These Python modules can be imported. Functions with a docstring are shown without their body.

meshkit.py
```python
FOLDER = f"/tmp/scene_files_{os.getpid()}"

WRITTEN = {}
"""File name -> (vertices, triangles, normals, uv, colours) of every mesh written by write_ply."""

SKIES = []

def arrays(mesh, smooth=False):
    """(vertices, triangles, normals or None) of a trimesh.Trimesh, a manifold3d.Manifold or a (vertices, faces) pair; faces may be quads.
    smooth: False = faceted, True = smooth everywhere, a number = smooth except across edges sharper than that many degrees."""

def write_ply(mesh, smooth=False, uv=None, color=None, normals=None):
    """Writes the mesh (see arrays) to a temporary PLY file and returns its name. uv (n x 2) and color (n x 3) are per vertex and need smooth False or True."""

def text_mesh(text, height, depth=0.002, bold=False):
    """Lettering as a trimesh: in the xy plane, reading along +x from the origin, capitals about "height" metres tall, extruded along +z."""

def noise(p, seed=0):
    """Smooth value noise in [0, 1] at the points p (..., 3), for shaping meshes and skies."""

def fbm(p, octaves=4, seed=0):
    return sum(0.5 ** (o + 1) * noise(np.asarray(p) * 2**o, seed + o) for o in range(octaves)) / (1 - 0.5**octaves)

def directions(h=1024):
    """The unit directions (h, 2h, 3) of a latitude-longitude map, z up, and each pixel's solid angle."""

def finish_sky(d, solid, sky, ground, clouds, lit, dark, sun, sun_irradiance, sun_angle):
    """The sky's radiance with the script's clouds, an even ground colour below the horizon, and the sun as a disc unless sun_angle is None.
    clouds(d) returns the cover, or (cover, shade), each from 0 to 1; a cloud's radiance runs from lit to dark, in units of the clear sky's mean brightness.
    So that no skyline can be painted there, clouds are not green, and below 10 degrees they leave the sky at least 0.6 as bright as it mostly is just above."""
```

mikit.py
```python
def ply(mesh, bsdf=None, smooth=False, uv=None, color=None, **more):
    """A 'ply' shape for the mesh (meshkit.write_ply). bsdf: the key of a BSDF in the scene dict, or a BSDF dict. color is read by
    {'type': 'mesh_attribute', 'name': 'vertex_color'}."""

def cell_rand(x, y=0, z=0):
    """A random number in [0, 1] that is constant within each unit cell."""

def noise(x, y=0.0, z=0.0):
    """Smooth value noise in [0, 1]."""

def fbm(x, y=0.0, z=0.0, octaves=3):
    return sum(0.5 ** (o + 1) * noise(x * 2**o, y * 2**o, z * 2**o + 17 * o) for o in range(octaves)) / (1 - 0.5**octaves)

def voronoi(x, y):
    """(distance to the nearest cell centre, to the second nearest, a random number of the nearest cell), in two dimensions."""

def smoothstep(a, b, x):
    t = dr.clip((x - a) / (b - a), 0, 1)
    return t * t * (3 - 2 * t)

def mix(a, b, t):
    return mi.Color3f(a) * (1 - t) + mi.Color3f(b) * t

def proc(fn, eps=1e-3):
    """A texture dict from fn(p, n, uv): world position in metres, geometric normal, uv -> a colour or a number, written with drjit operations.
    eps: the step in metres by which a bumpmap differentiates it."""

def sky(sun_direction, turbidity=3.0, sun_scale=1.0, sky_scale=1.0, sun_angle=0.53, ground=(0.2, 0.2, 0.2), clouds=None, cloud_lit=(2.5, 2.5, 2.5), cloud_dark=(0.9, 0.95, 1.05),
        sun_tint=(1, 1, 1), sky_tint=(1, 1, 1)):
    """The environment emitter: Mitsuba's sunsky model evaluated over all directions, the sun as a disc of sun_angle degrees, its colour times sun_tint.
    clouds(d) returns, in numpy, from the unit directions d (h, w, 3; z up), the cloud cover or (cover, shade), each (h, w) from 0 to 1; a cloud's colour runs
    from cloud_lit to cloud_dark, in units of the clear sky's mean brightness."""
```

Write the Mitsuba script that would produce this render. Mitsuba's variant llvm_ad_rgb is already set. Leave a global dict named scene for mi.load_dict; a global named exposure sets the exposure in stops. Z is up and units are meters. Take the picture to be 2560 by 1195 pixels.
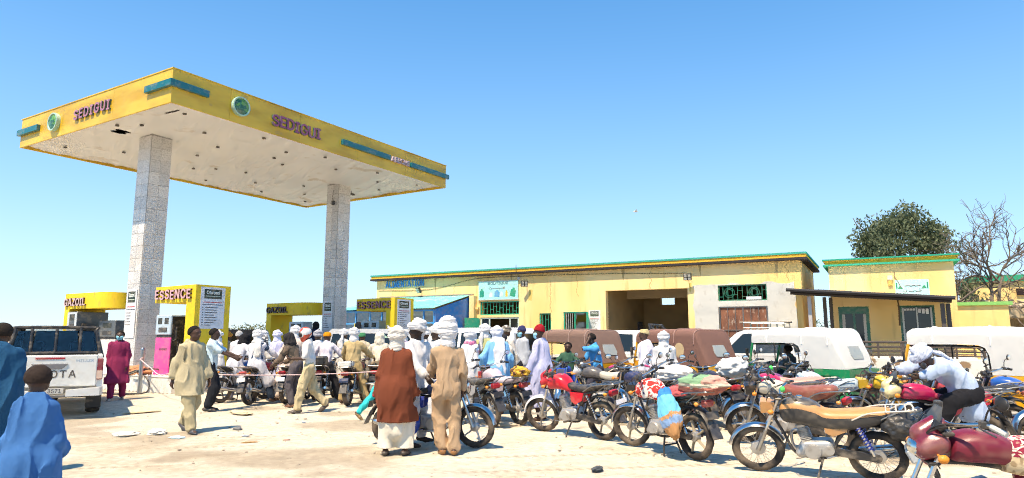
import math, random
import numpy as np
import trimesh
import manifold3d as m3
import shapely
from shapely.geometry import Polygon, box as sbox
import drjit as dr
import mitsuba as mi
import mikit, meshkit
from mikit import proc, fbm, noise, voronoi, cell_rand, smoothstep, mix

T4 = mi.ScalarTransform4f
scene, labels, place = {'type': 'scene'}, {}, {}

# ---------------------------------------------------------------- camera, sky, exposure
EYE, PITCH = 1.6, 0.145
scene['camera'] = {'type': 'perspective', 'fov': 75.03, 'fov_axis': 'x', 'near_clip': 0.05, 'far_clip': 5000.0,
                   'to_world': T4().look_at(origin=[0, 0, EYE], target=[0, math.cos(PITCH), EYE + math.sin(PITCH)], up=[0, 0, 1])}
SUN = (-0.2425, -0.42, 0.875)
def dust_haze(d):
    """pale desert haze: a smooth veil that thickens evenly towards the horizon, all round"""
    e = np.degrees(np.arcsin(np.clip(d[..., 2], 0, 1)))
    veil = 0.74 * np.exp(-e / 12.0) + 0.03 * np.exp(-e / 30.0)
    return veil * (0.94 + 0.12 * meshkit.fbm(d * [3.0, 3.0, 9.0], 3, 5)), 0.0
scene['sky'] = mikit.sky(SUN, turbidity=2.6, ground=(0.36, 0.30, 0.22), sun_scale=1.5, sky_tint=(0.36, 1.38, 1.86), sun_tint=(1.0, 0.97, 0.9), clouds=dust_haze, cloud_lit=(2.55, 2.55, 2.42))
labels['sky'] = {'kind': 'structure'}
exposure = 1.75

# ---------------------------------------------------------------- materials
PALETTE, _pal, _palarr = [], {}, []
def colour_index(c):
    """every plain colour of the scene has a number; a mesh carries it in its u coordinate, and shading of dye or dust (1 = none) in v"""
    c = tuple(round(float(x), 4) for x in c)
    if c not in _pal: _pal[c] = len(PALETTE); PALETTE.append(c)
    return _pal[c]
def plain(p, n, uv):
    if not _palarr: _palarr.append([mi.Float(np.array(PALETTE)[:, k].copy()) for k in range(3)])
    i = mi.UInt32(dr.clip(uv.x, 0, len(PALETTE) - 1 + 0.6))
    return mi.Color3f(*[dr.gather(mi.Float, a, i) for a in _palarr[0]]) * uv.y
def dusty(amount, tone=(0.46, 0.37, 0.26), k=7.0):
    def f(p, n, uv):
        t = smoothstep(0.42, 0.8, noise(p.x * k, p.y * k, p.z * k) * 0.6 + noise(p.x * k * 3.1, p.y * k * 3.1, p.z * k * 3.1) * 0.4)
        return mix(plain(p, n, uv), tone, t * amount)
    return f
def vcol(name, rough, metallic=0.0, dust=0.0, bump=None, **k):
    b = {'type': 'principled', 'base_color': proc(dusty(dust) if dust else plain), 'roughness': rough, 'metallic': metallic, **k}
    if bump: b = {'type': 'bumpmap', 'arbitrary': proc(bump, eps=0.004), 'bsdf': b}
    scene[name] = {'type': 'twosided', 'bsdf': b}
vcol('paint', 0.28, dust=0.22, clearcoat=0.5, clearcoat_gloss=0.9)
vcol('plastic', 0.45, dust=0.25)
vcol('matte', 0.9, specular=0.25)
vcol('metal', 0.38, 1.0, dust=0.4)
vcol('chrome', 0.16, 1.0, dust=0.3)
vcol('skin', 0.5, specular=0.4)
vcol('leather', 0.42, dust=0.2, specular=0.5)
vcol('cloth', 0.95, bump=lambda p, n, uv: noise(p.x * 24, p.y * 24, p.z * 7) * 0.007 + noise(p.x * 60, p.y * 60, p.z * 30) * 0.003, specular=0.15, sheen=0.3)
def pmat(name, fn, rough=0.85, bump=None, eps=0.004, **k):
    b = {'type': 'principled', 'base_color': proc(fn), 'roughness': rough, **k}
    if bump is not None:
        b = {'type': 'bumpmap', 'arbitrary': proc(bump, eps=eps), 'bsdf': b}
    scene[name] = {'type': 'twosided', 'bsdf': b}
C3 = mi.Color3f
def two(a, b, t):
    return mix(a, b, t)

def f_ground(p, n, uv):
    big = fbm(p.x * 0.16, p.y * 0.16, 0, 4)
    mid = fbm(p.x * 0.8, p.y * 1.3, 3, 4)
    fine = fbm(p.x * 14, p.y * 14, 7, 3)
    c = mix((0.325, 0.275, 0.20), (0.415, 0.37, 0.295), smoothstep(0.36, 0.60, big * 0.5 + mid * 0.5))
    a, _, r = voronoi(p.x * 5.5, p.y * 5.5)
    peb = smoothstep(0.10, 0.05, a) * dr.select(r > 0.86, 1.0, 0.0)
    c = c * (0.76 + 0.48 * fine)
    oil = smoothstep(0.64, 0.76, fbm(p.x * 0.55 + 9, p.y * 0.55, 5, 3))
    c = mix(c, (0.17, 0.13, 0.085), oil * 0.55)
    w = p.y - 0.16 * p.x + 0.7 * noise(p.x * 0.22, 2, 0)                    # wheel tracks crossing the yard
    d = w - 7.1; e = dr.abs(dr.abs(d - 2.4 * dr.floor(d / 2.4) - 1.2) - 0.72)
    tread = 0.55 + 0.45 * dr.sin(p.x * 46 + p.y * 20)
    tr = smoothstep(0.085, 0.04, e) * tread * smoothstep(0.42, 0.62, noise(p.x * 0.45, p.y * 0.45, 1)) * smoothstep(15.0, 13.0, p.y)
    c = mix(c, (0.20, 0.16, 0.11), tr * 0.6)
    return mix(c, (0.20, 0.165, 0.13), peb * 0.8)
def b_ground(p, n, uv):
    a, _, r = voronoi(p.x * 5.5, p.y * 5.5)
    peb = smoothstep(0.12, 0.03, a) * dr.select(r > 0.82, 1.0, 0.0)
    return fbm(p.x * 1.6, p.y * 1.6, 0, 3) * 0.06 + fbm(p.x * 12, p.y * 12, 1, 3) * 0.016 + peb * 0.012 + noise(p.x * 90, p.y * 90, 0) * 0.0015
pmat('ground_sand', f_ground, 0.97, b_ground, eps=0.006, specular=0.1)

def f_plaster(p, n, uv):
    s = fbm(p.x * 0.7, p.y * 0.7, p.z * 0.25, 4)
    st = fbm(p.x * 6, p.y * 6, p.z * 0.5, 3)
    c = mix((0.80, 0.565, 0.22), (0.86, 0.655, 0.325), smoothstep(0.3, 0.7, s))
    c = mix(c, (0.56, 0.41, 0.17), smoothstep(0.58, 0.78, st) * 0.5)
    return mix(c, (0.55, 0.42, 0.24), smoothstep(0.7, 0.1, p.z) * 0.5)
pmat('plaster_yellow', f_plaster, 0.9, lambda p, n, uv: fbm(p.x * 9, p.y * 9, p.z * 9, 4) * 0.006, specular=0.2)

def f_gold(p, n, uv):
    s = fbm(p.x * 0.8, p.y * 0.8, p.z * 2.2, 4)
    c = mix((0.52, 0.31, 0.012), (0.68, 0.45, 0.035), smoothstep(0.3, 0.7, s))
    return mix(c, (0.40, 0.27, 0.08), smoothstep(0.68, 0.85, fbm(p.x * 3, p.y * 3, p.z * 5, 3)) * 0.55)
pmat('sheet_gold', f_gold, 0.33, lambda p, n, uv: fbm(p.x * 1.1, p.y * 1.1, p.z * 1.6, 3) * 0.05, specular=0.5, eps=0.01)
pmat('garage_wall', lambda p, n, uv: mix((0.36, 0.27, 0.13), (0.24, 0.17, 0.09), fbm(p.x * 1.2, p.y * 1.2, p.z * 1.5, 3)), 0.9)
pmat('render_gold', lambda p, n, uv: mix(mix((0.72, 0.48, 0.01), (0.84, 0.60, 0.02), fbm(p.x * 2, p.y * 2, p.z * 2, 3)), (0.35, 0.25, 0.08), smoothstep(0.64, 0.8, fbm(p.x * 9, p.y * 9, p.z * 3, 3)) * 0.5), 0.6,
     lambda p, n, uv: fbm(p.x * 12, p.y * 12, p.z * 12, 3) * 0.004)

def f_soffit(p, n, uv):
    c = mix((0.66, 0.66, 0.66), (0.74, 0.74, 0.74), fbm(p.x * 0.6, p.y * 0.6, 0, 3))
    return mix(c, (0.5, 0.40, 0.28), smoothstep(0.66, 0.82, fbm(p.x * 1.3 + 4, p.y * 1.3, 0, 4)) * 0.6)
pmat('soffit_sheet', f_soffit, 0.5, lambda p, n, uv: fbm(p.x * 2.5, p.y * 2.5, 0, 3) * 0.02, eps=0.01)

def f_granite(base, dark):
    def f(p, n, uv):
        q = noise(p.x * 70, p.y * 70, p.z * 70) * 0.5 + noise(p.x * 34, p.y * 34, p.z * 34) * 0.5
        c = mix(base, dark, smoothstep(0.50, 0.66, q))
        return mix(c, (0.50, 0.42, 0.33), smoothstep(0.55, 0.8, fbm(p.x * 2, p.y * 2, p.z, 3)) * 0.4)
    return f
GRANITES = []
for i, (a, b) in enumerate([((0.62, 0.61, 0.60), (0.42, 0.41, 0.40)), ((0.57, 0.56, 0.55), (0.37, 0.36, 0.35)), ((0.67, 0.66, 0.64), (0.46, 0.44, 0.43))]):
    pmat(f'granite_{i}', f_granite(a, b), 0.3); GRANITES.append(f'granite_{i}')

def f_patch(p, n, uv):
    c = mix((0.44, 0.45, 0.44), (0.62, 0.62, 0.58), fbm(p.x * 1.3, p.y * 1.3, p.z * 2.2, 4))
    return mix(c, (0.36, 0.33, 0.28), smoothstep(0.6, 0.8, fbm(p.x * 5, p.y * 5, p.z * 3, 3)) * 0.4)
pmat('cement_patch', f_patch, 0.95, lambda p, n, uv: fbm(p.x * 8, p.y * 8, p.z * 8, 4) * 0.012)

def f_rust(p, n, uv):
    r = fbm(p.x * 3, p.y * 3, p.z * 1.4, 4)
    c = mix((0.10, 0.045, 0.03), (0.22, 0.09, 0.05), smoothstep(0.3, 0.7, r))
    return mix(c, (0.40, 0.30, 0.24), smoothstep(0.62, 0.75, fbm(p.x * 14, p.y * 14, p.z * 4, 3)) * 0.7)
pmat('rust_sheet', f_rust, 0.75, lambda p, n, uv: fbm(p.x * 12, p.y * 12, p.z * 12, 3) * 0.004)

def f_worn(base, chip, k=6.0, lo=0.58, hi=0.68):
    return lambda p, n, uv: mix(C3(base) * (0.85 + 0.3 * fbm(p.x * 2, p.y * 2, p.z * 2, 3)), chip, smoothstep(lo, hi, fbm(p.x * k, p.y * k, p.z * k, 4)))
pmat('worn_white', f_worn((0.74, 0.74, 0.69), (0.30, 0.20, 0.12), 5.0), 0.5)
pmat('teal_roof', f_worn((0.20, 0.60, 0.58), (0.42, 0.55, 0.50), 3.0, 0.5, 0.8), 0.55)
pmat('thatch', lambda p, n, uv: mix((0.35, 0.27, 0.16), (0.62, 0.53, 0.38), noise(p.x * 60, p.y * 60, p.z * 9)), 1.0, lambda p, n, uv: noise(p.x * 60, p.y * 60, p.z * 9) * 0.02)
pmat('bark', lambda p, n, uv: mix((0.10, 0.075, 0.055), (0.22, 0.18, 0.15), fbm(p.x * 9, p.y * 9, p.z * 3, 3)), 1.0, lambda p, n, uv: fbm(p.x * 30, p.y * 30, p.z * 8, 3) * 0.01)
def f_scroll(base, ink, third, k):
    def f(p, n, uv):
        q = p + (noise(p.x * k * 0.7, p.y * k * 0.7, p.z * k * 0.7) - 0.5) * (1.6 / k)
        a = dr.abs(fbm(q.x * k, q.y * k + 3, q.z * k, 2) - 0.5); b = noise(q.x * k * 1.7 + 9, q.y * k * 1.7, q.z * k * 1.7)
        c = mix(base, ink, smoothstep(0.075, 0.05, a)); return mix(c, third, smoothstep(0.74, 0.78, b))
    return f
pmat('scroll_cloth', f_scroll((0.52, 0.035, 0.03), (0.74, 0.70, 0.66), (0.70, 0.66, 0.60), 15.0), 0.9)
pmat('floral_blanket', f_scroll((0.24, 0.02, 0.045), (0.64, 0.56, 0.47), (0.62, 0.50, 0.36), 24.0), 0.95, lambda p, n, uv: noise(p.x * 160, p.y * 160, p.z * 160) * 0.004)
pmat('woven_blanket', lambda p, n, uv: mix((0.58, 0.47, 0.30), (0.30, 0.20, 0.11), smoothstep(0.55, 0.7, noise(p.x * 55, p.y * 55, p.z * 22)) * 0.8), 0.95, lambda p, n, uv: noise(p.x * 160, p.y * 160, p.z * 160) * 0.005)
pmat('quilted_vinyl', lambda p, n, uv: mix((0.36, 0.47, 0.56), (0.56, 0.66, 0.73), smoothstep(0.35, 0.6, noise(p.x * 34, p.y * 34, p.z * 34))), 0.45)
scene['leaf'] = {'type': 'principledthin', 'base_color': proc(plain), 'roughness': 0.5, 'diff_trans': 0.6, 'spec_trans': 0.0}
scene['glass_pane'] = {'type': 'thindielectric', 'int_ior': 1.5}
scene['smoked_glass'] = {'type': 'thindielectric', 'int_ior': 1.5, 'specular_transmittance': {'type': 'rgb', 'value': [0.13, 0.15, 0.15]}}
scene['tinted_glass'] = {'type': 'twosided', 'bsdf': {'type': 'principled', 'base_color': {'type': 'rgb', 'value': [0.015, 0.02, 0.022]}, 'roughness': 0.06, 'specular': 0.6}}
def f_tyre(p, n, uv):
    return mix((0.022, 0.02, 0.02), (0.22, 0.17, 0.12), smoothstep(0.35, 0.75, fbm(p.x * 6, p.y * 6, p.z * 6, 4)) * 0.75)
pmat('tyre_rubber', f_tyre, 0.9)
def f_grime(p, n, uv):
    return mix((0.03, 0.03, 0.032), (0.30, 0.25, 0.19), smoothstep(0.45, 0.8, fbm(p.x * 11, p.y * 11, p.z * 11, 4)) * 0.55)
pmat('grimy_black', f_grime, 0.5)
pmat('cast_alloy', lambda p, n, uv: mix((0.50, 0.49, 0.47), (0.22, 0.18, 0.14), smoothstep(0.45, 0.8, fbm(p.x * 12, p.y * 12, p.z * 12, 4)) * 0.75), 0.42, None, metallic=0.6)

# ---------------------------------------------------------------- helpers
rng = np.random.default_rng(7)
I4 = np.eye(4)
def rot(axis, deg):
    a = math.radians(deg); c, s = math.cos(a), math.sin(a); m = np.eye(4)
    i, j = {'x': (1, 2), 'y': (2, 0), 'z': (0, 1)}[axis]
    m[i, i] = c; m[i, j] = -s; m[j, i] = s; m[j, j] = c
    return m
def tr(x, y=0.0, z=0.0):
    m = np.eye(4); m[:3, 3] = (x, y, z); return m
def scl(x, y=None, z=None):
    return np.diag([x, x if y is None else y, x if z is None else z, 1.0])
def frame(ox, oy, dx, dy, oz=0.0):
    """x axis along (dx, dy), y axis 90 degrees to its left"""
    l = math.hypot(dx, dy); m = np.eye(4); m[:2, 0] = (dx / l, dy / l); m[:2, 1] = (-dy / l, dx / l); m[:3, 3] = (ox, oy, oz); return m

def numbered(k):
    if k not in scene and k not in place: return k
    i = 1
    while f'{k}_{i:03d}' in scene or f'{k}_{i:03d}' in place: i += 1
    return f'{k}_{i:03d}'
def thing(name, label, cat, M=I4, group=None):
    k = numbered(name); place[k] = np.array(M); labels[k] = {'label': label, 'category': cat}
    if group: labels[k]['group'] = group
    return k
_ply = {}
def as_tm(m):
    if isinstance(m, m3.Manifold):
        t = m.to_mesh(); return trimesh.Trimesh(t.vert_properties[:, :3], t.tri_verts, process=False)
    return m
def shape(mesh, mat, color=None, smooth=35):
    key = (id(mesh), mat, color if not callable(color) else id(color), smooth)
    if key not in _ply:
        v, f, n = meshkit.arrays(as_tm(mesh), smooth)
        uv = None
        if color is not None and not callable(color):
            uv = np.tile([colour_index(color) + 0.5, 1.0], (len(v), 1))
        elif color is not None:
            got = color(v); cols, dye = got if isinstance(got, tuple) else (got, None)
            cols = np.round(np.broadcast_to(np.asarray(cols, float), (len(v), 3)), 3); u, inv = np.unique(cols, axis=0, return_inverse=True); inv = inv.ravel()
            ids = np.array([colour_index(c) for c in u])
            dye = np.ones(len(v)) if dye is None else np.asarray(dye, float)
            if len(u) > 1:                                  # one colour to a face
                fi = ids[inv][f[:, 0]].repeat(3); q = f.ravel(); v, n, dye = v[q], (None if n is None else n[q]), dye[q]; f = np.arange(len(q)).reshape(-1, 3)
            else: fi = np.full(len(v), ids[0])
            uv = np.stack([fi + 0.5, dye], 1)
        path = meshkit.write_ply((v, f), False, uv, None, normals=n)
        _ply[key] = ({'type': 'ply', 'filename': path, 'face_normals': n is None, 'bsdf': {'type': 'ref', 'id': mat}}, mesh, color)
    return dict(_ply[key][0])
def add(parent, part, mesh, mat, color=None, smooth=35, M=None, label=None, kind=None):
    """a part of the thing (or part) parent"""
    k = numbered(f'{parent}__{part}')
    base = place[parent]
    place[k] = base if M is None else base @ M
    d = shape(mesh, mat, color, smooth); d['to_world'] = T4(place[k].tolist()); scene[k] = d
    if label or kind:
        labels[k] = {}
        if label: labels[k]['label'] = label
        if kind: labels[k]['kind'] = kind
    return k
def single(name, mesh, mat, color=None, smooth=35, M=I4, label=None, cat=None, group=None, kind=None):
    k = numbered(name); place[k] = np.array(M); d = shape(mesh, mat, color, smooth); d['to_world'] = T4(place[k].tolist()); scene[k] = d
    labels[k] = {a: b for a, b in (('label', label), ('category', cat), ('group', group), ('kind', kind)) if b}
    return k

def TM(v, f): return trimesh.Trimesh(np.asarray(v, float), np.asarray(f, int), process=False)
def cat(*ms): return trimesh.util.concatenate([as_tm(m) for m in ms])
def moved(m, M):
    m = as_tm(m).copy(); m.apply_transform(M); return m
def bx(x0, x1, y0, y1, z0, z1, b=0.0):
    if b <= 0:
        v = np.array([[x, y, z] for x in (x0, x1) for y in (y0, y1) for z in (z0, z1)], float)
        return TM(v, [[0, 1, 3], [0, 3, 2], [4, 6, 7], [4, 7, 5], [0, 4, 5], [0, 5, 1], [2, 3, 7], [2, 7, 6], [0, 2, 6], [0, 6, 4], [1, 5, 7], [1, 7, 3]])
    P = []
    for x, sx in ((x0, 1), (x1, -1)):
        for y, sy in ((y0, 1), (y1, -1)):
            for z, sz in ((z0, 1), (z1, -1)):
                P += [(x, y + sy * b, z + sz * b), (x + sx * b, y, z + sz * b), (x + sx * b, y + sy * b, z)]
    return as_tm(m3.Manifold.hull_points(np.array(P)))
def hull(pts): return as_tm(m3.Manifold.hull_points(np.asarray(pts, float)))
def tube(pts, r, n=8, caps=True):
    P = np.asarray(pts, float); k = len(P); R = np.broadcast_to(np.asarray(r, float), (k,))
    t = np.gradient(P, axis=0); t /= np.linalg.norm(t, axis=1, keepdims=True) + 1e-12
    u = np.cross(t[0], [0, 0, 1.0] if abs(t[0][2]) < 0.9 else [1.0, 0, 0]); rings = []
    a = np.arange(n) * 2 * np.pi / n
    for i in range(k):
        u = u - t[i] * (u @ t[i]); u /= np.linalg.norm(u) + 1e-12; w = np.cross(t[i], u)
        rings.append(P[i] + R[i] * (np.cos(a)[:, None] * u + np.sin(a)[:, None] * w))
    return loft(rings, caps)
def loft(rings, caps=True):
    n = len(rings[0]); k = len(rings); v = np.vstack(rings); f = []
    i = np.arange(n); j = (i + 1) % n
    F = [np.stack([i + a * n, j + a * n, j + (a + 1) * n], 1) for a in range(k - 1)] + [np.stack([i + a * n, j + (a + 1) * n, i + (a + 1) * n], 1) for a in range(k - 1)]
    if caps:
        v = np.vstack([v, rings[0].mean(0), rings[-1].mean(0)])
        F += [np.stack([j, i, np.full(n, k * n)], 1), np.stack([i + (k - 1) * n, j + (k - 1) * n, np.full(n, k * n + 1)], 1)]
    return TM(v, np.vstack(F))
def curve(pts, n=12):
    """smooth polyline through the points (Catmull-Rom)"""
    P = np.asarray(pts, float); P = np.vstack([2 * P[0] - P[1], P, 2 * P[-1] - P[-2]]); out = []
    for i in range(1, len(P) - 2):
        for t in np.linspace(0, 1, n, endpoint=False):
            a, b, c, d = P[i - 1:i + 3]
            out.append(0.5 * (2 * b + (c - a) * t + (2 * a - 5 * b + 4 * c - d) * t * t + (3 * b - a - 3 * c + d) * t ** 3))
    out.append(P[-2]); return np.array(out)
def lathe(prof, n=24, axis='z'):
    prof = np.asarray(prof, float); a = np.arange(n) * 2 * np.pi / n
    rings = [np.stack([r * np.cos(a), r * np.sin(a), np.full(n, z)], 1) for r, z in prof]
    closed = np.allclose(prof[0], prof[-1])
    m = loft(rings, caps=not closed)
    if axis == 'y': m.apply_transform(rot('x', 90))
    if axis == 'x': m.apply_transform(rot('y', 90))
    return m
def sell(cx, cy, cz, wy, wz, p=2.6, n=20, top=1.0, bot=1.0):
    """superellipse ring in a plane of constant x"""
    a = np.arange(n) * 2 * np.pi / n + np.pi / n; c, s = np.cos(a), np.sin(a)
    y = np.sign(c) * np.abs(c) ** (2 / p) * wy; z = np.sign(s) * np.abs(s) ** (2 / p) * wz
    y = y * np.where(z > 0, top, bot)
    return np.stack([np.full(n, cx), cy + y, cz + z], 1)
def ext(poly, h, z0=0.0):
    ms = []
    for g in getattr(poly, 'geoms', [poly]):
        if g.geom_type == 'Polygon' and g.area > 1e-7:
            m = trimesh.creation.extrude_polygon(g, h, engine='earcut'); m.apply_translation([0, 0, z0]); ms.append(m)
    return cat(*ms)
XZ = np.array([[1, 0, 0, 0], [0, 0, -1, 0], [0, 1, 0, 0], [0, 0, 0, 1.0]])     # polygon (x, z) extruded towards -y
def wallext(poly, y_front, thick):
    """polygon in (x, z) made a wall from y_front to y_front + thick"""
    m = ext(poly, thick); m.apply_transform(XZ); m.apply_translation([0, y_front + thick, 0]); return m
def text3(s, h, depth=0.002, bold=False, width=None):
    """lettering in the xz plane facing -y, centred on x, its foot on z = 0"""
    m = meshkit.text_mesh(s, h, depth, bold); x0, x1 = m.bounds[0][0], m.bounds[1][0]
    m.apply_translation([-(x0 + x1) / 2, 0, 0])
    if width: m.apply_scale([width / (x1 - x0), 1, 1])
    m.apply_transform(XZ); return m
def letters(parent, word, h, width, M, depth, mat, color, side=None):
    """each letter a part of its own, spread over the width; M: frame facing -y"""
    ms = [meshkit.text_mesh(c, h, depth, True) for c in word]
    ws = [m.bounds[1][0] - m.bounds[0][0] for m in ms]; gap = (width - sum(ws)) / max(1, len(word) - 1)
    if gap < 0.05 * h:
        k = (width - 0.12 * h * (len(word) - 1)) / sum(ws); gap = 0.12 * h
    else: k = 1.0
    x = -width / 2
    for c, m, w in zip(word, ms, ws):
        m.apply_translation([-m.bounds[0][0], 0, 0]); m.apply_scale([k, 1, 1]); m.apply_translation([x, 0, 0]); m.apply_transform(XZ); x += w * k + gap
        dz = 0.04 * h * math.sin(x * 37); q = add(parent, 'letter', m, mat, color, False, M @ tr(0, 0, dz))
        if side is not None: add(q, 'letter_side', moved(cat(m), tr(0, 0, 0)), mat, side, False, tr(0, depth + 0.001, 0))

# ---- smooth bodies: a signed distance field turned into one mesh
class Field:
    """groups of round cones, each group with its own blend radius; groups blended with k"""
    def __init__(s): s.g = []; s.cut = []; s.k = 0.015; s.fold = None
    def group(s, k): s.g.append((k, [])); return s
    def cone(s, a, b, ra, rb=None, flat=None, f=1.0):
        s.g[-1][1].append((np.asarray(a, float), np.asarray(b, float), ra, ra if rb is None else rb, None if flat is None else np.asarray(flat, float), f)); return s
    def ball(s, c, r, flat=None, f=1.0): return s.cone(c, c, r, r, flat, f)
    def __call__(s, p):
        out = None; X, Y, Z = (np.ascontiguousarray(p[:, i], dtype=np.float32) for i in range(3)); f4 = np.float32
        def smin(a, b, k):
            h = np.maximum(f4(k) - np.abs(a - b), 0); return np.minimum(a, b) - h * h * f4(0.25 / k)
        for k, prims in s.g:
            acc = None
            for a, b, ra, rb, w, f in prims:
                x, y, z = X - f4(a[0]), Y - f4(a[1]), Z - f4(a[2]); ab = b - a
                if w is not None:
                    t = (x * f4(w[0]) + y * f4(w[1]) + z * f4(w[2])) * f4(f - 1); x += t * f4(w[0]); y += t * f4(w[1]); z += t * f4(w[2]); ab = ab + (f - 1) * (ab @ w) * w
                l2 = ab @ ab
                if l2 < 1e-12: d = np.sqrt(x * x + y * y + z * z) - f4(ra)
                else:
                    t = (x * f4(ab[0] / l2) + y * f4(ab[1] / l2) + z * f4(ab[2] / l2)); np.clip(t, 0, 1, out=t)
                    x -= t * f4(ab[0]); y -= t * f4(ab[1]); z -= t * f4(ab[2]); x *= x; y *= y; z *= z; x += y; x += z
                    d = np.sqrt(x, out=x); d -= f4(ra); d -= t * f4(rb - ra)
                if w is not None and f > 1: d *= f4(1 / (1 + 0.5 * (f - 1)))
                acc = d if acc is None else smin(acc, d, k)
            out = acc if out is None else smin(out, acc, s.k)
        if s.fold is not None: out = out + s.fold(p)
        for c in s.cut:
            h = (p - c[0]) @ np.asarray(c[1], float); out = np.maximum(out, h if len(c) < 3 else np.minimum(h, c[2] - np.linalg.norm(p - c[0], axis=1)))
        return out
    def bounds(s):
        lo, hi = np.full(3, 9e9), np.full(3, -9e9)
        for _, prims in s.g:
            for a, b, ra, rb, w, f in prims:
                r = max(ra, rb) + 0.09
                lo = np.minimum(lo, np.minimum(a, b) - r); hi = np.maximum(hi, np.maximum(a, b) + r)
        return lo, hi
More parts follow.
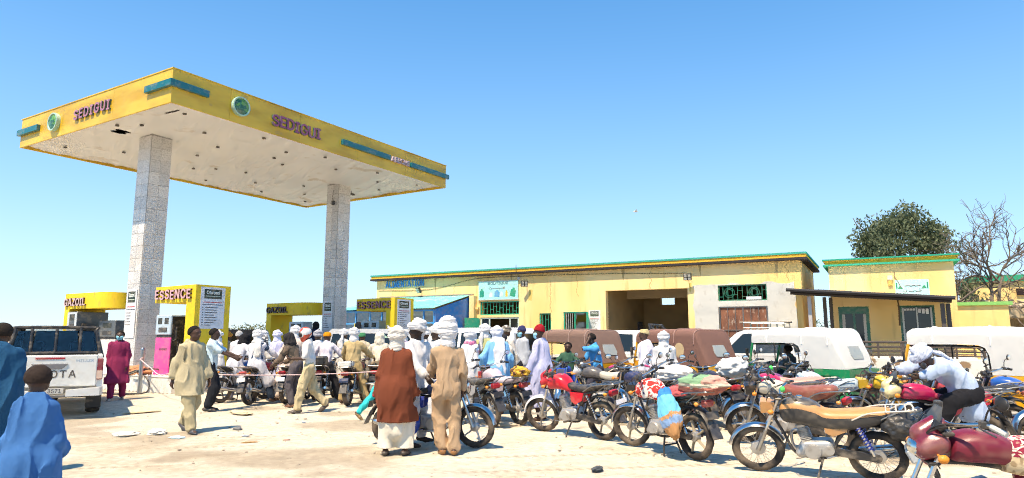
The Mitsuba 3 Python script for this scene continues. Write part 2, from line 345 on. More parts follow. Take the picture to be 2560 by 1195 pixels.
def mesh_field(F, r, margin=0.05):
    lo, hi = F.bounds(); L = 3; R = r * 2 ** L
    n = np.ceil((hi - lo) / R).astype(int) + 1
    idx = np.stack(np.meshgrid(*[np.arange(k) for k in n], indexing='ij'), -1).reshape(-1, 3)
    off = np.array([[i, j, k] for i in (0, 1) for j in (0, 1) for k in (0, 1)])
    for l in range(L, -1, -1):
        s = r * 2 ** l
        d = F(lo + (idx + 0.5) * s)
        idx = idx[np.abs(d) < s * 0.87 * (1.5 if l else 3.2) + (margin if l else 0.008)]
        if l: idx = (idx[:, None] * 2 + off[None]).reshape(-1, 3)
    N = (n * 2 ** L + 2).astype(np.int64)
    lin = lambda q: (q[..., 0] * N[1] + q[..., 1]) * N[2] + q[..., 2]
    cor = idx[:, None] + off[None]
    cl = lin(cor); u, inv = np.unique(cl, return_inverse=True); inv = inv.reshape(cl.shape)
    pts = np.stack([u // (N[1] * N[2]), u // N[2] % N[1], u % N[2]], 1)
    val = F(lo + pts * r); V = val[inv]; neg = V < 0
    act = neg.any(1) & ~neg.all(1); idx, V, cor = idx[act], V[act], cor[act]
    edges = [(a, b) for a in range(8) for b in range(a + 1, 8) if bin(a ^ b).count('1') == 1]
    acc = np.zeros((len(idx), 3)); cnt = np.zeros(len(idx))
    for a, b in edges:
        x = (V[:, a] < 0) != (V[:, b] < 0); t = V[:, a] / np.where(x, V[:, a] - V[:, b], 1)
        acc += np.where(x[:, None], off[a] + t[:, None] * (off[b] - off[a]), 0); cnt += x
    verts = lo + (idx + acc / cnt[:, None]) * r
    cell = lin(idx); order = np.argsort(cell); sc = cell[order]
    faces = []
    for ax in range(3):
        e = [0, 0, 0]; e[ax] = 1; b1 = off.tolist().index(e)
        x = (V[:, 0] < 0) != (V[:, b1] < 0); c = idx[x]; s0 = V[x, 0] < 0
        o1, o2 = np.zeros(3, int), np.zeros(3, int); o1[(ax + 1) % 3] = 1; o2[(ax + 2) % 3] = 1
        ids, ok = [], np.ones(len(c), bool)
        for q in (c, c - o1, c - o1 - o2, c - o2):
            k = lin(q); w = np.clip(np.searchsorted(sc, k), 0, len(sc) - 1); ok &= (sc[w] == k) & (q >= 0).all(1); ids.append(order[w])
        Q = np.stack(ids, 1)[ok]; s0 = s0[ok]
        Q = np.where(s0[:, None], Q, Q[:, ::-1])
        faces += [Q[:, [0, 1, 2]], Q[:, [0, 2, 3]]]
    m = TM(verts, np.vstack(faces))
    return m

# ---------------------------------------------------------------- the ground
def ground_mesh():
    a = np.concatenate([-np.geomspace(3000, 26, 12), np.linspace(-24, 24, 60), np.geomspace(26, 3000, 12)])
    b = np.concatenate([[-3000, -600, -120, -30], np.linspace(-8, 45, 66), np.geomspace(50, 3000, 12)])
    X, Y = np.meshgrid(a, b, indexing='ij'); v = np.stack([X, Y, X * 0], -1).reshape(-1, 3)
    k = np.exp(-((v[:, 0] / 26) ** 2 + ((v[:, 1] - 12) / 30) ** 2) ** 2)
    v[:, 2] = (meshkit.fbm(v * [0.35, 0.35, 0], 3, 4) - 0.5) * 0.05 * k - 0.005
    n, m = len(a), len(b); i = (np.arange(n - 1)[:, None] * m + np.arange(m - 1)[None]).ravel()
    return TM(v, np.vstack([np.stack([i, i + m, i + m + 1], 1), np.stack([i, i + m + 1, i + 1], 1)]))
single('ground', ground_mesh(), 'ground_sand', smooth=True, kind='structure')

# ---------------------------------------------------------------- fuel station canopy
CAN = frame(-9.570, 17.942, 0.5174, 0.8558)          # x along the shaded long fascia, y along the sunlit one
CW, CL, CH, FH = 8.874, 12.825, 8.1, 1.0
can = thing('fuel_station_canopy', 'tall yellow fuel station canopy on two stone clad columns', 'canopy', CAN)
GOLD, TEAL = 'sheet_gold', (0.008, 0.13, 0.155)
for a, b in zip([0, 1.88, 4.59, 7.32, 10.09], [1.88, 4.59, 7.32, 10.09, CL]):
    add(can, 'fascia_panel', bx(a + (0.004 if a else 0), b - 0.004, 0, 0.05, CH, CH + FH + 0.012 * math.sin(a * 3), 0.004), GOLD)
    add(can, 'fascia_panel', bx(a + 0.004, b - 0.004, CW - 0.05, CW, CH, CH + FH, 0.004), GOLD)
for a, b in zip([0.05, 3.0, 6.0], [3.0, 6.0, CW - 0.05]):
    add(can, 'fascia_panel', bx(0, 0.05, a + 0.001, b - 0.004, CH, CH + FH, 0.004), GOLD)
    add(can, 'fascia_panel', bx(CL - 0.05, CL, a + 0.001, b - 0.004, CH, CH + FH, 0.004), GOLD)
add(can, 'trim_strip', cat(bx(-0.02, CL + 0.02, -0.02, 0.07, CH + FH, CH + FH + 0.03), bx(-0.02, 0.07, 0.071, CW + 0.02, CH + FH, CH + FH + 0.03)), 'sheet_gold', None, False)
def soffit():
    nx, ny = 300, 150
    X, Y = np.meshgrid(np.linspace(0.052, CL - 0.052, nx), np.linspace(0.052, CW - 0.052, ny), indexing='ij')
    P = np.stack([X, Y, X * 0], -1).reshape(-1, 3)
    q = P @ rot('z', 24)[:3, :3].T
    w = meshkit.fbm(q * [1.9, 0.38, 0], 3, 2) + 0.5 * (1 - np.abs(2 * meshkit.noise(q * [2.6, 0.5, 0], 9) - 1)) ** 3
    seam = np.minimum(np.abs((P[:, 1] + 0.6) % 1.48 - 0.74), 0.06) / 0.06
    P[:, 2] = CH + 0.10 - 0.115 * (w - 0.55) * 0.8
    P[:, 2] = np.maximum(P[:, 2], CH + 0.005) + 0.012 * (1 - seam)
    i = (np.arange(nx - 1)[:, None] * ny + np.arange(ny - 1)[None]).ravel()
    F = np.vstack([np.stack([i, i + ny + 1, i + ny], 1), np.stack([i, i + 1, i + ny + 1], 1)])
    c = P[F].mean(1)
    hole = ((np.abs(c[:, 0] - 0.98) < 0.20 + 0.05 * np.sin(c[:, 1] * 23)) & (np.abs(c[:, 1] - 4.35) < 0.26)) | ((np.abs(c[:, 0] - 0.62) < 0.03) & (np.abs(c[:, 1] - 0.9) < 0.35))
    return TM(P, F[~hole])
add(can, 'soffit', soffit(), 'soffit_sheet', None, True)
add(can, 'roof_deck', bx(0.051, CL - 0.051, 0.051, CW - 0.051, CH + 0.55, CH + 0.6), 'matte', (0.12, 0.11, 0.10), False)
dl = lathe([(0.058, 0.03), (0.062, -0.010), (0.050, -0.012), (0.042, 0.03)], 14)
for x, y in [(0.87, 0.7), (0.84, 2.87), (0.45, 3.54), (0.87, 7.6), (2.29, 6.5), (2.34, 1.9), (3.6, 3.0), (3.74, 0.75), (6.5, 0.8), (8.0, 1.8), (5.5, 5.8), (6.5, 5.3), (7.9, 6.5), (5.0, 6.5), (6.5, 7.9), (9.3, 0.8), (11.8, 0.8), (10.5, 1.9), (11.7, 2.9), (5.3, 1.5), (5.6, 2.5), (6.4, 3.0), (9.4, 5.2), (10.6, 6.5), (9.2, 7.75), (11.8, 7.8), (2.3, 4.9), (3.9, 4.6), (11.8, 5.3)]:
    add(can, 'downlight', dl, 'plastic', (0.10, 0.095, 0.09), 35, tr(x, y, CH + 0.03))
add(can, 'loose_lamp', cat(tube([(0, 0, 0.1), (0.02, 0, -0.05)], 0.012), bx(-0.16, 0.16, -0.06, 0.06, -0.12, -0.05)), 'plastic', (0.03, 0.03, 0.03), 35, tr(11.3, 4.2, CH))
# teal bands, roundels, raised letters
def band(M, L, h=0.2):
    q = add(can, 'teal_band', bx(0, L, -0.11, -0.002, 0, h, 0.006), 'paint', TEAL, 35, M)
RF = tr(0, 0, 0)                                        # the shaded fascia faces -y
LF = tr(0, 0, 0) @ rot('z', -90)                        # its x runs towards -y of the canopy, facing -x
band(tr(0.0, 0, CH + 0.46), 1.10); band(tr(6.48, 0, CH + 0.40), 2.58); band(tr(10.33, 0, CH + 0.40), CL - 10.33 + 0.10)
band(LF @ tr(-1.19, 0, CH + 0.46), 1.30); band(LF @ tr(-CW - 0.05, 0, CH + 0.40), CW - 8.0 + 0.55)
def f_globe(v):
    x, z = v[:, 0] / 0.27, v[:, 2] / 0.27; r = np.hypot(x, z)
    grid = (np.abs((x / np.sqrt(np.maximum(1e-3, 1 - z * z)) * 3.2) % 1 - 0.5) > 0.42) | (np.abs((z * 3.2) % 1 - 0.5) > 0.42)
    land = meshkit.fbm(v * [9, 0, 9], 3, 3) + 0.25 * (x > -0.1) * (z > -0.4) > 0.62
    c = np.tile([0.012, 0.10, 0.05], (len(v), 1)); c[land] = (0.10, 0.28, 0.04); c[grid & ~land] = (0.05, 0.2, 0.12); return c
def disc_grid(R, k=34):
    a = np.linspace(-R, R, k); X, Z = np.meshgrid(a, a, indexing='ij'); i = (np.arange(k - 1)[:, None] * k + np.arange(k - 1)[None]).ravel()
    s = np.maximum(1, np.hypot(X, Z) / R); V = np.stack([X / s, 0 * X, Z / s], -1).reshape(-1, 3); V[:, 1] = -0.04 * (1 - (V[:, 0] ** 2 + V[:, 2] ** 2) / R ** 2)
    return TM(V, np.vstack([np.stack([i, i + k, i + k + 1], 1), np.stack([i, i + k + 1, i + 1], 1)]))
GLOBE, ROUND = disc_grid(0.25), lathe([(0.30, 0.0), (0.31, 0.10), (0.30, 0.13), (0.265, 0.13), (0.25, 0.10), (0.25, 0.0)], 40, 'y')
for M in (tr(2.2, 0, CH + 0.52), LF @ tr(-6.45, 0, CH + 0.50)):
    q = add(can, 'roundel', ROUND, 'paint', (0.35, 0.55, 0.45), 35, M)
    add(q, 'roundel_face', GLOBE, 'paint', f_globe, True, tr(0, -0.10, 0))
MAUVE, LSIDE = (0.26, 0.06, 0.15), (0.05, 0.15, 0.17)
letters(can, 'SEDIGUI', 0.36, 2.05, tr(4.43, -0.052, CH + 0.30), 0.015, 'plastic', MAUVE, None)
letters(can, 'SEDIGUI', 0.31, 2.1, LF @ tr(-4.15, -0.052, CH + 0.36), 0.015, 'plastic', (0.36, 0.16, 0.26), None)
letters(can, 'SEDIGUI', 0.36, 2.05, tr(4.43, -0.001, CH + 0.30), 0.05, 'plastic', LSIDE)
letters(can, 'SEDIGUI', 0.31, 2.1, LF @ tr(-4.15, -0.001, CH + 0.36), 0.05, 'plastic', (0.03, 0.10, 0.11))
letters(can, 'ABECHE', 0.20, 1.1, tr(9.70, -0.001, CH + 0.40), 0.09, 'plastic', (0.45, 0.36, 0.40))
# columns clad with stone tiles
TILE = bx(-0.171, 0.171, -0.012, 0.0, 0.0, 0.399, 0.003)
for x0 in (1.62, 9.96):
    q = add(can, 'column', bx(0, 0.70, 0, 0.70, 0.0, CH + 0.10), 'matte', (0.30, 0.29, 0.28), False, tr(x0, 3.62, 0))
    for side, M in enumerate((I4, tr(0.70, 0) @ rot('z', 90), tr(0.70, 0.70) @ rot('z', 180), tr(0, 0.70) @ rot('z', -90))):
        for r in range(20):
            for c in (0, 1):
                add(q, 'tile', TILE, GRANITES[rng.integers(3)], None, False, M @ tr(0.176 + 0.348 * c, -0.001 - 0.003 * rng.random(), 0.012 + 0.4075 * r))
add(can, 'wall_lamp', cat(tube(curve([(0, 0, 0.55), (-0.06, 0, 0.35), (-0.05, 0, 0.1)]), 0.012), bx(-0.10, 0.04, -0.05, 0.05, -0.12, 0.08, 0.02)), 'plastic', (0.06, 0.06, 0.06), 35, tr(9.90, 3.85, CH - 0.75))

# islands with hexagonal tiles
def hexa(r, t=0.012):
    a = np.arange(6) * np.pi / 3 + np.pi / 6
    return ext(Polygon(np.stack([r * np.cos(a), r * np.sin(a)], 1)), t)
HEX = hexa(0.105); HEX.apply_transform(XZ)
def island(x0, x1, y0, y1, label, tiles):
    k = thing('pump_island', label, 'pump island', CAN)
    add(k, 'base', bx(x0, x1, y0, y1, -0.1, 0.44, 0.01), 'matte', (0.42, 0.38, 0.33), False)
    add(k, 'top_slab', bx(x0 - 0.03, x1 + 0.03, y0 - 0.03, y1 + 0.03, 0.441, 0.475, 0.008), 'matte', (0.62, 0.57, 0.50), False)
    if tiles:
        for M, L in ((tr(x0, y1) @ rot('z', -90), y1 - y0), (tr(x0, y0), x1 - x0)):
            for r in range(3):
                for c in range(int(L / 0.19)):
                    x = 0.11 + 0.188 * c + (0.094 if r % 2 else 0)
                    if x < L - 0.1:
                        v = rng.random(); add(k, 'tile', HEX, 'plastic', [(0.72, 0.70, 0.65), (0.62, 0.61, 0.58), (0.50, 0.48, 0.45)][0 if v < 0.6 else 1 if v < 0.88 else 2], False, M @ tr(x, -0.0005, 0.09 + 0.162 * r))
    return k
island(0.97, 3.1, 0.3, 8.6, 'low pump island faced with white hexagonal tiles beside the bollard', True)
island(9.25, 11.4, -0.6, 8.0, 'second pump island hidden behind the crowd of riders', False)

# pump portals: a post, a beam and raised letters
def poster(k, M, w, h, price=True):
    """the printed price sheet"""
    q = add(k, 'poster', bx(-w / 2, w / 2, -0.006, 0, 0, h), 'plastic', (0.66, 0.68, 0.72), False, M)
    add(q, 'poster_heading', bx(-w * 0.36, w * 0.36, -0.009, -0.0065, h * 0.72, h * 0.95), 'plastic', (0.015, 0.03, 0.02), False)
    add(q, 'poster_title', text3('Obromi', h * 0.075, 0.002, True, w * 0.55), 'plastic', (0.75, 0.8, 0.76), False, tr(0, -0.0095, h * 0.835))
    add(q, 'poster_print', cat(bx(-w * 0.3, w * 0.3, -0.0105, -0.0095, h * 0.775, h * 0.79)), 'plastic', (0.5, 0.6, 0.5), False)
    add(q, 'poster_print', cat(bx(-w * 0.38, w * 0.38, -0.009, -0.0065, h * 0.625, h * 0.645)), 'plastic', (0.45, 0.04, 0.04), False)
    ln = [bx(-w * 0.42, w * 0.42, -0.009, -0.0065, h * 0.57, h * 0.585)]
    for i in range(8 if price else 5):
        z = h * (0.50 - 0.06 * i); ln += [bx(-w * 0.42, -w * 0.36, -0.009, -0.0065, z, z + h * 0.02), bx(-w * 0.30, -w * 0.30 + w * (0.25 + 0.35 * rng.random()), -0.009, -0.0065, z, z + h * 0.018)]
    add(q, 'poster_print', cat(*ln), 'plastic', (0.03, 0.03, 0.04), False)
MUL = [(0.55, 0.25, 0.30), (0.42, 0.30, 0.38), (0.50, 0.20, 0.25)]
def word(k, w, M, h, width, lit):
    letters(k, w, h, width, M @ tr(0, -0.002, 0), 0.05, 'plastic', (0.05, 0.02, 0.03))
    letters(k, w, h * 0.97, width, M @ tr(0, -0.053, 0.003), 0.012, 'plastic', lit)
def essence(x0, y0, label, Hh, lit):
    """post at low y, the beam reaches to high y; faces -x"""
    k = thing('pump_portal', label, 'pump portal', CAN @ tr(x0, y0, 0) @ rot('z', -90))       # local x runs to -y of the canopy; front faces -y local
    # local: x from -1.95 (beam end) to 0 (post), y from 0 (front) to 1.15 (back)
    P = Polygon([(-2.0, Hh - 0.50), (-0.42, Hh - 0.50), (-0.42, 0.47), (0, 0.47), (0, Hh), (-2.0, Hh - 0.02)])
    add(k, 'portal_frame', wallext(P, 0.0, 1.15), 'render_gold', None, 30)
    word(k, 'ESSENCE', tr(-1.05, 0, Hh - 0.40), 0.27, 1.75, lit)
    poster(k, tr(0.002, 0.56, Hh - 1.28) @ rot('z', 90), 0.80, 1.22)
    return k
def gazoil(x0, y0, label, Hh, lit, L=2.7):
    """post at high y, rounded beam end at low y"""
    k = thing('pump_portal', label, 'pump portal', CAN @ tr(x0, y0, 0) @ rot('z', -90))
    a = np.linspace(-np.pi / 2, np.pi / 2, 14)
    plan = Polygon([(0, 0)] + [(L - 0.6 + 0.6 * math.cos(t), 0.6 + 0.6 * math.sin(t)) for t in a] + [(0, 1.2)])
    add(k, 'portal_beam', ext(plan, 0.52, Hh - 0.52), 'render_gold', None, 30)
    add(k, 'portal_post', bx(0.001, 0.32, 0.002, 1.198, 0.47, Hh - 0.521), 'render_gold', None, 30)
    word(k, 'GAZOIL', tr(0.72, 0, Hh - 0.42), 0.25, 1.35, lit)
    return k
essence(1.41, 0.37, 'yellow pump portal lettered ESSENCE with a large price sheet, beside the pink pump', 3.1, (0.62, 0.36, 0.40))
gazoil(1.42, 7.75, 'yellow rounded pump portal lettered GAZOIL above the white pickup', 3.05, (0.55, 0.40, 0.42))
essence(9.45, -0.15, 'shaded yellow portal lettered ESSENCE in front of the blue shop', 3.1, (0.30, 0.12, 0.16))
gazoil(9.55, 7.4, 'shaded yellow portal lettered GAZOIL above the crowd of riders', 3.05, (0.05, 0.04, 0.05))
for x0 in (1.60, 9.94):
    k = thing('column_poster', 'white price sheet with black heading pasted on the %s canopy column' % ('near' if x0 < 5 else 'far'), 'poster', CAN @ tr(x0, 3.97, 0) @ rot('z', -90))
    poster(k, tr(0, -0.013, 1.55), 0.56, 1.55, False)

# fuel pumps
def pump(x, y, label, w, d, h, body, head, twin=False, front='-x'):
    k = thing('fuel_pump', label, 'fuel pump', CAN @ tr(x, y, 0.476) @ rot('z', -90))
    add(k, 'cabinet', bx(-w / 2, w / 2, 0, d, 0, h * 0.62, 0.012), 'paint', body, 30)
    add(k, 'collar', bx(-w / 2 + 0.02, w / 2 - 0.02, 0.02, d - 0.02, h * 0.62, h * 0.67), 'plastic', (0.03, 0.03, 0.035), False)
    hd = add(k, 'head', bx(-w / 2, w / 2, -0.02, d, h * 0.67, h, 0.015), 'paint', head, 30)
    for s in ((-1, 1) if twin else (0,)):
        add(hd, 'display', bx(s * w * 0.22 - w * (0.13 if twin else 0.26), s * w * 0.22 + w * (0.13 if twin else 0.26), -0.028, -0.0205, h * 0.85, h * 0.95), 'plastic', (0.03, 0.035, 0.03), False)
    add(hd, 'keypad', bx(-w * 0.28, w * 0.28, -0.028, -0.0205, h * 0.71, h * 0.79), 'plastic', (0.05, 0.05, 0.05), False)
    add(k, 'nozzle', cat(tube([(w / 2 + 0.05, 0.2, h * 0.75), (w / 2 + 0.06, 0.16, h * 0.6), (w / 2 + 0.05, 0.05, h * 0.56)], 0.022), bx(w / 2, w / 2 + 0.09, 0.12, 0.26, h * 0.6, h * 0.8, 0.01)), 'plastic', (0.02, 0.02, 0.02))
    add(k, 'hose', tube(curve([(w / 2 + 0.06, 0.2, h * 0.62), (w / 2 + 0.14, 0.14, h * 0.2), (w / 2 + 0.16, 0.1, 0.1), (w / 2 + 0.1, 0.25, h * 0.3), (w / 2 + 0.02, 0.3, h * 0.66)]), 0.016), 'plastic', (0.02, 0.02, 0.02))
    return k
PINK, PALE, DARK = (0.72, 0.06, 0.30), (0.42, 0.52, 0.60), (0.07, 0.085, 0.10)
k = pump(1.30, 1.65, 'pink fuel pump with pale blue head, lettered ESSENCE', 0.75, 0.5, 1.75, PINK, PALE, True)
add(k, 'lettering', text3('ESSENCE', 0.06, 0.002, True, 0.38), 'plastic', (0.05, 0.02, 0.03), False, tr(0.05, -0.003, 0.72))
add(k, 'side_panel', bx(0.376, 0.392, 0.03, 0.47, 0.02, 1.70), 'plastic', (0.02, 0.02, 0.025), False)  # near-black sheet puts the shade on this side of the pump into colour
k = pump(1.35, 7.0, 'tall dark fuel pump with pale framed screen under the rounded portal', 0.62, 1.0, 1.95, (0.09, 0.11, 0.13), (0.06, 0.075, 0.09))
add(k, 'screen_panel', cat(bx(-0.30, 0.30, -0.027, -0.0205, 1.33, 1.39), bx(-0.30, 0.30, -0.027, -0.0205, 1.87, 1.93), bx(-0.30, -0.17, -0.027, -0.0205, 1.391, 1.869), bx(0.17, 0.30, -0.027, -0.0205, 1.391, 1.869)), 'paint', (0.48, 0.53, 0.57), False)
k = pump(1.75, 5.55, 'dark grey fuel pump with wide screen between the tall pump and the column', 1.0, 0.6, 1.65, (0.60, 0.61, 0.61), DARK)
pump(9.7, 5.6, 'pale blue pump head under the far GAZOIL portal', 0.9, 0.5, 1.75, (0.5, 0.5, 0.5), PALE, True)
pump(9.7, 1.3, 'pale blue pump head under the far ESSENCE portal', 0.9, 0.5, 1.75, (0.5, 0.5, 0.5), PALE, True)

# ---------------------------------------------------------------- the long shop building
FAC = frame(-8.40, 41.48, 0.8775, -0.4793, -0.608) @ scl(1.38)          # built larger than drawn; x along the facade, y into the building
PY, PV = 'plaster_yellow', 'paint'
shop = thing('shop_building', 'long low yellow shop building with teal coping and an open garage', 'building', FAC)
LEN, DEP, WH = 17.63, 4.6, 4.06
front = sbox(0, -0.2, LEN, WH)
for r in [(5.45, 0, 7.25, 2.36), (5.45, 2.46, 7.25, 3.0), (8.15, 1.45, 8.65, 2.49), (9.18, 1.45, 10.14, 2.52), (10.9, -0.2, 13.94, 3.28), (14.98, 2.79, 16.56, 3.33), (14.97, 0, 16.56, 2.60), (0.6, 0, 4.8, 2.5)]:
    front = front.difference(sbox(*r[:2], *r[2:]))
add(shop, 'front_wall', wallext(front, 0, 0.25), PY, None, False)
add(shop, 'side_wall', bx(LEN - 0.25, LEN, 0.25, DEP, -0.2, WH), PY, None, False)
add(shop, 'side_wall', bx(0, 0.25, 0.25, DEP, -0.2, WH), PY, None, False)
back = sbox(0, -0.2, LEN, WH).difference(sbox(11.63, 2.93, 12.24, 3.29))
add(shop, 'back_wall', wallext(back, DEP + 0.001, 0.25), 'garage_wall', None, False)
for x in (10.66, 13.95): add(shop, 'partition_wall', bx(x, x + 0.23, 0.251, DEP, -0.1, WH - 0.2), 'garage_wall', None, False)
add(shop, 'garage_beam', bx(10.9, 13.94, 2.4, 2.7, 3.1, 3.8), 'matte', (0.40, 0.33, 0.22), False)
add(shop, 'garage_door_leaf', bx(0, 0.04, 0, 0.55, 0, 2.2), 'paint', (0.03, 0.05, 0.10), False, tr(10.90, 3.7, 0))
add(shop, 'roof', bx(0.01, LEN - 0.01, 0.01, DEP + 0.24, WH, WH + 0.12), 'matte', (0.4, 0.37, 0.32), False)
def ringbox(o, z0, z1, x1=LEN, x0=0.0, d=DEP + 0.25, t=0.3):
    return cat(bx(x0 - o, x1 + o, -o, t, z0, z1), bx(x0 - o, x0 + t, t + 0.001, d - t, z0, z1), bx(x1 - t, x1 + o, t + 0.001, d - t, z0, z1), bx(x0 - o, x1 + o, d - t + 0.001, d + o, z0, z1))
add(shop, 'drip_edge', ringbox(0.22, 4.062, 4.14), 'matte', lambda v: np.where((meshkit.fbm(v * [5, 5, 30], 3, 1) > 0.66)[:, None], [[0.30, 0.27, 0.25]], [[0.04, 0.036, 0.04]]), False)
add(shop, 'cornice', ringbox(0.19, 4.142, 4.245), 'matte', (0.72, 0.42, 0.05), False)
add(shop, 'coping', ringbox(0.22, 4.247, 4.31), 'matte', (0.05, 0.34, 0.27), False)
# grey repair patch with ragged edge
random.seed(3)
def ragged(x0, z0, x1, z1, a=0.09, st=0.18):
    P = []
    for (ax, az), (bx_, bz) in zip([(x0, z0), (x1, z0), (x1, z1), (x0, z1)], [(x1, z0), (x1, z1), (x0, z1), (x0, z0)]):
        n = max(2, int(math.hypot(bx_ - ax, bz - az) / st))
        for i in range(n): P.append((ax + (bx_ - ax) * i / n + a * (random.random() - 0.5), az + (bz - az) * i / n + a * (random.random() - 0.5)))
    return Polygon(P).buffer(0)
pt = ragged(14.15, 0.1, 17.42, 3.36).difference(sbox(14.98, 2.79, 16.56, 3.33)).difference(sbox(14.97, -1, 16.56, 2.60))
add(shop, 'cement_patch', wallext(pt, -0.012, 0.011), 'cement_patch', None, False)
crk = [(8.63 + 0.03 * math.sin(i * 2.1) + 0.02 * random.random(), 3.75 - i * 0.12) for i in range(14)]
add(shop, 'wall_crack', wallext(shapely.LineString(crk).buffer(0.008), -0.003, 0.0028), 'matte', (0.30, 0.22, 0.10), False)
for j, (xc, z1, z0) in enumerate(((4.15, 3.75, 3.35), (12.6, 4.0, 3.3), (9.75, 4.0, 3.1), (17.2, 3.95, 3.4))):
    cr_ = [(xc + 0.05 * math.sin(i * 1.7 + j) + 0.03 * random.random(), z1 - i * (z1 - z0) / 7) for i in range(8)]
    add(shop, 'wall_crack', wallext(shapely.LineString(cr_).buffer(0.006), -0.003, 0.0028), 'matte', (0.30, 0.22, 0.10), False)
add(shop, 'wall_cable', tube(curve([(0.1, -0.02, 3.62), (3.0, -0.02, 3.60), (5.2, -0.02, 3.95), (7.25, -0.02, 3.97), (10.5, -0.02, 3.92), (13.9, -0.02, 3.80)], 6), 0.009, 5), 'plastic', (0.05, 0.05, 0.05))
for j, (xc, w_, h_) in enumerate(((3.2, 0.05, 0.7), (6.9, 0.04, 0.35), (11.6, 0.07, 0.45), (16.9, 0.06, 0.6), (14.4, 0.05, 0.4))):
    add(shop, 'rain_streak', wallext(Polygon([(xc - w_, 4.05), (xc + w_, 4.05), (xc + w_ * 0.5, 4.05 - h_ * 0.6), (xc + 0.01, 4.05 - h_), (xc - w_ * 0.6, 4.05 - h_ * 0.5)]), -0.002, 0.0018), 'matte', (0.46, 0.34, 0.16), False)
for x0, x1, z0, z1, sk in [(7.66, 7.86, 3.0, 3.42, 0.06), (14.0, 14.1, 3.15, 3.45, 0)]:
    add(shop, 'paint_scar', wallext(Polygon([(x0, z0), (x1 - 0.04, z0), (x1, z1), (x0 + sk, z1)]), -0.003, 0.0028), 'matte', (0.60, 0.46, 0.14), False)
GREEN, DGREEN = (0.02, 0.36, 0.22), (0.01, 0.10, 0.07)
def grille(x0, x1, z0, z1, color, y=0.06, pitch=0.12):
    k = add(shop, 'window_grille', cat(*[bx(a, b, y - 0.02, y + 0.02, c, d) for a, b, c, d in ((x0, x1, z0, z0 + 0.04), (x0, x1, z1 - 0.04, z1), (x0, x0 + 0.04, z0 + 0.041, z1 - 0.041), (x1 - 0.04, x1, z0 + 0.041, z1 - 0.041))]), 'paint', color, False)
    n = int((x1 - x0) / pitch)
    for i in range(1, n):
        x = x0 + (x1 - x0) * i / n; add(k, 'bar', bx(x - 0.009, x + 0.009, y - 0.01, y + 0.01, z0 + 0.042, z1 - 0.042), 'paint', color, False)
    for i in range(n):                                   # short cross bars, staggered
        x = x0 + (x1 - x0) * i / n; z = z0 + (z1 - z0) * (0.25 + 0.5 * ((i * 7) % 5) / 4)
        add(k, 'cross_bar', bx(x + 0.012, x + (x1 - x0) / n - 0.012, y - 0.008, y + 0.008, z, z + 0.016), 'paint', color, False)
    return k
grille(5.45, 7.25, 2.46, 3.0, GREEN, pitch=0.15); grille(8.15, 8.65, 1.45, 2.49, GREEN); g = grille(14.98, 16.56, 2.79, 3.33, (0.015, 0.16, 0.09), pitch=0.15)
for cx in (15.35, 16.15):
    for r in (0.10, 0.16): add(g, 'scroll', lathe([(r, -0.008), (r + 0.016, -0.008), (r + 0.016, 0.008), (r, 0.008), (r, -0.008)], 20, 'y'), 'paint', (0.015, 0.16, 0.09), 35, tr(cx, 0.045, 3.07))
add(shop, 'small_sign', bx(15.9, 16.38, -0.016, -0.003, 2.82, 2.92), 'plastic', (0.7, 0.72, 0.75), False)
k = add(shop, 'window', cat(bx(9.18, 9.22, 0.02, 0.08, 1.45, 2.52), bx(10.10, 10.14, 0.02, 0.08, 1.45, 2.52), bx(9.221, 10.099, 0.02, 0.08, 2.48, 2.52), bx(9.221, 10.099, 0.02, 0.08, 1.45, 1.49), bx(9.62, 9.66, 0.02, 0.08, 1.491, 2.479)), 'paint', GREEN, False)
add(k, 'pane', bx(9.662, 10.098, 0.045, 0.05, 1.492, 2.478), 'glass_pane', None, False)
for i in range(1, 5): add(k, 'bar', bx(9.22 + 0.08 * i - 0.007, 9.22 + 0.08 * i + 0.007, 0.03, 0.05, 1.492, 2.478), 'paint', (0.6, 0.66, 0.62), False)
add(k, 'shutter', bx(0, 0.42, -0.015, 0.015, 1.47, 2.50), 'paint', GREEN, False, tr(10.15, -0.02, 0) @ rot('z', -62))
poster(shop, tr(10.45, -0.004, 1.75), 0.46, 0.82)
d = add(shop, 'shop_door', cat(bx(5.45, 7.25, 0.03, 0.10, 2.30, 2.36), bx(5.45, 5.52, 0.03, 0.10, 0, 2.299), bx(7.18, 7.25, 0.03, 0.10, 0, 2.299), bx(5.85, 5.90, 0.03, 0.10, 0, 2.299), bx(6.80, 6.85, 0.03, 0.10, 0, 2.299)), 'paint', (0.55, 0.66, 0.62), False)
for a, b in ((5.522, 5.848), (6.852, 7.178)): add(d, 'pane', bx(a, b, 0.06, 0.065, 0.02, 2.298), 'tinted_glass', None, False)
add(d, 'shutter', bx(0, 0.7, -0.02, 0.02, 0.02, 2.34), 'paint', GREEN, False, tr(5.43, -0.02, 0) @ rot('z', -115))
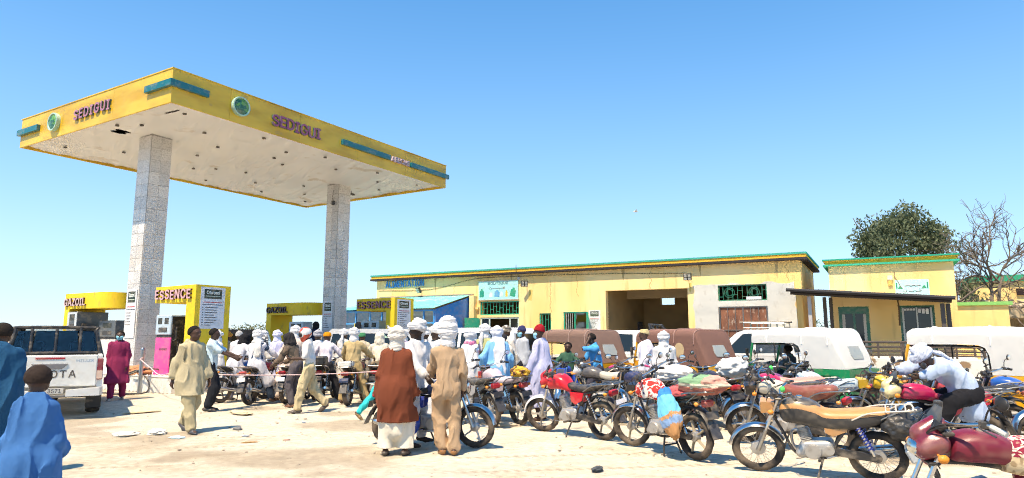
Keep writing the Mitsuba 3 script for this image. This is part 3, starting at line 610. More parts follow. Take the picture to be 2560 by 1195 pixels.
# BOUTIQUE signboard
s = thing('signboard', 'pale blue signboard lettered BOUTIQUE with painted bottles above the barred window', 'signboard', FAC @ tr(6.32, -0.06, 3.08))
add(s, 'board', bx(-0.92, 0.92, 0, 0.04, 0, 0.73, 0.006), 'plastic', (0.36, 0.72, 0.72), False)
add(s, 'board_frame', cat(bx(-0.95, 0.95, -0.012, 0.05, 0.731, 0.75), bx(-0.95, 0.95, -0.012, 0.05, -0.02, -0.001)), 'plastic', (0.62, 0.66, 0.66), False)
add(s, 'lettering', text3('BOUTIQUE', 0.10, 0.003, True, 0.95), 'plastic', (0.04, 0.16, 0.20), False, tr(0.0, -0.004, 0.60))
add(s, 'lettering_outline', cat(tube([(-0.33, -0.003, 0.44), (0.25, -0.003, 0.45)], 0.012, 6), lathe([(0.045, -.004), (0.06, -.004), (0.06, .004), (0.045, .004), (0.045, -.004)], 14, 'y').apply_translation([-0.36, -0.003, 0.44]), bx(0.24, 0.32, -0.005, -0.001, 0.42, 0.50)), 'plastic', (0.16, 0.22, 0.26), 35)
def bottle(x, w, h, c, t=0.0):
    m = ext(Polygon([(-w / 2, 0), (w / 2, 0), (w / 2, h * 0.7), (w * 0.2, h * 0.85), (w * 0.2, h), (-w * 0.2, h), (-w * 0.2, h * 0.85), (-w / 2, h * 0.7)]), 0.004); m.apply_transform(XZ)
    add(s, 'painted_bottle', m, 'plastic', c, False, tr(x, -0.001, 0.10) @ rot('y', t))
bottle(-0.76, 0.20, 0.34, (0.02, 0.30, 0.20)); bottle(-0.33, 0.15, 0.20, (0.62, 0.70, 0.75)); bottle(-0.05, 0.24, 0.28, (0.10, 0.36, 0.62), 4); bottle(0.16, 0.15, 0.22, (0.55, 0.72, 0.74)); bottle(0.40, 0.10, 0.26, (0.62, 0.46, 0.04)); bottle(0.66, 0.24, 0.36, (0.03, 0.33, 0.19), 12)
letters(shop, 'ALIMENTATION', 0.29, 2.08, tr(1.56, -0.001, 3.75), 0.04, 'plastic', (0.03, 0.26, 0.66))
def flood(x, z, label, t):
    k = thing('floodlight', label, 'floodlight', FAC @ tr(x, -0.02, z))
    add(k, 'bracket', tube(curve([(0, 0.02, 0), (0.02, -0.12, 0.02), (0.05, -0.2, 0.04)]), 0.012), 'plastic', (0.03, 0.03, 0.03))
    h = add(k, 'housing', bx(-0.14, 0.14, -0.05, 0.05, -0.12, 0.12, 0.012), 'plastic', (0.025, 0.03, 0.025), 35, tr(0.03, -0.24, 0.03) @ rot('z', t) @ rot('x', 25))
    for a in (-0.065, 0.065):
        for b in (-0.055, 0.055): add(h, 'lamp_cell', bx(a - 0.045, a + 0.045, -0.056, -0.0505, b - 0.04, b + 0.04), 'plastic', (0.6, 0.6, 0.55), False)
flood(2.48, 3.52, 'black floodlight under the blue ALIMENTATION letters', -25); flood(7.60, 3.62, 'black floodlight beside the BOUTIQUE signboard', 35); flood(13.99, 3.62, 'white lit floodlight above the grey cement patch', 5)
k = thing('junction_box', 'small grey junction box with cable above the BOUTIQUE signboard', 'junction box', FAC)
add(k, 'cover', bx(7.20, 7.32, -0.06, -0.002, 3.84, 3.94, 0.008), 'plastic', (0.45, 0.47, 0.5)); add(k, 'cable', tube(curve([(7.26, -0.02, 3.94), (7.27, -0.05, 4.05), (7.26, -0.25, 4.1), (7.25, -0.24, 4.42)]), 0.008), 'plastic', (0.05, 0.05, 0.06))
# rusty sheet metal gate
gt = thing('sheet_gate', 'rusty brown sheet metal gate in the grey cement patch', 'gate', FAC)
add(gt, 'gate_frame', cat(bx(14.98, 16.55, 0.03, 0.09, 2.56, 2.60), bx(14.98, 15.02, 0.03, 0.09, 0, 2.559), bx(16.51, 16.55, 0.03, 0.09, 0, 2.559), bx(15.745, 15.785, 0.03, 0.09, 0, 2.559)), 'metal', (0.30, 0.25, 0.22), False)
xs = np.linspace(15.02, 16.51, 7)
for i in range(6):
    for z0, z1 in ((0.02, 0.78), (0.80, 1.55), (1.57, 1.80), (1.82, 2.555)):
        add(gt, 'panel', bx(xs[i] + 0.012, xs[i + 1] - 0.012, 0.05 + 0.004 * rng.random(), 0.056, z0, z1), 'rust_sheet', None, False)
for z in (0.79, 1.56, 1.81): add(gt, 'rail', bx(15.021, 16.509, 0.02, 0.0495, z - 0.012, z + 0.012), 'metal', (0.34, 0.28, 0.24), False)
for x in xs[1:-1]: add(gt, 'rib', bx(x - 0.008, x + 0.008, 0.022, 0.0495, 0.02, 2.555), 'metal', (0.30, 0.26, 0.23), False)

# ---------------------------------------------------------------- blue glazed lean-to
BLUE = (0.02, 0.20, 0.62)
ln = thing('lean_to_shop', 'blue glazed lean-to shop with teal corrugated roof', 'lean-to', FAC)
x0, x1, yf = 0.35, 5.0, -2.5
side = Polygon([(0, 0), (-2.5, 0), (-2.5, 2.62), (0, 3.22)])
sm = ext(side, 0.06); sm.apply_transform(np.array([[0, 0, 1, 0], [1, 0, 0, 0], [0, 1, 0, 0], [0, 0, 0, 1.0]]))
add(ln, 'side_wall', sm, 'paint', BLUE, False, tr(x1 - 0.06, 0, 0)); add(ln, 'side_wall', sm, 'paint', BLUE, False, tr(x0, 0, 0))
fr = []
for z in (0.0, 0.86, 1.62, 2.08, 2.56): fr.append(bx(x0 + 0.061, x1 - 0.061, yf, yf + 0.06, z, z + 0.06))
cols = [x0 + 0.061, 1.0, 1.75, 2.35, 3.2, 3.75, 4.4, x1 - 0.121]
zs = (0.0, 0.86, 1.62, 2.08, 2.56)
fm = add(ln, 'window_frame', cat(*fr), 'paint', (0.05, 0.32, 0.72), False)
for c in cols:
    for a, b in zip(zs[:-1], zs[1:]): add(fm, 'mullion', bx(c, c + 0.055, yf + 0.002, yf + 0.058, a + 0.061, b - 0.001), 'paint', (0.05, 0.32, 0.72), False)
for i, (a, b) in enumerate(zip(cols[:-1], cols[1:])):
    for za, zb in zip(zs[:-1], zs[1:]):
        if i == 3 and zb < 2.2: continue
        add(fm, 'pane', bx(a + 0.056, b - 0.001, yf + 0.028, yf + 0.032, za + 0.061, zb - 0.001), 'glass_pane' if za > 0.5 else 'paint', None if za > 0.5 else BLUE, False)
add(ln, 'notice', bx(3.82, 4.35, yf + 0.05, yf + 0.056, 1.70, 2.05), 'plastic', (0.62, 0.68, 0.72), False); add(ln, 'notice', bx(0.98, 1.26, yf - 0.012, yf - 0.006, 1.75, 2.12), 'plastic', (0.65, 0.58, 0.10), False)
add(ln, 'notice', bx(0.75, 1.02, yf - 0.012, yf - 0.006, 1.30, 1.62), 'plastic', (0.7, 0.74, 0.76), False)
def corr(w, l, pitch=0.076, a=0.012, n=8):
    k = int(w / pitch * n); u = np.linspace(0, w, k); z = a * np.sin(u / pitch * 2 * np.pi)
    V = np.vstack([np.stack([u, 0 * u, z], 1), np.stack([u, 0 * u + l, z], 1), np.stack([u, 0 * u, z - 0.002], 1), np.stack([u, 0 * u + l, z - 0.002], 1)]); i = np.arange(k - 1)
    return TM(V, np.vstack([np.stack([i, i + 1, i + 1 + k], 1), np.stack([i, i + 1 + k, i + k], 1), np.stack([i + 2 * k, i + 1 + 3 * k, i + 1 + 2 * k], 1), np.stack([i + 2 * k, i + 3 * k, i + 1 + 3 * k], 1)]))
sh = corr(0.80, 2.72)
for i in range(6): add(ln, 'roof_sheet', sh, 'teal_roof', None, True, tr(x0 - 0.10 + 0.79 * i, -2.66, 2.66 + 0.006 * (i % 2)) @ rot('x', 13.4))
add(ln, 'ridge_flashing', bx(x0 - 0.1, x1 + 0.15, -0.10, -0.003, 3.30, 3.34), 'matte', (0.35, 0.30, 0.26), False)
add(ln, 'counter', bx(x0 + 0.5, x1 - 0.4, -1.2, -0.7, 0.0, 1.0), 'matte', (0.10, 0.12, 0.15), False)
add(shop, 'pilaster', bx(5.06, 5.30, -0.25, -0.002, 0, 3.25, 0.01), PY, None, False); add(shop, 'pilaster_cap', bx(5.301, 5.42, -0.12, -0.003, 2.70, 2.78), PY, None, False)
add(k, 'shaft', bx(5.06, 5.30, -0.25, -0.002, 0, 3.25, 0.01), 'plaster_yellow', None, False); add(k, 'cap', bx(5.26, 5.42, -0.12, -0.003, 2.70, 2.78), 'plaster_yellow', None, False)

# ---------------------------------------------------------------- small building with awning
sb = thing('small_building', 'small yellow building with green double coping beside the tall tree', 'building', FAC)
X0, X1, D2 = 18.45, 21.80, 4.0
fw = sbox(X0, -0.2, X1, 3.80)
for r in [(18.65, 0, 19.50, 2.52), (20.32, 0.7, 21.22, 2.52)]: fw = fw.difference(sbox(*r))
add(sb, 'front_wall', wallext(fw, 0, 0.22), PY, None, False)
add(sb, 'side_wall', bx(X0, X0 + 0.22, 0.221, D2, -0.2, 3.8), PY, None, False); add(sb, 'side_wall', bx(X1 - 0.22, X1, 0.221, D2, -0.2, 3.8), PY, None, False)
add(sb, 'back_wall', bx(X0, X1, D2 + 0.001, D2 + 0.22, -0.2, 3.8), PY, None, False); add(sb, 'roof', bx(X0 + 0.01, X1 - 0.01, 0.01, D2 + 0.2, 3.801, 3.9), 'matte', (0.4, 0.37, 0.32), False)
rb = lambda o, a, b: ringbox(o, a, b, X1, X0, D2 + 0.22, 0.25)
add(sb, 'cornice', rb(0.15, 3.802, 3.85), 'matte', (0.05, 0.42, 0.28), False); add(sb, 'cornice', rb(0.08, 3.852, 3.93), 'matte', (0.72, 0.46, 0.06), False); add(sb, 'cornice', rb(0.13, 3.932, 3.975), 'matte', (0.72, 0.46, 0.06), False); add(sb, 'coping', rb(0.16, 3.977, 4.02), 'matte', (0.03, 0.33, 0.21), False)
d = add(sb, 'door', cat(bx(18.65, 19.50, 0.02, 0.09, 2.30, 2.52), bx(18.65, 18.74, 0.02, 0.09, 0, 2.299), bx(19.41, 19.50, 0.02, 0.09, 0, 2.299), bx(19.05, 19.11, 0.02, 0.09, 0, 2.299), bx(18.741, 19.049, 0.02, 0.09, 0.9, 1.0), bx(19.111, 19.409, 0.02, 0.09, 0.9, 1.0)), 'paint', (0.01, 0.13, 0.07), False)
for a, b in ((18.742, 19.048), (19.112, 19.408)):
    for za, zb in ((0.02, 0.898), (1.002, 2.298)): add(d, 'pane', bx(a, b, 0.05, 0.055, za, zb), 'tinted_glass', None, False)
    add(d, 'curtain', bx(a + (0.0 if a < 19 else 0.22), b - (0.22 if a < 19 else 0.0), 0.03, 0.036, 1.02, 2.28), 'matte', (0.55, 0.55, 0.52), False)
w = add(sb, 'window', cat(bx(20.32, 21.22, 0.01, 0.07, 2.46, 2.52), bx(20.32, 20.38, 0.01, 0.07, 0.7, 2.459), bx(21.16, 21.22, 0.01, 0.07, 0.7, 2.459), bx(20.381, 21.159, 0.01, 0.07, 0.7, 0.76)), 'paint', (0.01, 0.09, 0.05), False)
add(w, 'sash', cat(bx(20.381, 20.43, 0.025, 0.055, 0.761, 2.459), bx(21.11, 21.159, 0.025, 0.055, 0.761, 2.459), bx(20.745, 20.785, 0.025, 0.055, 0.761, 2.459)), 'paint', (0.5, 0.52, 0.5), False)
for a, b in ((20.431, 20.744), (20.786, 21.109)): add(w, 'pane', bx(a, b, 0.038, 0.043, 0.762, 2.458), 'tinted_glass', None, False)
for i, x in enumerate((20.80, 20.90, 21.0)): add(w, 'notice', bx(x, x + 0.075, 0.030, 0.034, 2.30 - 0.02 * i, 2.42), 'plastic', (0.72, 0.72, 0.7), False)
for i in range(4): add(w, 'notice', bx(20.44 + 0.075 * i, 20.50 + 0.075 * i, 0.030, 0.034, 2.37, 2.43), 'plastic', (0.68, 0.68, 0.66), False)
s = thing('mosque_sign', 'pale blue sign with green corner drawings and Arabic lettering above the dark awning', 'sign', FAC @ tr(20.70, -0.03, 2.72))
add(s, 'board', bx(-0.44, 0.44, 0, 0.02, 0, 0.58), 'plastic', (0.45, 0.74, 0.74), False)
add(s, 'lettering', cat(tube(curve([(0.22, 0, 0.40), (0.10, 0, 0.385), (0.04, 0, 0.40), (-0.02, 0, 0.385), (-0.12, 0, 0.40), (-0.20, 0, 0.385)]), 0.014, 6), tube(curve([(0.24, 0, 0.24), (0.15, 0, 0.21), (0.05, 0, 0.24), (0.0, 0, 0.21), (-0.1, 0, 0.235)]), 0.012, 6), tube(curve([(-0.14, 0, 0.27), (-0.17, 0, 0.21), (-0.24, 0, 0.22)]), 0.010, 6), tube([(0.2, 0, 0.30), (0.19, 0, 0.24)], 0.009, 6)), 'plastic', (0.03, 0.05, 0.06))
for sx in (-1, 1): add(s, 'corner_drawing', cat(bx(sx * 0.40 - 0.018, sx * 0.40 + 0.018, -0.003, -0.0005, 0.30, 0.50), hull([(sx * 0.31 + a * 0.07, b, c) for a in (-1, 1) for b in (-0.003, -0.0005) for c in (0.30,)] + [(sx * 0.31, b, 0.42) for b in (-0.003, -0.0005)])), 'plastic', (0.02, 0.28, 0.13), False)
k = thing('wall_lamp', 'small square wall lamp with rusty streak below on the small building', 'wall lamp', FAC); add(k, 'lamp_body', bx(20.06, 20.21, -0.08, -0.002, 3.30, 3.44, 0.02), 'plastic', (0.70, 0.66, 0.5)); add(k, 'lamp_bowl', bx(20.075, 20.195, -0.07, -0.002, 3.12, 3.299, 0.02), 'plastic', (0.62, 0.45, 0.10)); add(k, 'conduit', tube(curve([(20.27, -0.03, 3.55), (20.26, -0.03, 3.42), (20.34, -0.03, 3.25), (20.42, -0.03, 3.05)]), 0.01), 'plastic', (0.22, 0.15, 0.08))
# awning: posts, beams and dark corrugated sheets
aw = thing('awning', 'dark corrugated metal awning on posts in front of the small building', 'awning', FAC)
def awz(x, y): return 3.00 - 0.085 * (x - 17.45) + 0.05 * (y + 2.2)
for x, y in ((18.0, -2.05), (18.35, -1.2), (18.47, -0.35), (21.28, -2.05), (21.42, -1.9)):
    add(aw, 'post', bx(x - 0.05, x + 0.05, y - 0.05, y + 0.05, 0, awz(x, y) - 0.20, 0.008), 'matte', (0.10, 0.09, 0.085) if x > 18.2 else (0.42, 0.40, 0.42), False)
for y in (-2.1, -1.1, -0.15): add(aw, 'beam', tube([(17.5, y, awz(17.5, y) - 0.12), (21.5, y, awz(21.5, y) - 0.12)], 0.055, 4), 'matte', (0.05, 0.045, 0.045), False)
for x in np.linspace(17.8, 21.2, 5): add(aw, 'rafter', tube([(x, -2.25, awz(x, -2.25) - 0.05), (x, -0.02, awz(x, -0.02) - 0.05)], 0.035, 4), 'matte', (0.05, 0.045, 0.045), False)
sh = corr(0.85, 2.42)
for i in range(5):
    x = 17.42 + 0.835 * i; add(aw, 'roof_sheet', sh, 'metal', (0.30, 0.30, 0.29), True, tr(x, -2.40, awz(x, -2.4) + 0.01 * (i % 2)) @ rot('y', 4.86) @ rot('x', 2.86))
add(aw, 'fascia_strip', tube([(17.42, -2.43, awz(17.42, -2.4) - 0.04), (21.56, -2.43, awz(21.56, -2.4) - 0.04)], 0.05, 4), 'matte', (0.045, 0.045, 0.05), False)
add(aw, 'cable', tube(curve([(20.25, -1.6, 2.72), (20.27, -1.6, 2.4), (20.26, -1.6, 1.9)]), 0.02), 'matte', (0.10, 0.06, 0.03))
# low yard wall
yw = thing('yard_wall', 'low yellow yard wall with green coping beyond the awning', 'wall', FAC)
add(yw, 'wall_body', bx(21.803, 23.05, 0.3, 0.55, -0.2, 2.50), PY, None, False); add(yw, 'coping', bx(21.803, 23.15, 0.22, 0.63, 2.501, 2.60), 'matte', (0.22, 0.48, 0.14), False)
fb = thing('far_building', 'far yellow building with green roof edge behind the bare tree', 'building', FAC)
add(fb, 'wall_body', bx(23.5, 32.0, 12.0, 18.0, -0.2, 3.95), PY, None, False); add(fb, 'coping', bx(23.35, 32.2, 11.85, 18.2, 3.951, 4.22), 'matte', (0.03, 0.32, 0.18), False); add(fb, 'vent_hole', bx(25.0, 25.35, 11.9, 11.998, 3.35, 3.62), 'matte', (0.03, 0.02, 0.02), False)
# straw shelter
ss = thing('straw_shelter', 'straw roofed shade shelter behind the bare tree', 'shelter', FAC)
def straw():
    parts = []
    for i in range(420):
        x = 22.9 + 4.0 * rng.random(); y = 1.4 + 2.4 * rng.random(); z = 2.18 + 0.35 * rng.random() + 0.06 * (y - 1.4); a = rng.normal(0, 0.25); b = rng.normal(0, 0.13); l = 0.35 + 0.3 * rng.random()
        dx, dy, dz = l * math.cos(a), l * math.sin(a), l * b
        parts.append(tube([(x - dx, y - dy, z - dz), (x + dx, y + dy, z + dz)], 0.02 + 0.015 * rng.random(), 4))
    return cat(*parts)
add(ss, 'straw_roof', cat(bx(22.95, 27.0, 1.4, 3.8, 2.15, 2.4), straw()), 'thatch', None, False, kind='stuff')
for x, y in ((23.0, 1.5), (24.3, 1.5), (25.6, 1.5), (23.0, 3.7), (25.6, 3.7)): add(ss, 'post', tube([(x, y, 0), (x + 0.05, y, 2.2)], 0.05, 7), 'bark')
add(ss, 'rear_mat', bx(22.95, 27, 3.85, 3.9, 0, 2.2), 'thatch', None, False)

# ---------------------------------------------------------------- trees and bushes
def branch_tree(base, h, r, levels, spread, seed, up=0.25, wander=0.12, n=6, kids=(2, 4), ratio=(0.6, 0.8), sides=6):
    g = np.random.default_rng(seed); out, tips = [], []
    def grow(p, d, L, r, lev):
        P = [p]; q = p.copy(); dd = d.copy()
        for i in range(n):
            dd = dd + g.normal(0, wander, 3) + [0, 0, up * 0.15]; dd /= np.linalg.norm(dd); q = q + dd * L / n; P.append(q.copy())
        out.append(tube(P, np.linspace(r, r * 0.62, n + 1), sides if lev < 2 else 4)); 
        if lev >= levels: tips.append((q, dd)); return
        for k in range(g.integers(*kids)):
            i = n if k == 0 else g.integers(n // 2, n + 1); nd = dd + g.normal(0, spread, 3) + [0, 0, up * 0.3]; nd /= np.linalg.norm(nd)
            grow(P[i].copy(), nd, L * g.uniform(*ratio), r * 0.6, lev + 1)
    grow(np.array(base, float), np.array([0.02, 0, 1.0]), h, r, 0)
    return out, tips
def leaves(centres, radii, count, size, seed, c0, c1):
    g = np.random.default_rng(seed); V, F, Cc = [], [], []
    w = np.array(radii) ** 2.0; which = g.choice(len(centres), count, p=w / w.sum())
    d = g.normal(size=(count, 3)); d /= np.linalg.norm(d, axis=1, keepdims=True)
    P = np.array(centres)[which] + d * (np.array(radii)[which] * g.uniform(0.35, 1.0, count) ** 0.5)[:, None] * [1, 1, 0.85]
    a = g.normal(size=(count, 3)); a[:, 2] -= 0.4; a /= np.linalg.norm(a, axis=1, keepdims=True); b = np.cross(a, g.normal(size=(count, 3))); b /= np.linalg.norm(b, axis=1, keepdims=True)
    s = size * g.uniform(0.6, 1.35, count)[:, None]
    V = np.stack([P, P + a * s * 0.5 + b * s * 0.28, P + a * s, P + a * s * 0.5 - b * s * 0.28], 1).reshape(-1, 3)
    i = np.arange(count) * 4; F = np.vstack([np.stack([i, i + 1, i + 2], 1), np.stack([i, i + 2, i + 3], 1)])
    t = g.random(count); col = np.array(c0) * (1 - t[:, None]) + np.array(c1) * t[:, None]; col = np.repeat(col, 4, 0)
    return TM(V, F), (lambda v: col)
tb = FAC @ np.array([20.8, 9.5, 0, 1]); tt = thing('leafy_tree', 'tall dark green leafy tree rising behind the small building', 'tree', tr(tb[0], tb[1], -0.3) @ scl(0.97, 0.97, 1.26))
br, tips = branch_tree((0, 0, 0), 2.6, 0.26, 4, 0.62, 11, up=0.35, kids=(3, 5), ratio=(0.62, 0.82))
add(tt, 'trunk', br[0], 'bark'); add(tt, 'limbs', cat(*br[1:]), 'bark', kind='stuff')
g = np.random.default_rng(5); cs, rs = [], []
for i in range(120):
    d = g.normal(size=3); d /= np.linalg.norm(d); d[2] = abs(d[2]) * 1.0 if g.random() < 0.75 else d[2]
    c = np.array([0, 0, 5.3]) + d * [2.75, 2.6, 2.15] * g.uniform(0.45, 1.0) ** 0.6; cs.append(c); rs.append(g.uniform(0.35, 0.75))
for i in range(26): cs.append(np.array([3.3, -0.4, 3.5]) + g.normal(size=3) * [0.6, 0.5, 0.95]); rs.append(g.uniform(0.3, 0.5))
lm, lc = leaves(cs, rs, 12500, 0.18, 6, (0.07, 0.10, 0.055), (0.23, 0.26, 0.16))
add(tt, 'crown', lm, 'leaf', lc, False, kind='stuff')
bt = FAC @ np.array([23.55, 1.25, 0, 1]); bare = thing('bare_tree', 'leafless thorny tree with tangled thin branches at the yard wall', 'tree', tr(bt[0], bt[1], -0.608) @ scl(1.38))
br, tips = branch_tree((0, 0, 0), 2.3, 0.10, 5, 0.58, 23, up=0.26, wander=0.2, kids=(3, 6), ratio=(0.55, 0.80), sides=6)
add(bare, 'trunk', br[0], 'bark'); add(bare, 'branches', cat(*br[1:]), 'bark', kind='stuff')
def bush(x, y, r, h, label, n, seed, c0=(0.10, 0.12, 0.05), c1=(0.26, 0.25, 0.12)):
    k = thing('bush', label, 'bush', tr(x, y, 0)); g = np.random.default_rng(seed)
    cs = [np.array([g.normal(0, r * 0.45), g.normal(0, r * 0.3), h * g.uniform(0.3, 0.9)]) for _ in range(16)]
    m, c = leaves(cs, [r * 0.35] * 16, n, 0.16, seed, c0, c1); add(k, 'foliage', m, 'leaf', c, False, kind='stuff')
    add(k, 'stem', tube([(0, 0, 0), (0.05, 0, h * 0.7)], 0.05, 6), 'bark')
bush(-19.5, 50, 2.4, 2.2, 'pale dry bush beyond the riders, between the two canopy portals', 2200, 31)
bush(-16.5, 52, 1.8, 1.9, 'smaller dry bush beside the pale bush on the horizon', 1500, 32)
bush(20.2, 46.6, 1.9, 3.0, 'green bush seen in the gap between the two yellow buildings', 1600, 33, (0.05, 0.09, 0.03), (0.14, 0.2, 0.07))

# ---------------------------------------------------------------- motorbikes: x forward, y to the bike's left, ground at z = 0
_mm = {}
def once(key, fn):
    if key not in _mm: _mm[key] = fn()
    return _mm[key]
FA, RA = np.array([0.64, 0, 0.30]), np.array([-0.63, 0, 0.30])      # axles
ST, SB = np.array([0.375, 0, 0.96]), np.array([0.455, 0, 0.76])     # steering stem
def tyre(r=0.302, w=0.047, n=64):
    a = np.linspace(0, 2 * np.pi, 15)[:-1]; prof = [(r - 0.047 + 0.047 * math.cos(t), w * math.sin(t)) for t in a]; prof.append(prof[0])
    m = lathe(prof, n, 'y'); v = m.vertices; rad = np.hypot(v[:, 0], v[:, 2]); ang = np.arctan2(v[:, 2], v[:, 0])
    k = np.round(ang / (2 * np.pi / n)).astype(int); s = ((k // 2 + (v[:, 1] > 0.006) + (v[:, 1] < -0.006) * 0) % 2)
    f = 1 + np.where(rad > r - 0.02, np.where(s > 0, 0.006, -0.010), 0)
    m.vertices = v * np.stack([f, np.ones_like(f), f], 1); return m
def ring(r0, r1, w, n=40): return lathe([(r0, -w), (r1, -w), (r1, -w * 0.6), (r1 - 0.006, 0), (r1, w * 0.6), (r1, w), (r0, w), (r0, -w)], n, 'y')
def alloy_spokes(k=5):
    ms = []
    for i in range(k):
        t = 2 * np.pi * i / k; P = []
        for r, wd, th, sk in ((0.03, 0.034, 0.026, 0), (0.11, 0.022, 0.020, 0.10), (0.238, 0.026, 0.016, 0.04)):
            a = t + sk; c = np.array([math.cos(a), 0, math.sin(a)]); u = np.array([-math.sin(a), 0, math.cos(a)]); y = np.array([0, 1.0, 0])
            P.append(np.array([c * r + u * wd * 0.5 * a1 + y * th * b1 for a1, b1 in ((1, 0.6), (0.6, 1), (-0.6, 1), (-1, 0.6), (-1, -0.6), (-0.6, -1), (0.6, -1), (1, -0.6))]))
        ms.append(loft(P))
    return ms
def wire_spokes(n=36):
    ms = []
    for i in range(n):
        t = 2 * np.pi * i / n; s = 0.028 * (1 if i % 2 else -1); o = 0.55 * (1 if (i // 2) % 2 else -1)
        ms.append(tube([(0.055 * math.cos(t + o), s, 0.055 * math.sin(t + o)), (0.243 * math.cos(t), s * 0.15, 0.243 * math.sin(t))], 0.0028, 3, False))
    return cat(*ms)
def hub(r, w): return lathe([(0.012, -w - 0.012), (0.03, -w - 0.012), (0.034, -w), (r, -w * 0.8), (r + 0.004, -w * 0.3), (r, 0), (r + 0.004, w * 0.3), (r, w * 0.8), (0.034, w), (0.03, w + 0.012), (0.012, w + 0.012)], 24, 'y')
def fender(r, w, a0, a1, drop=0.03, n=22, flare=0.0):
    T = np.radians(np.linspace(a0, a1, n)); S = np.linspace(-1, 1, 9); rings = []
    for t in T:
        o = np.array([((r - drop * abs(s) ** 2.5) * math.cos(t), w * s, (r - drop * abs(s) ** 2.5) * math.sin(t)) for s in S])
        i = np.array([((r - 0.006 - drop * abs(s) ** 2.5) * math.cos(t), (w - 0.004) * s, (r - 0.006 - drop * abs(s) ** 2.5) * math.sin(t)) for s in S[::-1]])
        rings.append(np.vstack([o, i]))
    return loft(rings)
def body(sections, p=2.6, n=22, sub=3):
    """sections (x, zc, half width, half height), smoothly interpolated"""
    S = curve(np.array(sections), sub); return loft([sell(s[0], 0, s[1], max(s[2], 0.004), max(s[3], 0.004), p, n) for s in S])
TANK = {'round': [(0.34, 0.85, 0.055, 0.05), (0.31, 0.86, 0.11, 0.085), (0.20, 0.875, 0.138, 0.105), (0.06, 0.865, 0.132, 0.10), (-0.05, 0.83, 0.095, 0.085), (-0.10, 0.80, 0.05, 0.05)],
        'sport': [(0.40, 0.80, 0.07, 0.05), (0.35, 0.84, 0.13, 0.10), (0.20, 0.875, 0.160, 0.125), (0.06, 0.85, 0.140, 0.115), (-0.04, 0.79, 0.09, 0.08), (-0.09, 0.75, 0.06, 0.05)]}
SEAT = [(0.0, 0.84, 0.06, 0.03), (-0.06, 0.82, 0.095, 0.045), (-0.20, 0.785, 0.12, 0.05), (-0.38, 0.79, 0.135, 0.055), (-0.58, 0.82, 0.13, 0.05), (-0.72, 0.845, 0.10, 0.035), (-0.76, 0.85, 0.05, 0.015)]
def strip(sections, p, n, a0, a1, k=1.012, sub=5):
    S = curve(np.array(sections), sub); rings = []; a = np.radians(np.linspace(a0, a1, n)); c, s_ = np.cos(a), np.sin(a)
    for x, zc, w, h in S:
        o = np.stack([np.full(n, x), np.sign(c) * np.abs(c) ** (2 / p) * w * k, zc + np.sign(s_) * np.abs(s_) ** (2 / p) * h * k], 1)
        i = np.stack([np.full(n, x), o[:, 1] * 0.94, zc + (o[:, 2] - zc) * 0.94], 1)[::-1]; rings.append(np.vstack([o, i]))
    return loft(rings)
def coil(p0, p1, r, wire, turns, n=9):
    p0, p1 = np.array(p0, float), np.array(p1, float); d = p1 - p0; d /= np.linalg.norm(d); u = np.cross(d, [0, 1.0, 0]); u /= np.linalg.norm(u); w = np.cross(d, u)
    t = np.linspace(0, 1, turns * n); P = p0 + (p1 - p0) * t[:, None] + r * (np.cos(2 * np.pi * turns * t)[:, None] * u + np.sin(2 * np.pi * turns * t)[:, None] * w)
    return tube(P, wire, 5)
def engine():
    case = as_tm(m3.Manifold.batch_hull([m3.Manifold.sphere(0.055, 16).translate(q) for q in ((0.16, 0.07, 0.30), (0.16, -0.07, 0.30), (-0.16, 0.07, 0.33), (-0.16, -0.07, 0.33), (0.10, 0.06, 0.40), (0.1, -0.06, 0.40), (-0.14, 0.06, 0.42), (-0.14, -0.06, 0.42))]))
    cov = [lathe([(0.0, -0.02), (0.085, -0.02), (0.095, 0.0), (0.08, 0.022), (0.0, 0.026)], 22, 'y').apply_translation([0.02, s * 0.13, 0.34]) for s in (1, -1)]
    return cat(case, *cov, lathe([(0.0, -0.015), (0.055, -0.015), (0.055, 0.014), (0.0, 0.018)], 18, 'y').apply_translation([-0.15, 0.128, 0.37]))
def cylinder_head():
    M = tr(0.07, 0, 0.40) @ rot('y', 18); f = [bx(-0.062, 0.062, -0.072, 0.072, 0.02 + 0.021 * i, 0.029 + 0.021 * i, 0.003) for i in range(9)]
    return moved(cat(bx(-0.045, 0.045, -0.055, 0.055, 0, 0.21, 0.01), *f, bx(-0.06, 0.06, -0.06, 0.06, 0.21, 0.27, 0.018)), M)
def frame_tubes():
    t = lambda P, r=0.016: tube(curve(P, 5), r, 7)
    return cat(t([SB, (0.2, 0, 0.76), (-0.1, 0, 0.72)], 0.02), t([SB, (0.33, 0, 0.5), (0.24, 0, 0.30), (0.1, 0, 0.235), (-0.15, 0, 0.25), (-0.22, 0, 0.4)], 0.018),
               *[t([(-0.08, s * 0.05, 0.72), (-0.35, s * 0.10, 0.72), (-0.62, s * 0.10, 0.76)]) for s in (1, -1)], *[t([(-0.40, s * 0.10, 0.72), (-0.25, s * 0.11, 0.5), (-0.2, s * 0.10, 0.36)]) for s in (1, -1)], tube([ST, SB], 0.03, 10))
def swingarm(): return cat(*[tube([(-0.18, s * 0.09, 0.37), (-0.66, s * 0.095, 0.30)], [0.02, 0.018], 8) for s in (1, -1)], tube([(-0.3, -0.09, 0.35), (-0.3, 0.09, 0.35)], 0.018, 8))
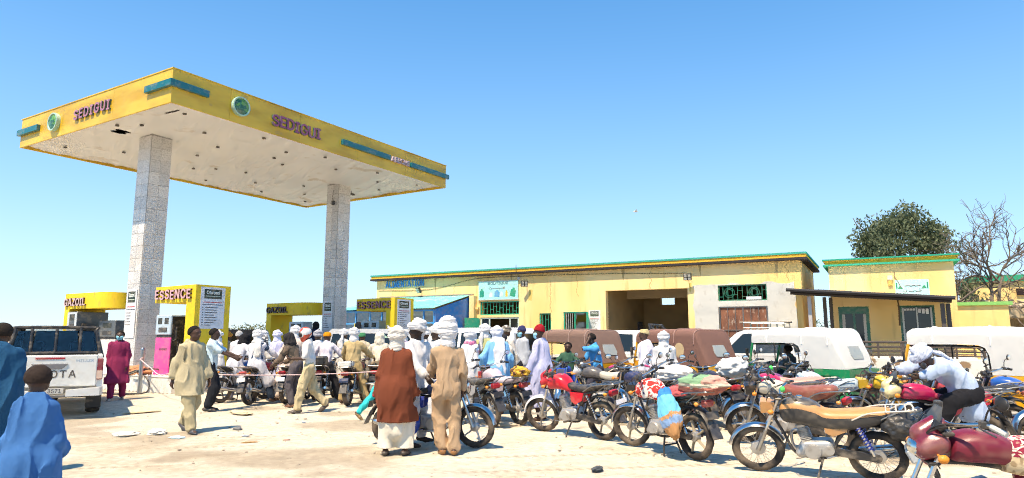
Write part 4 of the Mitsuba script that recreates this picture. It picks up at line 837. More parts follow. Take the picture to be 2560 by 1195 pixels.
def rack_tubes(): 
    t = lambda P, r=0.010: tube(curve(P, 5), r, 6)
    return cat(t([(-0.40, 0.15, 0.76), (-0.60, 0.16, 0.86), (-0.95, 0.15, 0.90), (-1.0, 0.08, 0.90), (-1.0, -0.08, 0.90), (-0.95, -0.15, 0.90), (-0.6, -0.16, 0.86), (-0.4, -0.15, 0.76)]), *[tube([(x, 0.152, 0.875 + 0.01 * i), (x, -0.152, 0.875 + 0.01 * i)], 0.008, 5) for i, x in enumerate((-0.74, -0.84, -0.93))], *[tube([(-0.88, s * 0.15, 0.895), (-0.62, s * 0.12, 0.74)], 0.008, 5) for s in (1, -1)])
def bar_tube(h=1.0): return tube(curve([(0.19, 0.40, 1.055 * h), (0.235, 0.29, 1.085 * h), (0.335, 0.12, 1.04), (0.345, 0, 1.03), (0.335, -0.12, 1.04), (0.235, -0.29, 1.085 * h), (0.19, -0.40, 1.055 * h)], 6), 0.0125, 8)
def cloth_bag(seed, sx, sy, sz, n=3, amp=0.25, freq=9):
    m = trimesh.creation.icosphere(subdivisions=n); v = m.vertices.copy(); k = meshkit.fbm(v * 2.3 + seed, 3, seed) - 0.5; k2 = np.abs(meshkit.noise(v * freq * [1, 1, 0.6] * 0.45 + seed, seed) - 0.5)
    m.vertices = v * (1 + amp * k + 0.16 * k2)[:, None] * [sx, sy, sz]; return m
def plate_mesh(): return bx(-0.004, 0, -0.105, 0.105, -0.05, 0.05, 0.003)
def checks(a, b, k, thr=0.5, seed=0):
    A, B = np.array(a), np.array(b)
    return lambda v: np.where((meshkit.noise(v * k + 3.3, seed) > thr)[:, None], A, B)
SILVER, CHR, BLK = (0.62, 0.62, 0.60), (0.72, 0.73, 0.74), (0.018, 0.018, 0.02)
def bike(label, M, tank=(0.5, 0.02, 0.03), tank_mat='paint', shape_='round', seat=(0.02, 0.02, 0.022), seat_mat='leather', fend=CHR, fend_mat='chrome', wheel='alloy', rimc=(0.40, 0.39, 0.37), steer=0.0, lamp='round', lampc=None, side=None,
         mirrors=True, rack=True, plate='', platec=(0.025, 0.025, 0.03), cover=None, cover_top=None, cover_mat='leather', tail=(0.35, 0.01, 0.02), lean=-7, muff=None, group='motorbikes parked in front of the fuel station', spring=(0.02, 0.02, 0.02), zs=1.0, front_plate=False, stand='side', box=None, seat_thick=1.0):
    k = thing('motorbike', label, 'motorbike', M @ rot('x', lean) @ scl(1, 1, zs), group)
    # front end turned about the stem
    ax = ST - SB; ax /= np.linalg.norm(ax); a = math.radians(steer); K = np.array([[0, -ax[2], ax[1]], [ax[2], 0, -ax[0]], [-ax[1], ax[0], 0]])
    R = np.eye(4); R[:3, :3] = np.eye(3) + math.sin(a) * K + (1 - math.cos(a)) * K @ K; S = tr(*SB) @ R @ tr(*-SB)
    for w, A, MM in (('front_wheel', FA, S), ('rear_wheel', RA, I4)):
        q = add(k, w, once('tyre' + w, lambda: tyre(0.302, 0.042 if w[0] == 'f' else 0.052)), 'tyre_rubber', None, 40, MM @ tr(*A))
        if wheel == 'alloy':
            add(q, 'rim', once('rim', lambda: ring(0.232, 0.258, 0.032)), 'metal' if rimc is None else 'plastic', rimc or SILVER)
            for sp in once('spk', alloy_spokes): add(q, 'spoke', sp, 'plastic', rimc or SILVER, 30)
            add(q, 'hub', once('hubA', lambda: hub(0.062, 0.05)), 'cast_alloy')
        else:
            add(q, 'rim', once('rimw', lambda: ring(0.240, 0.258, 0.026)), 'chrome', CHR); add(q, 'spokes', once('wspk', wire_spokes), 'metal', (0.6, 0.6, 0.58), True, kind='stuff'); add(q, 'hub', once('hubW', lambda: hub(0.082, 0.045)), 'cast_alloy')
    up = SB + (SB - ST) * 0.0
    for s in (1, -1):
        f = add(k, 'fork_leg', once(f'fork{s}', lambda: tube([(FA[0] - 0.0, s * 0.082, 0.30), (0.535, s * 0.082, 0.56)], [0.027, 0.024], 10)), 'metal', (0.50, 0.50, 0.49), 35, S)
        add(f, 'fork_tube', once(f'forku{s}', lambda: tube([(0.536, s * 0.082, 0.561), (0.365, s * 0.082, 0.985)], 0.017, 9)), 'chrome', CHR)
    add(k, 'fork_clamp', once('clamp', lambda: cat(bx(0.33, 0.41, -0.11, 0.11, 0.955, 0.985, 0.01), tube([(0.37, 0, 0.99), (0.465, 0, 0.75)], 0.024, 8), bx(0.42, 0.50, -0.105, 0.105, 0.76, 0.785, 0.01))), 'plastic', BLK, 35, S)
    add(k, 'front_mudguard', once('ffend', lambda: fender(0.335, 0.062, 8, 158)), fend_mat, fend, 50, S @ tr(*FA))
    if lamp == 'round':
        h = add(k, 'headlamp', once('lampr', lambda: lathe([(0.0, -0.12), (0.05, -0.11), (0.085, -0.05), (0.095, 0.0), (0.098, 0.01), (0.09, 0.015)], 24, 'x').apply_translation([0.53, 0, 0.86])), 'paint', lampc or BLK, 35, S)
        add(h, 'lens', once('lensr', lambda: lathe([(0.0, 0.03), (0.05, 0.025), (0.088, 0.008)], 22, 'x').apply_translation([0.53, 0, 0.86])), 'chrome', (0.78, 0.8, 0.8))
    elif lamp == 'square':
        h = add(k, 'headlamp', once('lampq', lambda: hull([(x, y * (0.8 if x < 0.5 else 1), 0.86 + z * (0.75 if x < 0.5 else 1)) for x, sc in ((0.42, 0), (0.56, 0), (0.575, 1)) for y in (-0.095, 0.095) for z in (-0.075 + 0.012 * sc, 0.075 - 0.012 * sc)])), 'paint', lampc or BLK, 35, S)
        add(h, 'lens', once('lensq', lambda: bx(0.576, 0.584, -0.08, 0.08, 0.80, 0.92, 0.006)), 'chrome', (0.75, 0.77, 0.75))
    else:                                                  # a small cowl round the lamp
        h = add(k, 'headlamp_cowl', once('cowl', lambda: mesh_field(Field().group(0.03).cone((0.42, 0.06, 0.90), (0.50, 0.05, 0.86), 0.075, 0.07).cone((0.42, -0.06, 0.90), (0.50, -0.05, 0.86), 0.075, 0.07).cone((0.40, 0, 1.02), (0.50, 0, 0.95), 0.06, 0.07).cone((0.45, 0, 0.78), (0.5, 0, 0.86), 0.05, 0.06), 0.02)), 'paint', lampc or tank, True, S)
        add(h, 'lens', once('lensc', lambda: moved(cloth_bag(1, 0.05, 0.085, 0.06, 2, 0.0), tr(0.535, 0, 0.865) @ rot('y', -18))), 'chrome', (0.74, 0.75, 0.70), True)
        add(h, 'windscreen', once('wsc', lambda: hull([(0.40, s * 0.07, 1.06) for s in (1, -1)] + [(0.38, s * 0.05, 1.14) for s in (1, -1)] + [(0.47, s * 0.08, 1.0) for s in (1, -1)] + [(0.455, s * 0.07, 1.0) for s in (1, -1)])), 'plastic', (0.05, 0.06, 0.07))
    for s in (1, -1):
        g = add(k, 'gauge', once(f'gauge{s}', lambda: lathe([(0, -0.05), (0.04, -0.045), (0.046, 0), (0.042, 0.006), (0, 0.004)], 16).apply_transform(tr(0.40, s * 0.055, 1.03) @ rot('y', -40))), 'plastic', BLK, 35, S)
        add(k, 'turn_signal', once(f'sig{s}', lambda: cat(tube([(0.45, s * 0.10, 0.84), (0.46, s * 0.19, 0.84)], 0.007, 5), cloth_bag(2, 0.035, 0.028, 0.028, 1, 0).apply_translation([0.465, s * 0.21, 0.84]))), 'plastic', (0.75, 0.25, 0.02), 35, S)
    hb = add(k, 'handlebar', once('bar', bar_tube), 'chrome', CHR, 50, S)
    for s in (1, -1):
        add(hb, 'grip', once(f'grip{s}', lambda: tube([(0.188, s * 0.405, 1.054), (0.225, s * 0.31, 1.080)], 0.019, 8)), 'plastic', muff or BLK)
        add(hb, 'lever', once(f'lev{s}', lambda: cat(tube(curve([(0.25, s * 0.27, 1.082), (0.29, s * 0.30, 1.07), (0.26, s * 0.42, 1.045)], 4), 0.006, 5), bx(0.22, 0.27, s * 0.27 - 0.025, s * 0.27 + 0.025, 1.06, 1.11, 0.008))), 'plastic', (0.05, 0.05, 0.05))
        if mirrors and (mirrors is True or s == mirrors):
            mr = add(hb, 'mirror', once(f'mir{s}', lambda: cloth_bag(4, 0.014, 0.062, 0.045, 2, 0.0).apply_translation([0.22, s * 0.41, 1.25])), 'plastic', BLK, True)
            add(mr, 'mirror_stem', once(f'mirs{s}', lambda: tube(curve([(0.24, s * 0.27, 1.10), (0.25, s * 0.33, 1.19), (0.235, s * 0.39, 1.235)], 4), 0.006, 5)), 'plastic', BLK)
            add(mr, 'mirror_glass', once(f'mirg{s}', lambda: cloth_bag(4, 0.004, 0.055, 0.038, 1, 0.0).apply_translation([0.206, s * 0.41, 1.25])), 'chrome', (0.8, 0.85, 0.9), True)
    add(k, 'cables', once('cab', lambda: cat(*[tube(curve([(0.28, s * 0.26, 1.07), (0.44, s * 0.12, 1.02 + 0.02 * j), (0.50, s * 0.05, 0.92), (0.40, s * 0.04, 0.72 - 0.05 * j)], 5), 0.005, 4) for s in (1, -1) for j in (0, 1)])), 'plastic', BLK, 35, S, kind='stuff')
    # body
    if tank_mat == 'pattern': add(k, 'tank_cover', once('tkp', lambda: body([(x, z, w * 1.12, h * 1.10) for x, z, w, h in TANK['sport']])), tank, None, 50)
    else: add(k, 'fuel_tank', once('tk' + shape_, lambda: body(TANK[shape_])), tank_mat, tank, 50)
    if tank_mat != 'pattern': add(k, 'fuel_cap', once('cap', lambda: lathe([(0, -0.01), (0.035, -0.01), (0.035, 0.012), (0, 0.016)], 14).apply_translation([0.14, 0, 0.985])), 'chrome', CHR)
    add(k, 'seat', once(f'seat{seat_thick}', lambda: body([(x, z + 0.02 * (seat_thick - 1), w * (1 + 0.15 * (seat_thick - 1)), h * seat_thick) for x, z, w, h in SEAT], 2.8)), seat_mat, seat, 50)
    for s in (1, -1):
        add(k, 'side_panel', once(f'sidep{s}', lambda: hull([(x, s * y, z) for y in (0.095, 0.125) for x, z in ((-0.10, 0.73), (-0.38, 0.73), (-0.34, 0.61), (-0.20, 0.54), (-0.12, 0.58))])), 'paint', side or tank, 30)
        q = add(k, 'shock_absorber', once(f'shk{s}', lambda: tube([(-0.60, s * 0.125, 0.34), (-0.44, s * 0.125, 0.70)], 0.016, 8)), 'chrome', CHR)
        add(q, 'spring', once(f'spr{s}', lambda: coil((-0.575, s * 0.125, 0.40), (-0.455, s * 0.125, 0.665), 0.028, 0.0075, 8)), 'plastic', spring, 40)
        add(k, 'footpeg', once(f'peg{s}', lambda: cat(tube([(-0.05, s * 0.12, 0.27), (-0.05, s * 0.26, 0.28)], 0.008, 6), tube([(-0.05, s * 0.18, 0.277), (-0.05, s * 0.27, 0.283)], 0.017, 8))), 'plastic', BLK)
        add(k, 'rear_signal', once(f'rsig{s}', lambda: cat(tube([(-0.80, s * 0.05, 0.74), (-0.82, s * 0.13, 0.74)], 0.007, 5), cloth_bag(2, 0.033, 0.026, 0.026, 1, 0).apply_translation([-0.825, s * 0.15, 0.74]))), 'plastic', (0.80, 0.28, 0.02))
    add(k, 'engine', once('eng', engine), 'cast_alloy'); add(k, 'cylinder', once('cyl', cylinder_head), 'cast_alloy', None, 30)
    add(k, 'frame', once('frm', frame_tubes), 'grimy_black'); add(k, 'swingarm', once('swa', swingarm), 'grimy_black')
    add(k, 'exhaust_pipe', once('exp', lambda: tube(curve([(0.17, -0.05, 0.56), (0.26, -0.09, 0.50), (0.24, -0.12, 0.30), (0.1, -0.14, 0.24), (-0.2, -0.15, 0.26)], 6), 0.017, 8)), 'chrome', CHR, 50)
    add(k, 'muffler', once('muf', lambda: tube([(-0.2, -0.15, 0.26), (-0.26, -0.155, 0.27), (-0.78, -0.165, 0.36), (-0.84, -0.165, 0.37)], [0.02, 0.043, 0.047, 0.03], 14)), 'chrome', CHR, 40)
    add(k, 'chain_case', once('chn', lambda: ext(shapely.LineString([(-0.15, 0.36), (-0.63, 0.31)]).buffer(0.045), 0.03).apply_transform(XZ).apply_translation([0, 0.125, 0])), 'grimy_black', None, 30)
    add(k, 'pedals', once('ped', lambda: cat(tube(curve([(0.10, 0.15, 0.28), (0.16, 0.16, 0.26), (0.2, 0.20, 0.27)], 3), 0.008, 5), tube(curve([(-0.12, 0.15, 0.28), (-0.22, 0.16, 0.32), (-0.24, 0.2, 0.33)], 3), 0.008, 5), tube(curve([(-0.13, -0.16, 0.3), (-0.1, -0.24, 0.46), (-0.08, -0.3, 0.47)], 3), 0.009, 5))), 'metal', (0.4, 0.4, 0.4), kind='stuff')
    add(k, 'rear_mudguard', once('rfend', lambda: fender(0.355, 0.085, 40, 165)), 'plastic', (0.025, 0.025, 0.028), 50, tr(*RA) @ tr(0, 0, 0.05))
    add(k, 'mud_flap', once('flap', lambda: hull([(-0.93, s * 0.075, 0.50) for s in (1, -1)] + [(-0.94, s * 0.075, 0.51) for s in (1, -1)] + [(-1.02, s * 0.085, 0.31) for s in (1, -1)] + [(-1.03, s * 0.085, 0.32) for s in (1, -1)])), 'plastic', (0.05, 0.05, 0.055), False)
    tl = add(k, 'tail_lamp', once('tail', lambda: bx(-0.92, -0.83, -0.085, 0.085, 0.70, 0.79, 0.02)), 'paint', tail)
    if plate is not None:
        pp = add(k, 'number_plate', once('plate', lambda: moved(plate_mesh(), tr(-0.955, 0, 0.60) @ rot('y', 14))), 'plastic', platec, False)
        if plate: add(pp, 'plate_number', once('pt' + plate, lambda: moved(text3(plate, 0.045, 0.001, True, 0.17), tr(-0.9605, 0, 0.58) @ rot('y', 14) @ rot('z', -90))), 'plastic', (0.75, 0.75, 0.75) if sum(platec) < 1 else (0.04, 0.04, 0.05), False)
    if front_plate:
        add(k, 'front_plate', once('fplate', lambda: hull([(0.66, s * 0.004 + 0.0, z) for s in (1, -1) for z in (0.655, 0.72)] + [(0.84, s * 0.004, z) for s in (1, -1) for z in (0.60, 0.67)])), 'plastic', (0.62, 0.64, 0.72), False, S)
    if rack: add(k, 'carrier_rack', once('rack', rack_tubes), 'metal' if rack is True else 'plastic', (0.35, 0.34, 0.32) if rack is True else rack)
    if stand == 'side': add(k, 'side_stand', once('sst', lambda: tube([(-0.08, 0.10, 0.27), (-0.02, 0.20, 0.06), (-0.02, 0.235, -0.02)], 0.013, 7)), 'grimy_black')
    else: add(k, 'centre_stand', once('cst', lambda: cat(*[tube(curve([(-0.14, s * 0.08, 0.27), (-0.16, s * 0.13, 0.12), (-0.19, s * 0.16, 0.0)], 4), 0.014, 7) for s in (1, -1)], tube([(-0.16, -0.12, 0.14), (-0.16, 0.12, 0.14)], 0.012, 6))), 'grimy_black')
    if cover is not None:                                   # one fitted cover over tank and seat
        secs = [(0.36, 0.80, 0.07, 0.07), (0.31, 0.80, 0.13, 0.13), (0.16, 0.81, 0.155, 0.16), (-0.02, 0.765, 0.14, 0.155), (-0.14, 0.72, 0.14, 0.125), (-0.38, 0.735, 0.155, 0.12), (-0.62, 0.78, 0.15, 0.10), (-0.78, 0.83, 0.10, 0.05)]
        fc = add(k, 'fitted_cover', once('cover', lambda: body(secs, 2.9, 28, 5)), cover_mat, cover if cover_mat in ('leather', 'cloth') else None, 50)
        if cover_top: add(fc, 'cover_top', once('covertop', lambda: strip(secs, 2.9, 21, 14, 166)), 'leather', cover_top, 40)
    if box is not None: add(k, 'luggage_box', once('lbox', lambda: bx(-1.02, -0.66, -0.19, 0.19, 0.905, 1.12, 0.03)), 'plastic', box)
    return k
def by_wheels(f, r):
    """placed by where the two tyres touch the ground"""
    f, r = np.array(f, float), np.array(r, float); c = (f + r) / 2; d = f - r; return frame(c[0], c[1], d[0], d[1])

# ---------------------------------------------------------------- people: x to the person's right, y forward, ground at z = 0
def unit(v): v = np.asarray(v, float); return v / (np.linalg.norm(v) + 1e-9)
def two_bone(a, t, l1, l2, pole):
    d = t - a; L = np.linalg.norm(d); m = (l1 + l2) * 0.995
    if L > m: t = a + d / L * m; d = t - a; L = m
    u = d / L; x = (l1 * l1 - l2 * l2 + L * L) / (2 * L); h = math.sqrt(max(l1 * l1 - x * x, 0)); p = pole - u * (pole @ u)
    return a + u * x + unit(p) * h, t
def skeleton(P):
    J = {}; hip = np.array(P.get('hip', (0, 0, 0.93)), float); J['hip'] = hip
    L, Sd, Tw = math.radians(P.get('lean', 2)), math.radians(P.get('side', 0)), P.get('tw', 0)
    up = unit((math.sin(Sd), math.sin(L), math.cos(L) * math.cos(Sd))); bend = math.radians(P.get('bend', 0)); up2 = unit((up[0], math.sin(L + bend), math.cos(L + bend)))
    Rz = rot('z', Tw)[:3, :3]; right = Rz @ np.array([1.0, 0, 0]); right = unit(right - up2 * (right @ up2)); fw = np.cross(up2, right)
    J['waist'] = hip + up * 0.14; J['chest'] = J['waist'] + (up + up2) * 0.5 * 0.20; J['neck'] = J['chest'] + up2 * 0.19
    J['right'], J['fw'], J['up2'] = right, fw, up2; w = P.get('wide', 1.0)
    for s, n in ((1, 'r'), (-1, 'l')):
        sh = J['chest'] + up2 * 0.108 + right * s * 0.160 * w; J['sh' + n] = sh
        t = P.get(n + 'h'); t = np.array(t, float) if t is not None else sh + np.array([0, 0, -1.0]) * 0.535 + right * s * 0.045 + np.array([0, 0.05, 0])
        J['el' + n], J['wr' + n] = two_bone(sh, t, 0.285, 0.26, P.get(n + 'pole', -fw * 0.8 + right * s * 0.5 - up2 * 0.5))
        hp = hip + np.array([s * 0.095, 0, -0.03]); J['hp' + n] = hp; f = P.get(n + 'f'); f = np.array(f, float) if f is not None else np.array([s * 0.10, 0, 0.085])
        J['kn' + n], J['an' + n] = two_bone(hp, f, 0.425, 0.42, np.array(P.get(n + 'k', (s * 0.15, 1.0, 0.1)), float))
    hy, hpit = P.get('head', (0, 0)); Rh = rot('z', hy)[:3, :3]; hf = Rh @ fw; hr = Rh @ right; pt = math.radians(hpit); hf, hu = hf * math.cos(pt) + up2 * math.sin(pt), up2 * math.cos(pt) - hf * math.sin(pt)
    up_mix = unit(hu + np.array([0, 0, 1.0]) * P.get('level', 0.6)); hf = unit(hf - up_mix * (hf @ up_mix)); hu = up_mix; hr = np.cross(hf, hu)
    J['hc'] = J['neck'] + up2 * 0.045 + hu * 0.10 + hf * 0.02; J['hf'], J['hu'], J['hr'] = hf, hu, hr
    return J
def head_pt(J, x, y, z): return J['hc'] + J['hr'] * x + J['hf'] * y + J['hu'] * z
def body_field(J, P, fingers=True):
    F = Field(); F.k = 0.012; fl = J['fw']
    F.group(0.05).cone(J['hip'] + [0, 0, -0.02], J['waist'], 0.118, 0.102, fl, 1.28).cone(J['waist'], J['chest'], 0.104, 0.128, fl, 1.4).cone(J['shl'], J['shr'], 0.048).cone(J['chest'], J['neck'] - J['up2'] * 0.07, 0.115, 0.058, fl, 1.35).cone(J['neck'] - J['up2'] * 0.06, J['neck'] + J['up2'] * 0.10, 0.056, 0.050)
    for n in 'lr':
        F.group(0.02).cone(J['sh' + n], J['el' + n], 0.044, 0.036).cone(J['el' + n], J['wr' + n], 0.036, 0.025)
        F.group(0.03).cone(J['hp' + n], J['kn' + n], 0.078, 0.052).cone(J['kn' + n], J['an' + n], 0.050, 0.035).ball(J['kn' + n] * 0.7 + J['an' + n] * 0.3 + np.array([0, -0.02, 0]), 0.058)
        to = P.get(n + 'toe', (0.12 * (1 if n == 'r' else -1), 1.0, P.get(n + 'tz', -0.22))); to = unit(to); a = J['an' + n]
        F.group(0.02).cone(a + [0, 0, -0.045] - to * 0.05, a + [0, 0, -0.045] + to * 0.06, 0.036, 0.036).cone(a + [0, 0, -0.045] + to * 0.06, a + [0, 0, -0.030] + to * 0.16, 0.036, 0.024).cone(a, a + [0, 0, -0.03], 0.037, 0.036)
    for n, s in (('l', -1), ('r', 1)):
        d = unit(J['wr' + n] - J['el' + n]); fw = np.array([0, 1.0, 0]); th = fw - d * (fw @ d); th = unit(th) if np.linalg.norm(th) > 0.35 else unit(np.array([0, 0, 1.0]) - d * d[2])
        pn = np.cross(th, d) * s; pn = pn if pn @ (J['right'] * -s) > -0.2 else -pn; w = J['wr' + n]; c = P.get('curl', 0.5)
        F.group(0.010).cone(w, w + d * 0.075, 0.027, 0.034, pn, 1.7)
        if fingers:
            for i, (o, l) in enumerate(((0.031, 0.070), (0.010, 0.080), (-0.011, 0.075), (-0.031, 0.058))):
                b = w + d * 0.085 + th * o; k = c * (0.85 + 0.12 * i); d1 = unit(d + pn * k); d2 = unit(d + pn * (k * 2.4))
                F.group(0.004).cone(b, b + d1 * l * 0.55, 0.0105, 0.0095).cone(b + d1 * l * 0.55, b + d1 * l * 0.55 + d2 * l * 0.5, 0.0095, 0.008)
            b = w + d * 0.025 + th * 0.026; t1 = unit(d * 0.75 + th * 0.65 + pn * 0.2); t2 = unit(d + th * 0.15 + pn * 0.35)
            F.group(0.004).cone(b, b + t1 * 0.042, 0.013, 0.011).cone(b + t1 * 0.042, b + t1 * 0.042 + t2 * 0.034, 0.011, 0.009)
    q = lambda x, y, z: head_pt(J, x, y, z)
    F.group(0.025).ball(q(0, -0.018, 0.028), 0.092).cone(q(0, 0.028, 0.01), q(0, 0.045, -0.075), 0.068, 0.042).cone(q(0.03, 0.02, -0.05), q(-0.03, 0.02, -0.05), 0.045)
    F.group(0.008).cone(q(0, 0.088, 0.012), q(0, 0.104, -0.022), 0.010, 0.016).cone(q(-0.013, 0.095, -0.026), q(0.013, 0.095, -0.026), 0.011).cone(q(-0.022, 0.080, -0.052), q(0.022, 0.080, -0.052), 0.012).cone(q(-0.04, 0.078, 0.028), q(0.04, 0.078, 0.028), 0.012)
    for s in (1, -1): F.group(0.006).cone(q(s * 0.083, -0.012, 0.018), q(s * 0.080, -0.008, -0.022), 0.022, 0.015, J['hr'], 2.0)
    return F
def folds(A, kx=9.0, kz=2.2, seed=0, fine=0.45):
    """hanging folds: ridges that stand out from the cloth, never dents that would bare the body"""
    Rm = (rot('z', 31 + 17 * (seed % 7)) @ rot('x', 9))[:3, :3]
    def f(p):
        q = p @ Rm; q = q + 0.07 * (meshkit.noise(p * [5, 5, 3] + seed, seed + 5) - 0.5)[:, None] * [1, -1, 0.6]
        a = np.abs(meshkit.noise(q * [kx, kx, kz] + seed * 7.7, seed) - 0.5) * 2; b = meshkit.noise(q * [kx * 2.3, kx * 2.3, kz * 2.6] + 3, seed + 1)
        return 0.25 * A - 1.25 * A * (1 - a) ** 2.4 - A * fine * b
    return f
def arms(F, J, r0, r1, frac, k=0.05, r2=None):
    for n in 'lr':
        e = J['el' + n]; a = J['sh' + n]
        if frac <= 1: F.cone(a, a + (e - a) * frac, r0, r1)
        else: F.cone(a, e, r0, r1); F.cone(e, e + (J['wr' + n] - e) * (frac - 1), r1, r2 or r1)
def g_torso(F, J, r=1.0, low=0.0):
    fl = J['fw']; F.cone(J['hip'] + np.array([0, 0, -low]), J['waist'], 0.152 * r, 0.138 * r, fl, 1.22).cone(J['waist'], J['chest'], 0.138 * r, 0.155 * r, fl, 1.30).cone(J['shl'] - J['right'] * -0.01, J['shr'] - J['right'] * 0.01, 0.062 * (0.4 + 0.6 * r)).cone(J['chest'], J['neck'] - J['up2'] * 0.07, 0.140 * r, 0.080, fl, 1.3).cone(J['neck'] - J['up2'] * 0.05, J['neck'] + J['up2'] * 0.03, 0.078, 0.066)
def neck_cut(F, J):
    F.cut.append((J['neck'] + J['up2'] * 0.030 + J['fw'] * 0.0, unit(J['up2'] + J['fw'] * 0.35), 0.17))
def garment(kind, J, P, o):
    F = Field(); F.k = 0.03; sd = o.get('seed', 1); r = o.get('r', 1.0) * 0.90; fold = o.get('fold', 0.022)
    if kind in ('shirt', 'jacket'):
        F.group(0.05); g_torso(F, J, r, o.get('low', 0.06)); F.group(0.04); arms(F, J, 0.058 * r, 0.052 * r, o.get('sleeve', 1.85), r2=0.046 * r); neck_cut(F, J)
        if P.get('sit') is None: F.cut.append((J['hip'] + np.array([0, 0, o.get('hem', -0.12)]), (0, 0, -1)))
        F.fold = folds(fold, 9, 2.6, sd)
    elif kind in ('robe', 'coat'):
        F.group(0.07); g_torso(F, J, r * 1.04, 0.02); F.cone(J['chest'] + J['up2'] * 0.03, J['hip'] + np.array([0, 0, -0.02]), 0.158 * r, 0.180 * r * o.get('flare', 1.0), J['fw'], 1.22); F.group(0.05); arms(F, J, 0.062 * r, 0.060 * r, o.get('sleeve', 1.9), r2=o.get('cuff', 0.058)); neck_cut(F, J)
        hem = o.get('hem', 0.25); sp = o.get('flare', 1.0); F.group(o.get('bridge', 0.16)); f = o.get('shin', 0.6)
        F.cone(J['hip'] + np.array([0, 0, 0.05]), J['hip'] + np.array([0, 0.0, -0.12]), 0.165 * r, 0.175 * r * sp, J['fw'], 1.15)
        for n in 'lr':
            F.cone(J['hp' + n], J['kn' + n], 0.118 * r, 0.112 * r * sp)
            kk = J['kn' + n]; F.cone(kk, kk + (J['an' + n] - kk) * f, 0.112 * r * sp, 0.115 * r * sp)
        if P.get('sit') is None:
            F.cone(J['hip'], np.array([J['hip'][0], J['hip'][1], hem]), 0.16 * r, 0.17 * r * sp, J['fw'], 1.2)
            F.cut.append((np.array([0, 0, hem]), (o.get('skew', 0.0), 0, -1)))
        F.fold = folds(fold * 1.15, 8.5, 1.15, sd, 0.3)
    elif kind == 'skirt':
        hem = o.get('hem', 0.12); F.group(0.10).cone(J['hip'] + np.array([0, 0, 0.04]), np.array([J['hip'][0], J['hip'][1], hem + 0.25]), 0.15 * r, 0.16 * r, J['fw'], 1.2)
        for n in 'lr': F.cone(J['hp' + n], J['kn' + n], 0.11 * r, 0.115 * r); F.cone(J['kn' + n], J['an' + n], 0.115 * r, 0.125 * r)
        F.cut.append((np.array([0, 0, hem]), (0, 0, -1))); F.fold = folds(fold * 1.2, 9, 1.6, sd)
    elif kind == 'trousers':
        F.group(0.05).cone(J['hip'] + np.array([0, 0, 0.03]), J['hip'] + np.array([0, 0, -0.06]), 0.138 * r, 0.134 * r, J['fw'], 1.2); f = o.get('to', 0.92)
        for n in 'lr':
            k = J['kn' + n]; F.group(0.03).cone(J['hp' + n], k, 0.100 * r, 0.080 * r).cone(k, k + (J['an' + n] - k) * f, 0.084 * r, o.get('cuff', 0.066) * r)
        F.fold = folds(fold, 9.5, 3.4, sd, 0.5)
    elif kind == 'scarf':                                   # cloth laid round the neck with an end down the back or the front
        q = J['neck'] + J['up2'] * 0.02; F.group(0.03)
        for t in np.linspace(0, 2 * np.pi, 11)[:-1]: F.ball(q + (J['right'] * math.cos(t) * 0.085 + J['fw'] * math.sin(t) * 0.075) + J['up2'] * 0.015 * math.sin(3 * t), 0.042)
        for s, ln, dx in o.get('ends', ((-1, 0.55, 0.09),)):
            a = q + J['fw'] * s * 0.10 + J['right'] * dx; b = a - J['up2'] * 0.18 + J['fw'] * s * 0.07; F.group(0.03).cone(a, b, 0.05, 0.06, J['fw'], 2.2).cone(b, b + np.array([0, 0, -ln + 0.18]), 0.06, 0.07, J['fw'], 2.4)
        F.fold = folds(0.016, 26, 3, sd)
    return F
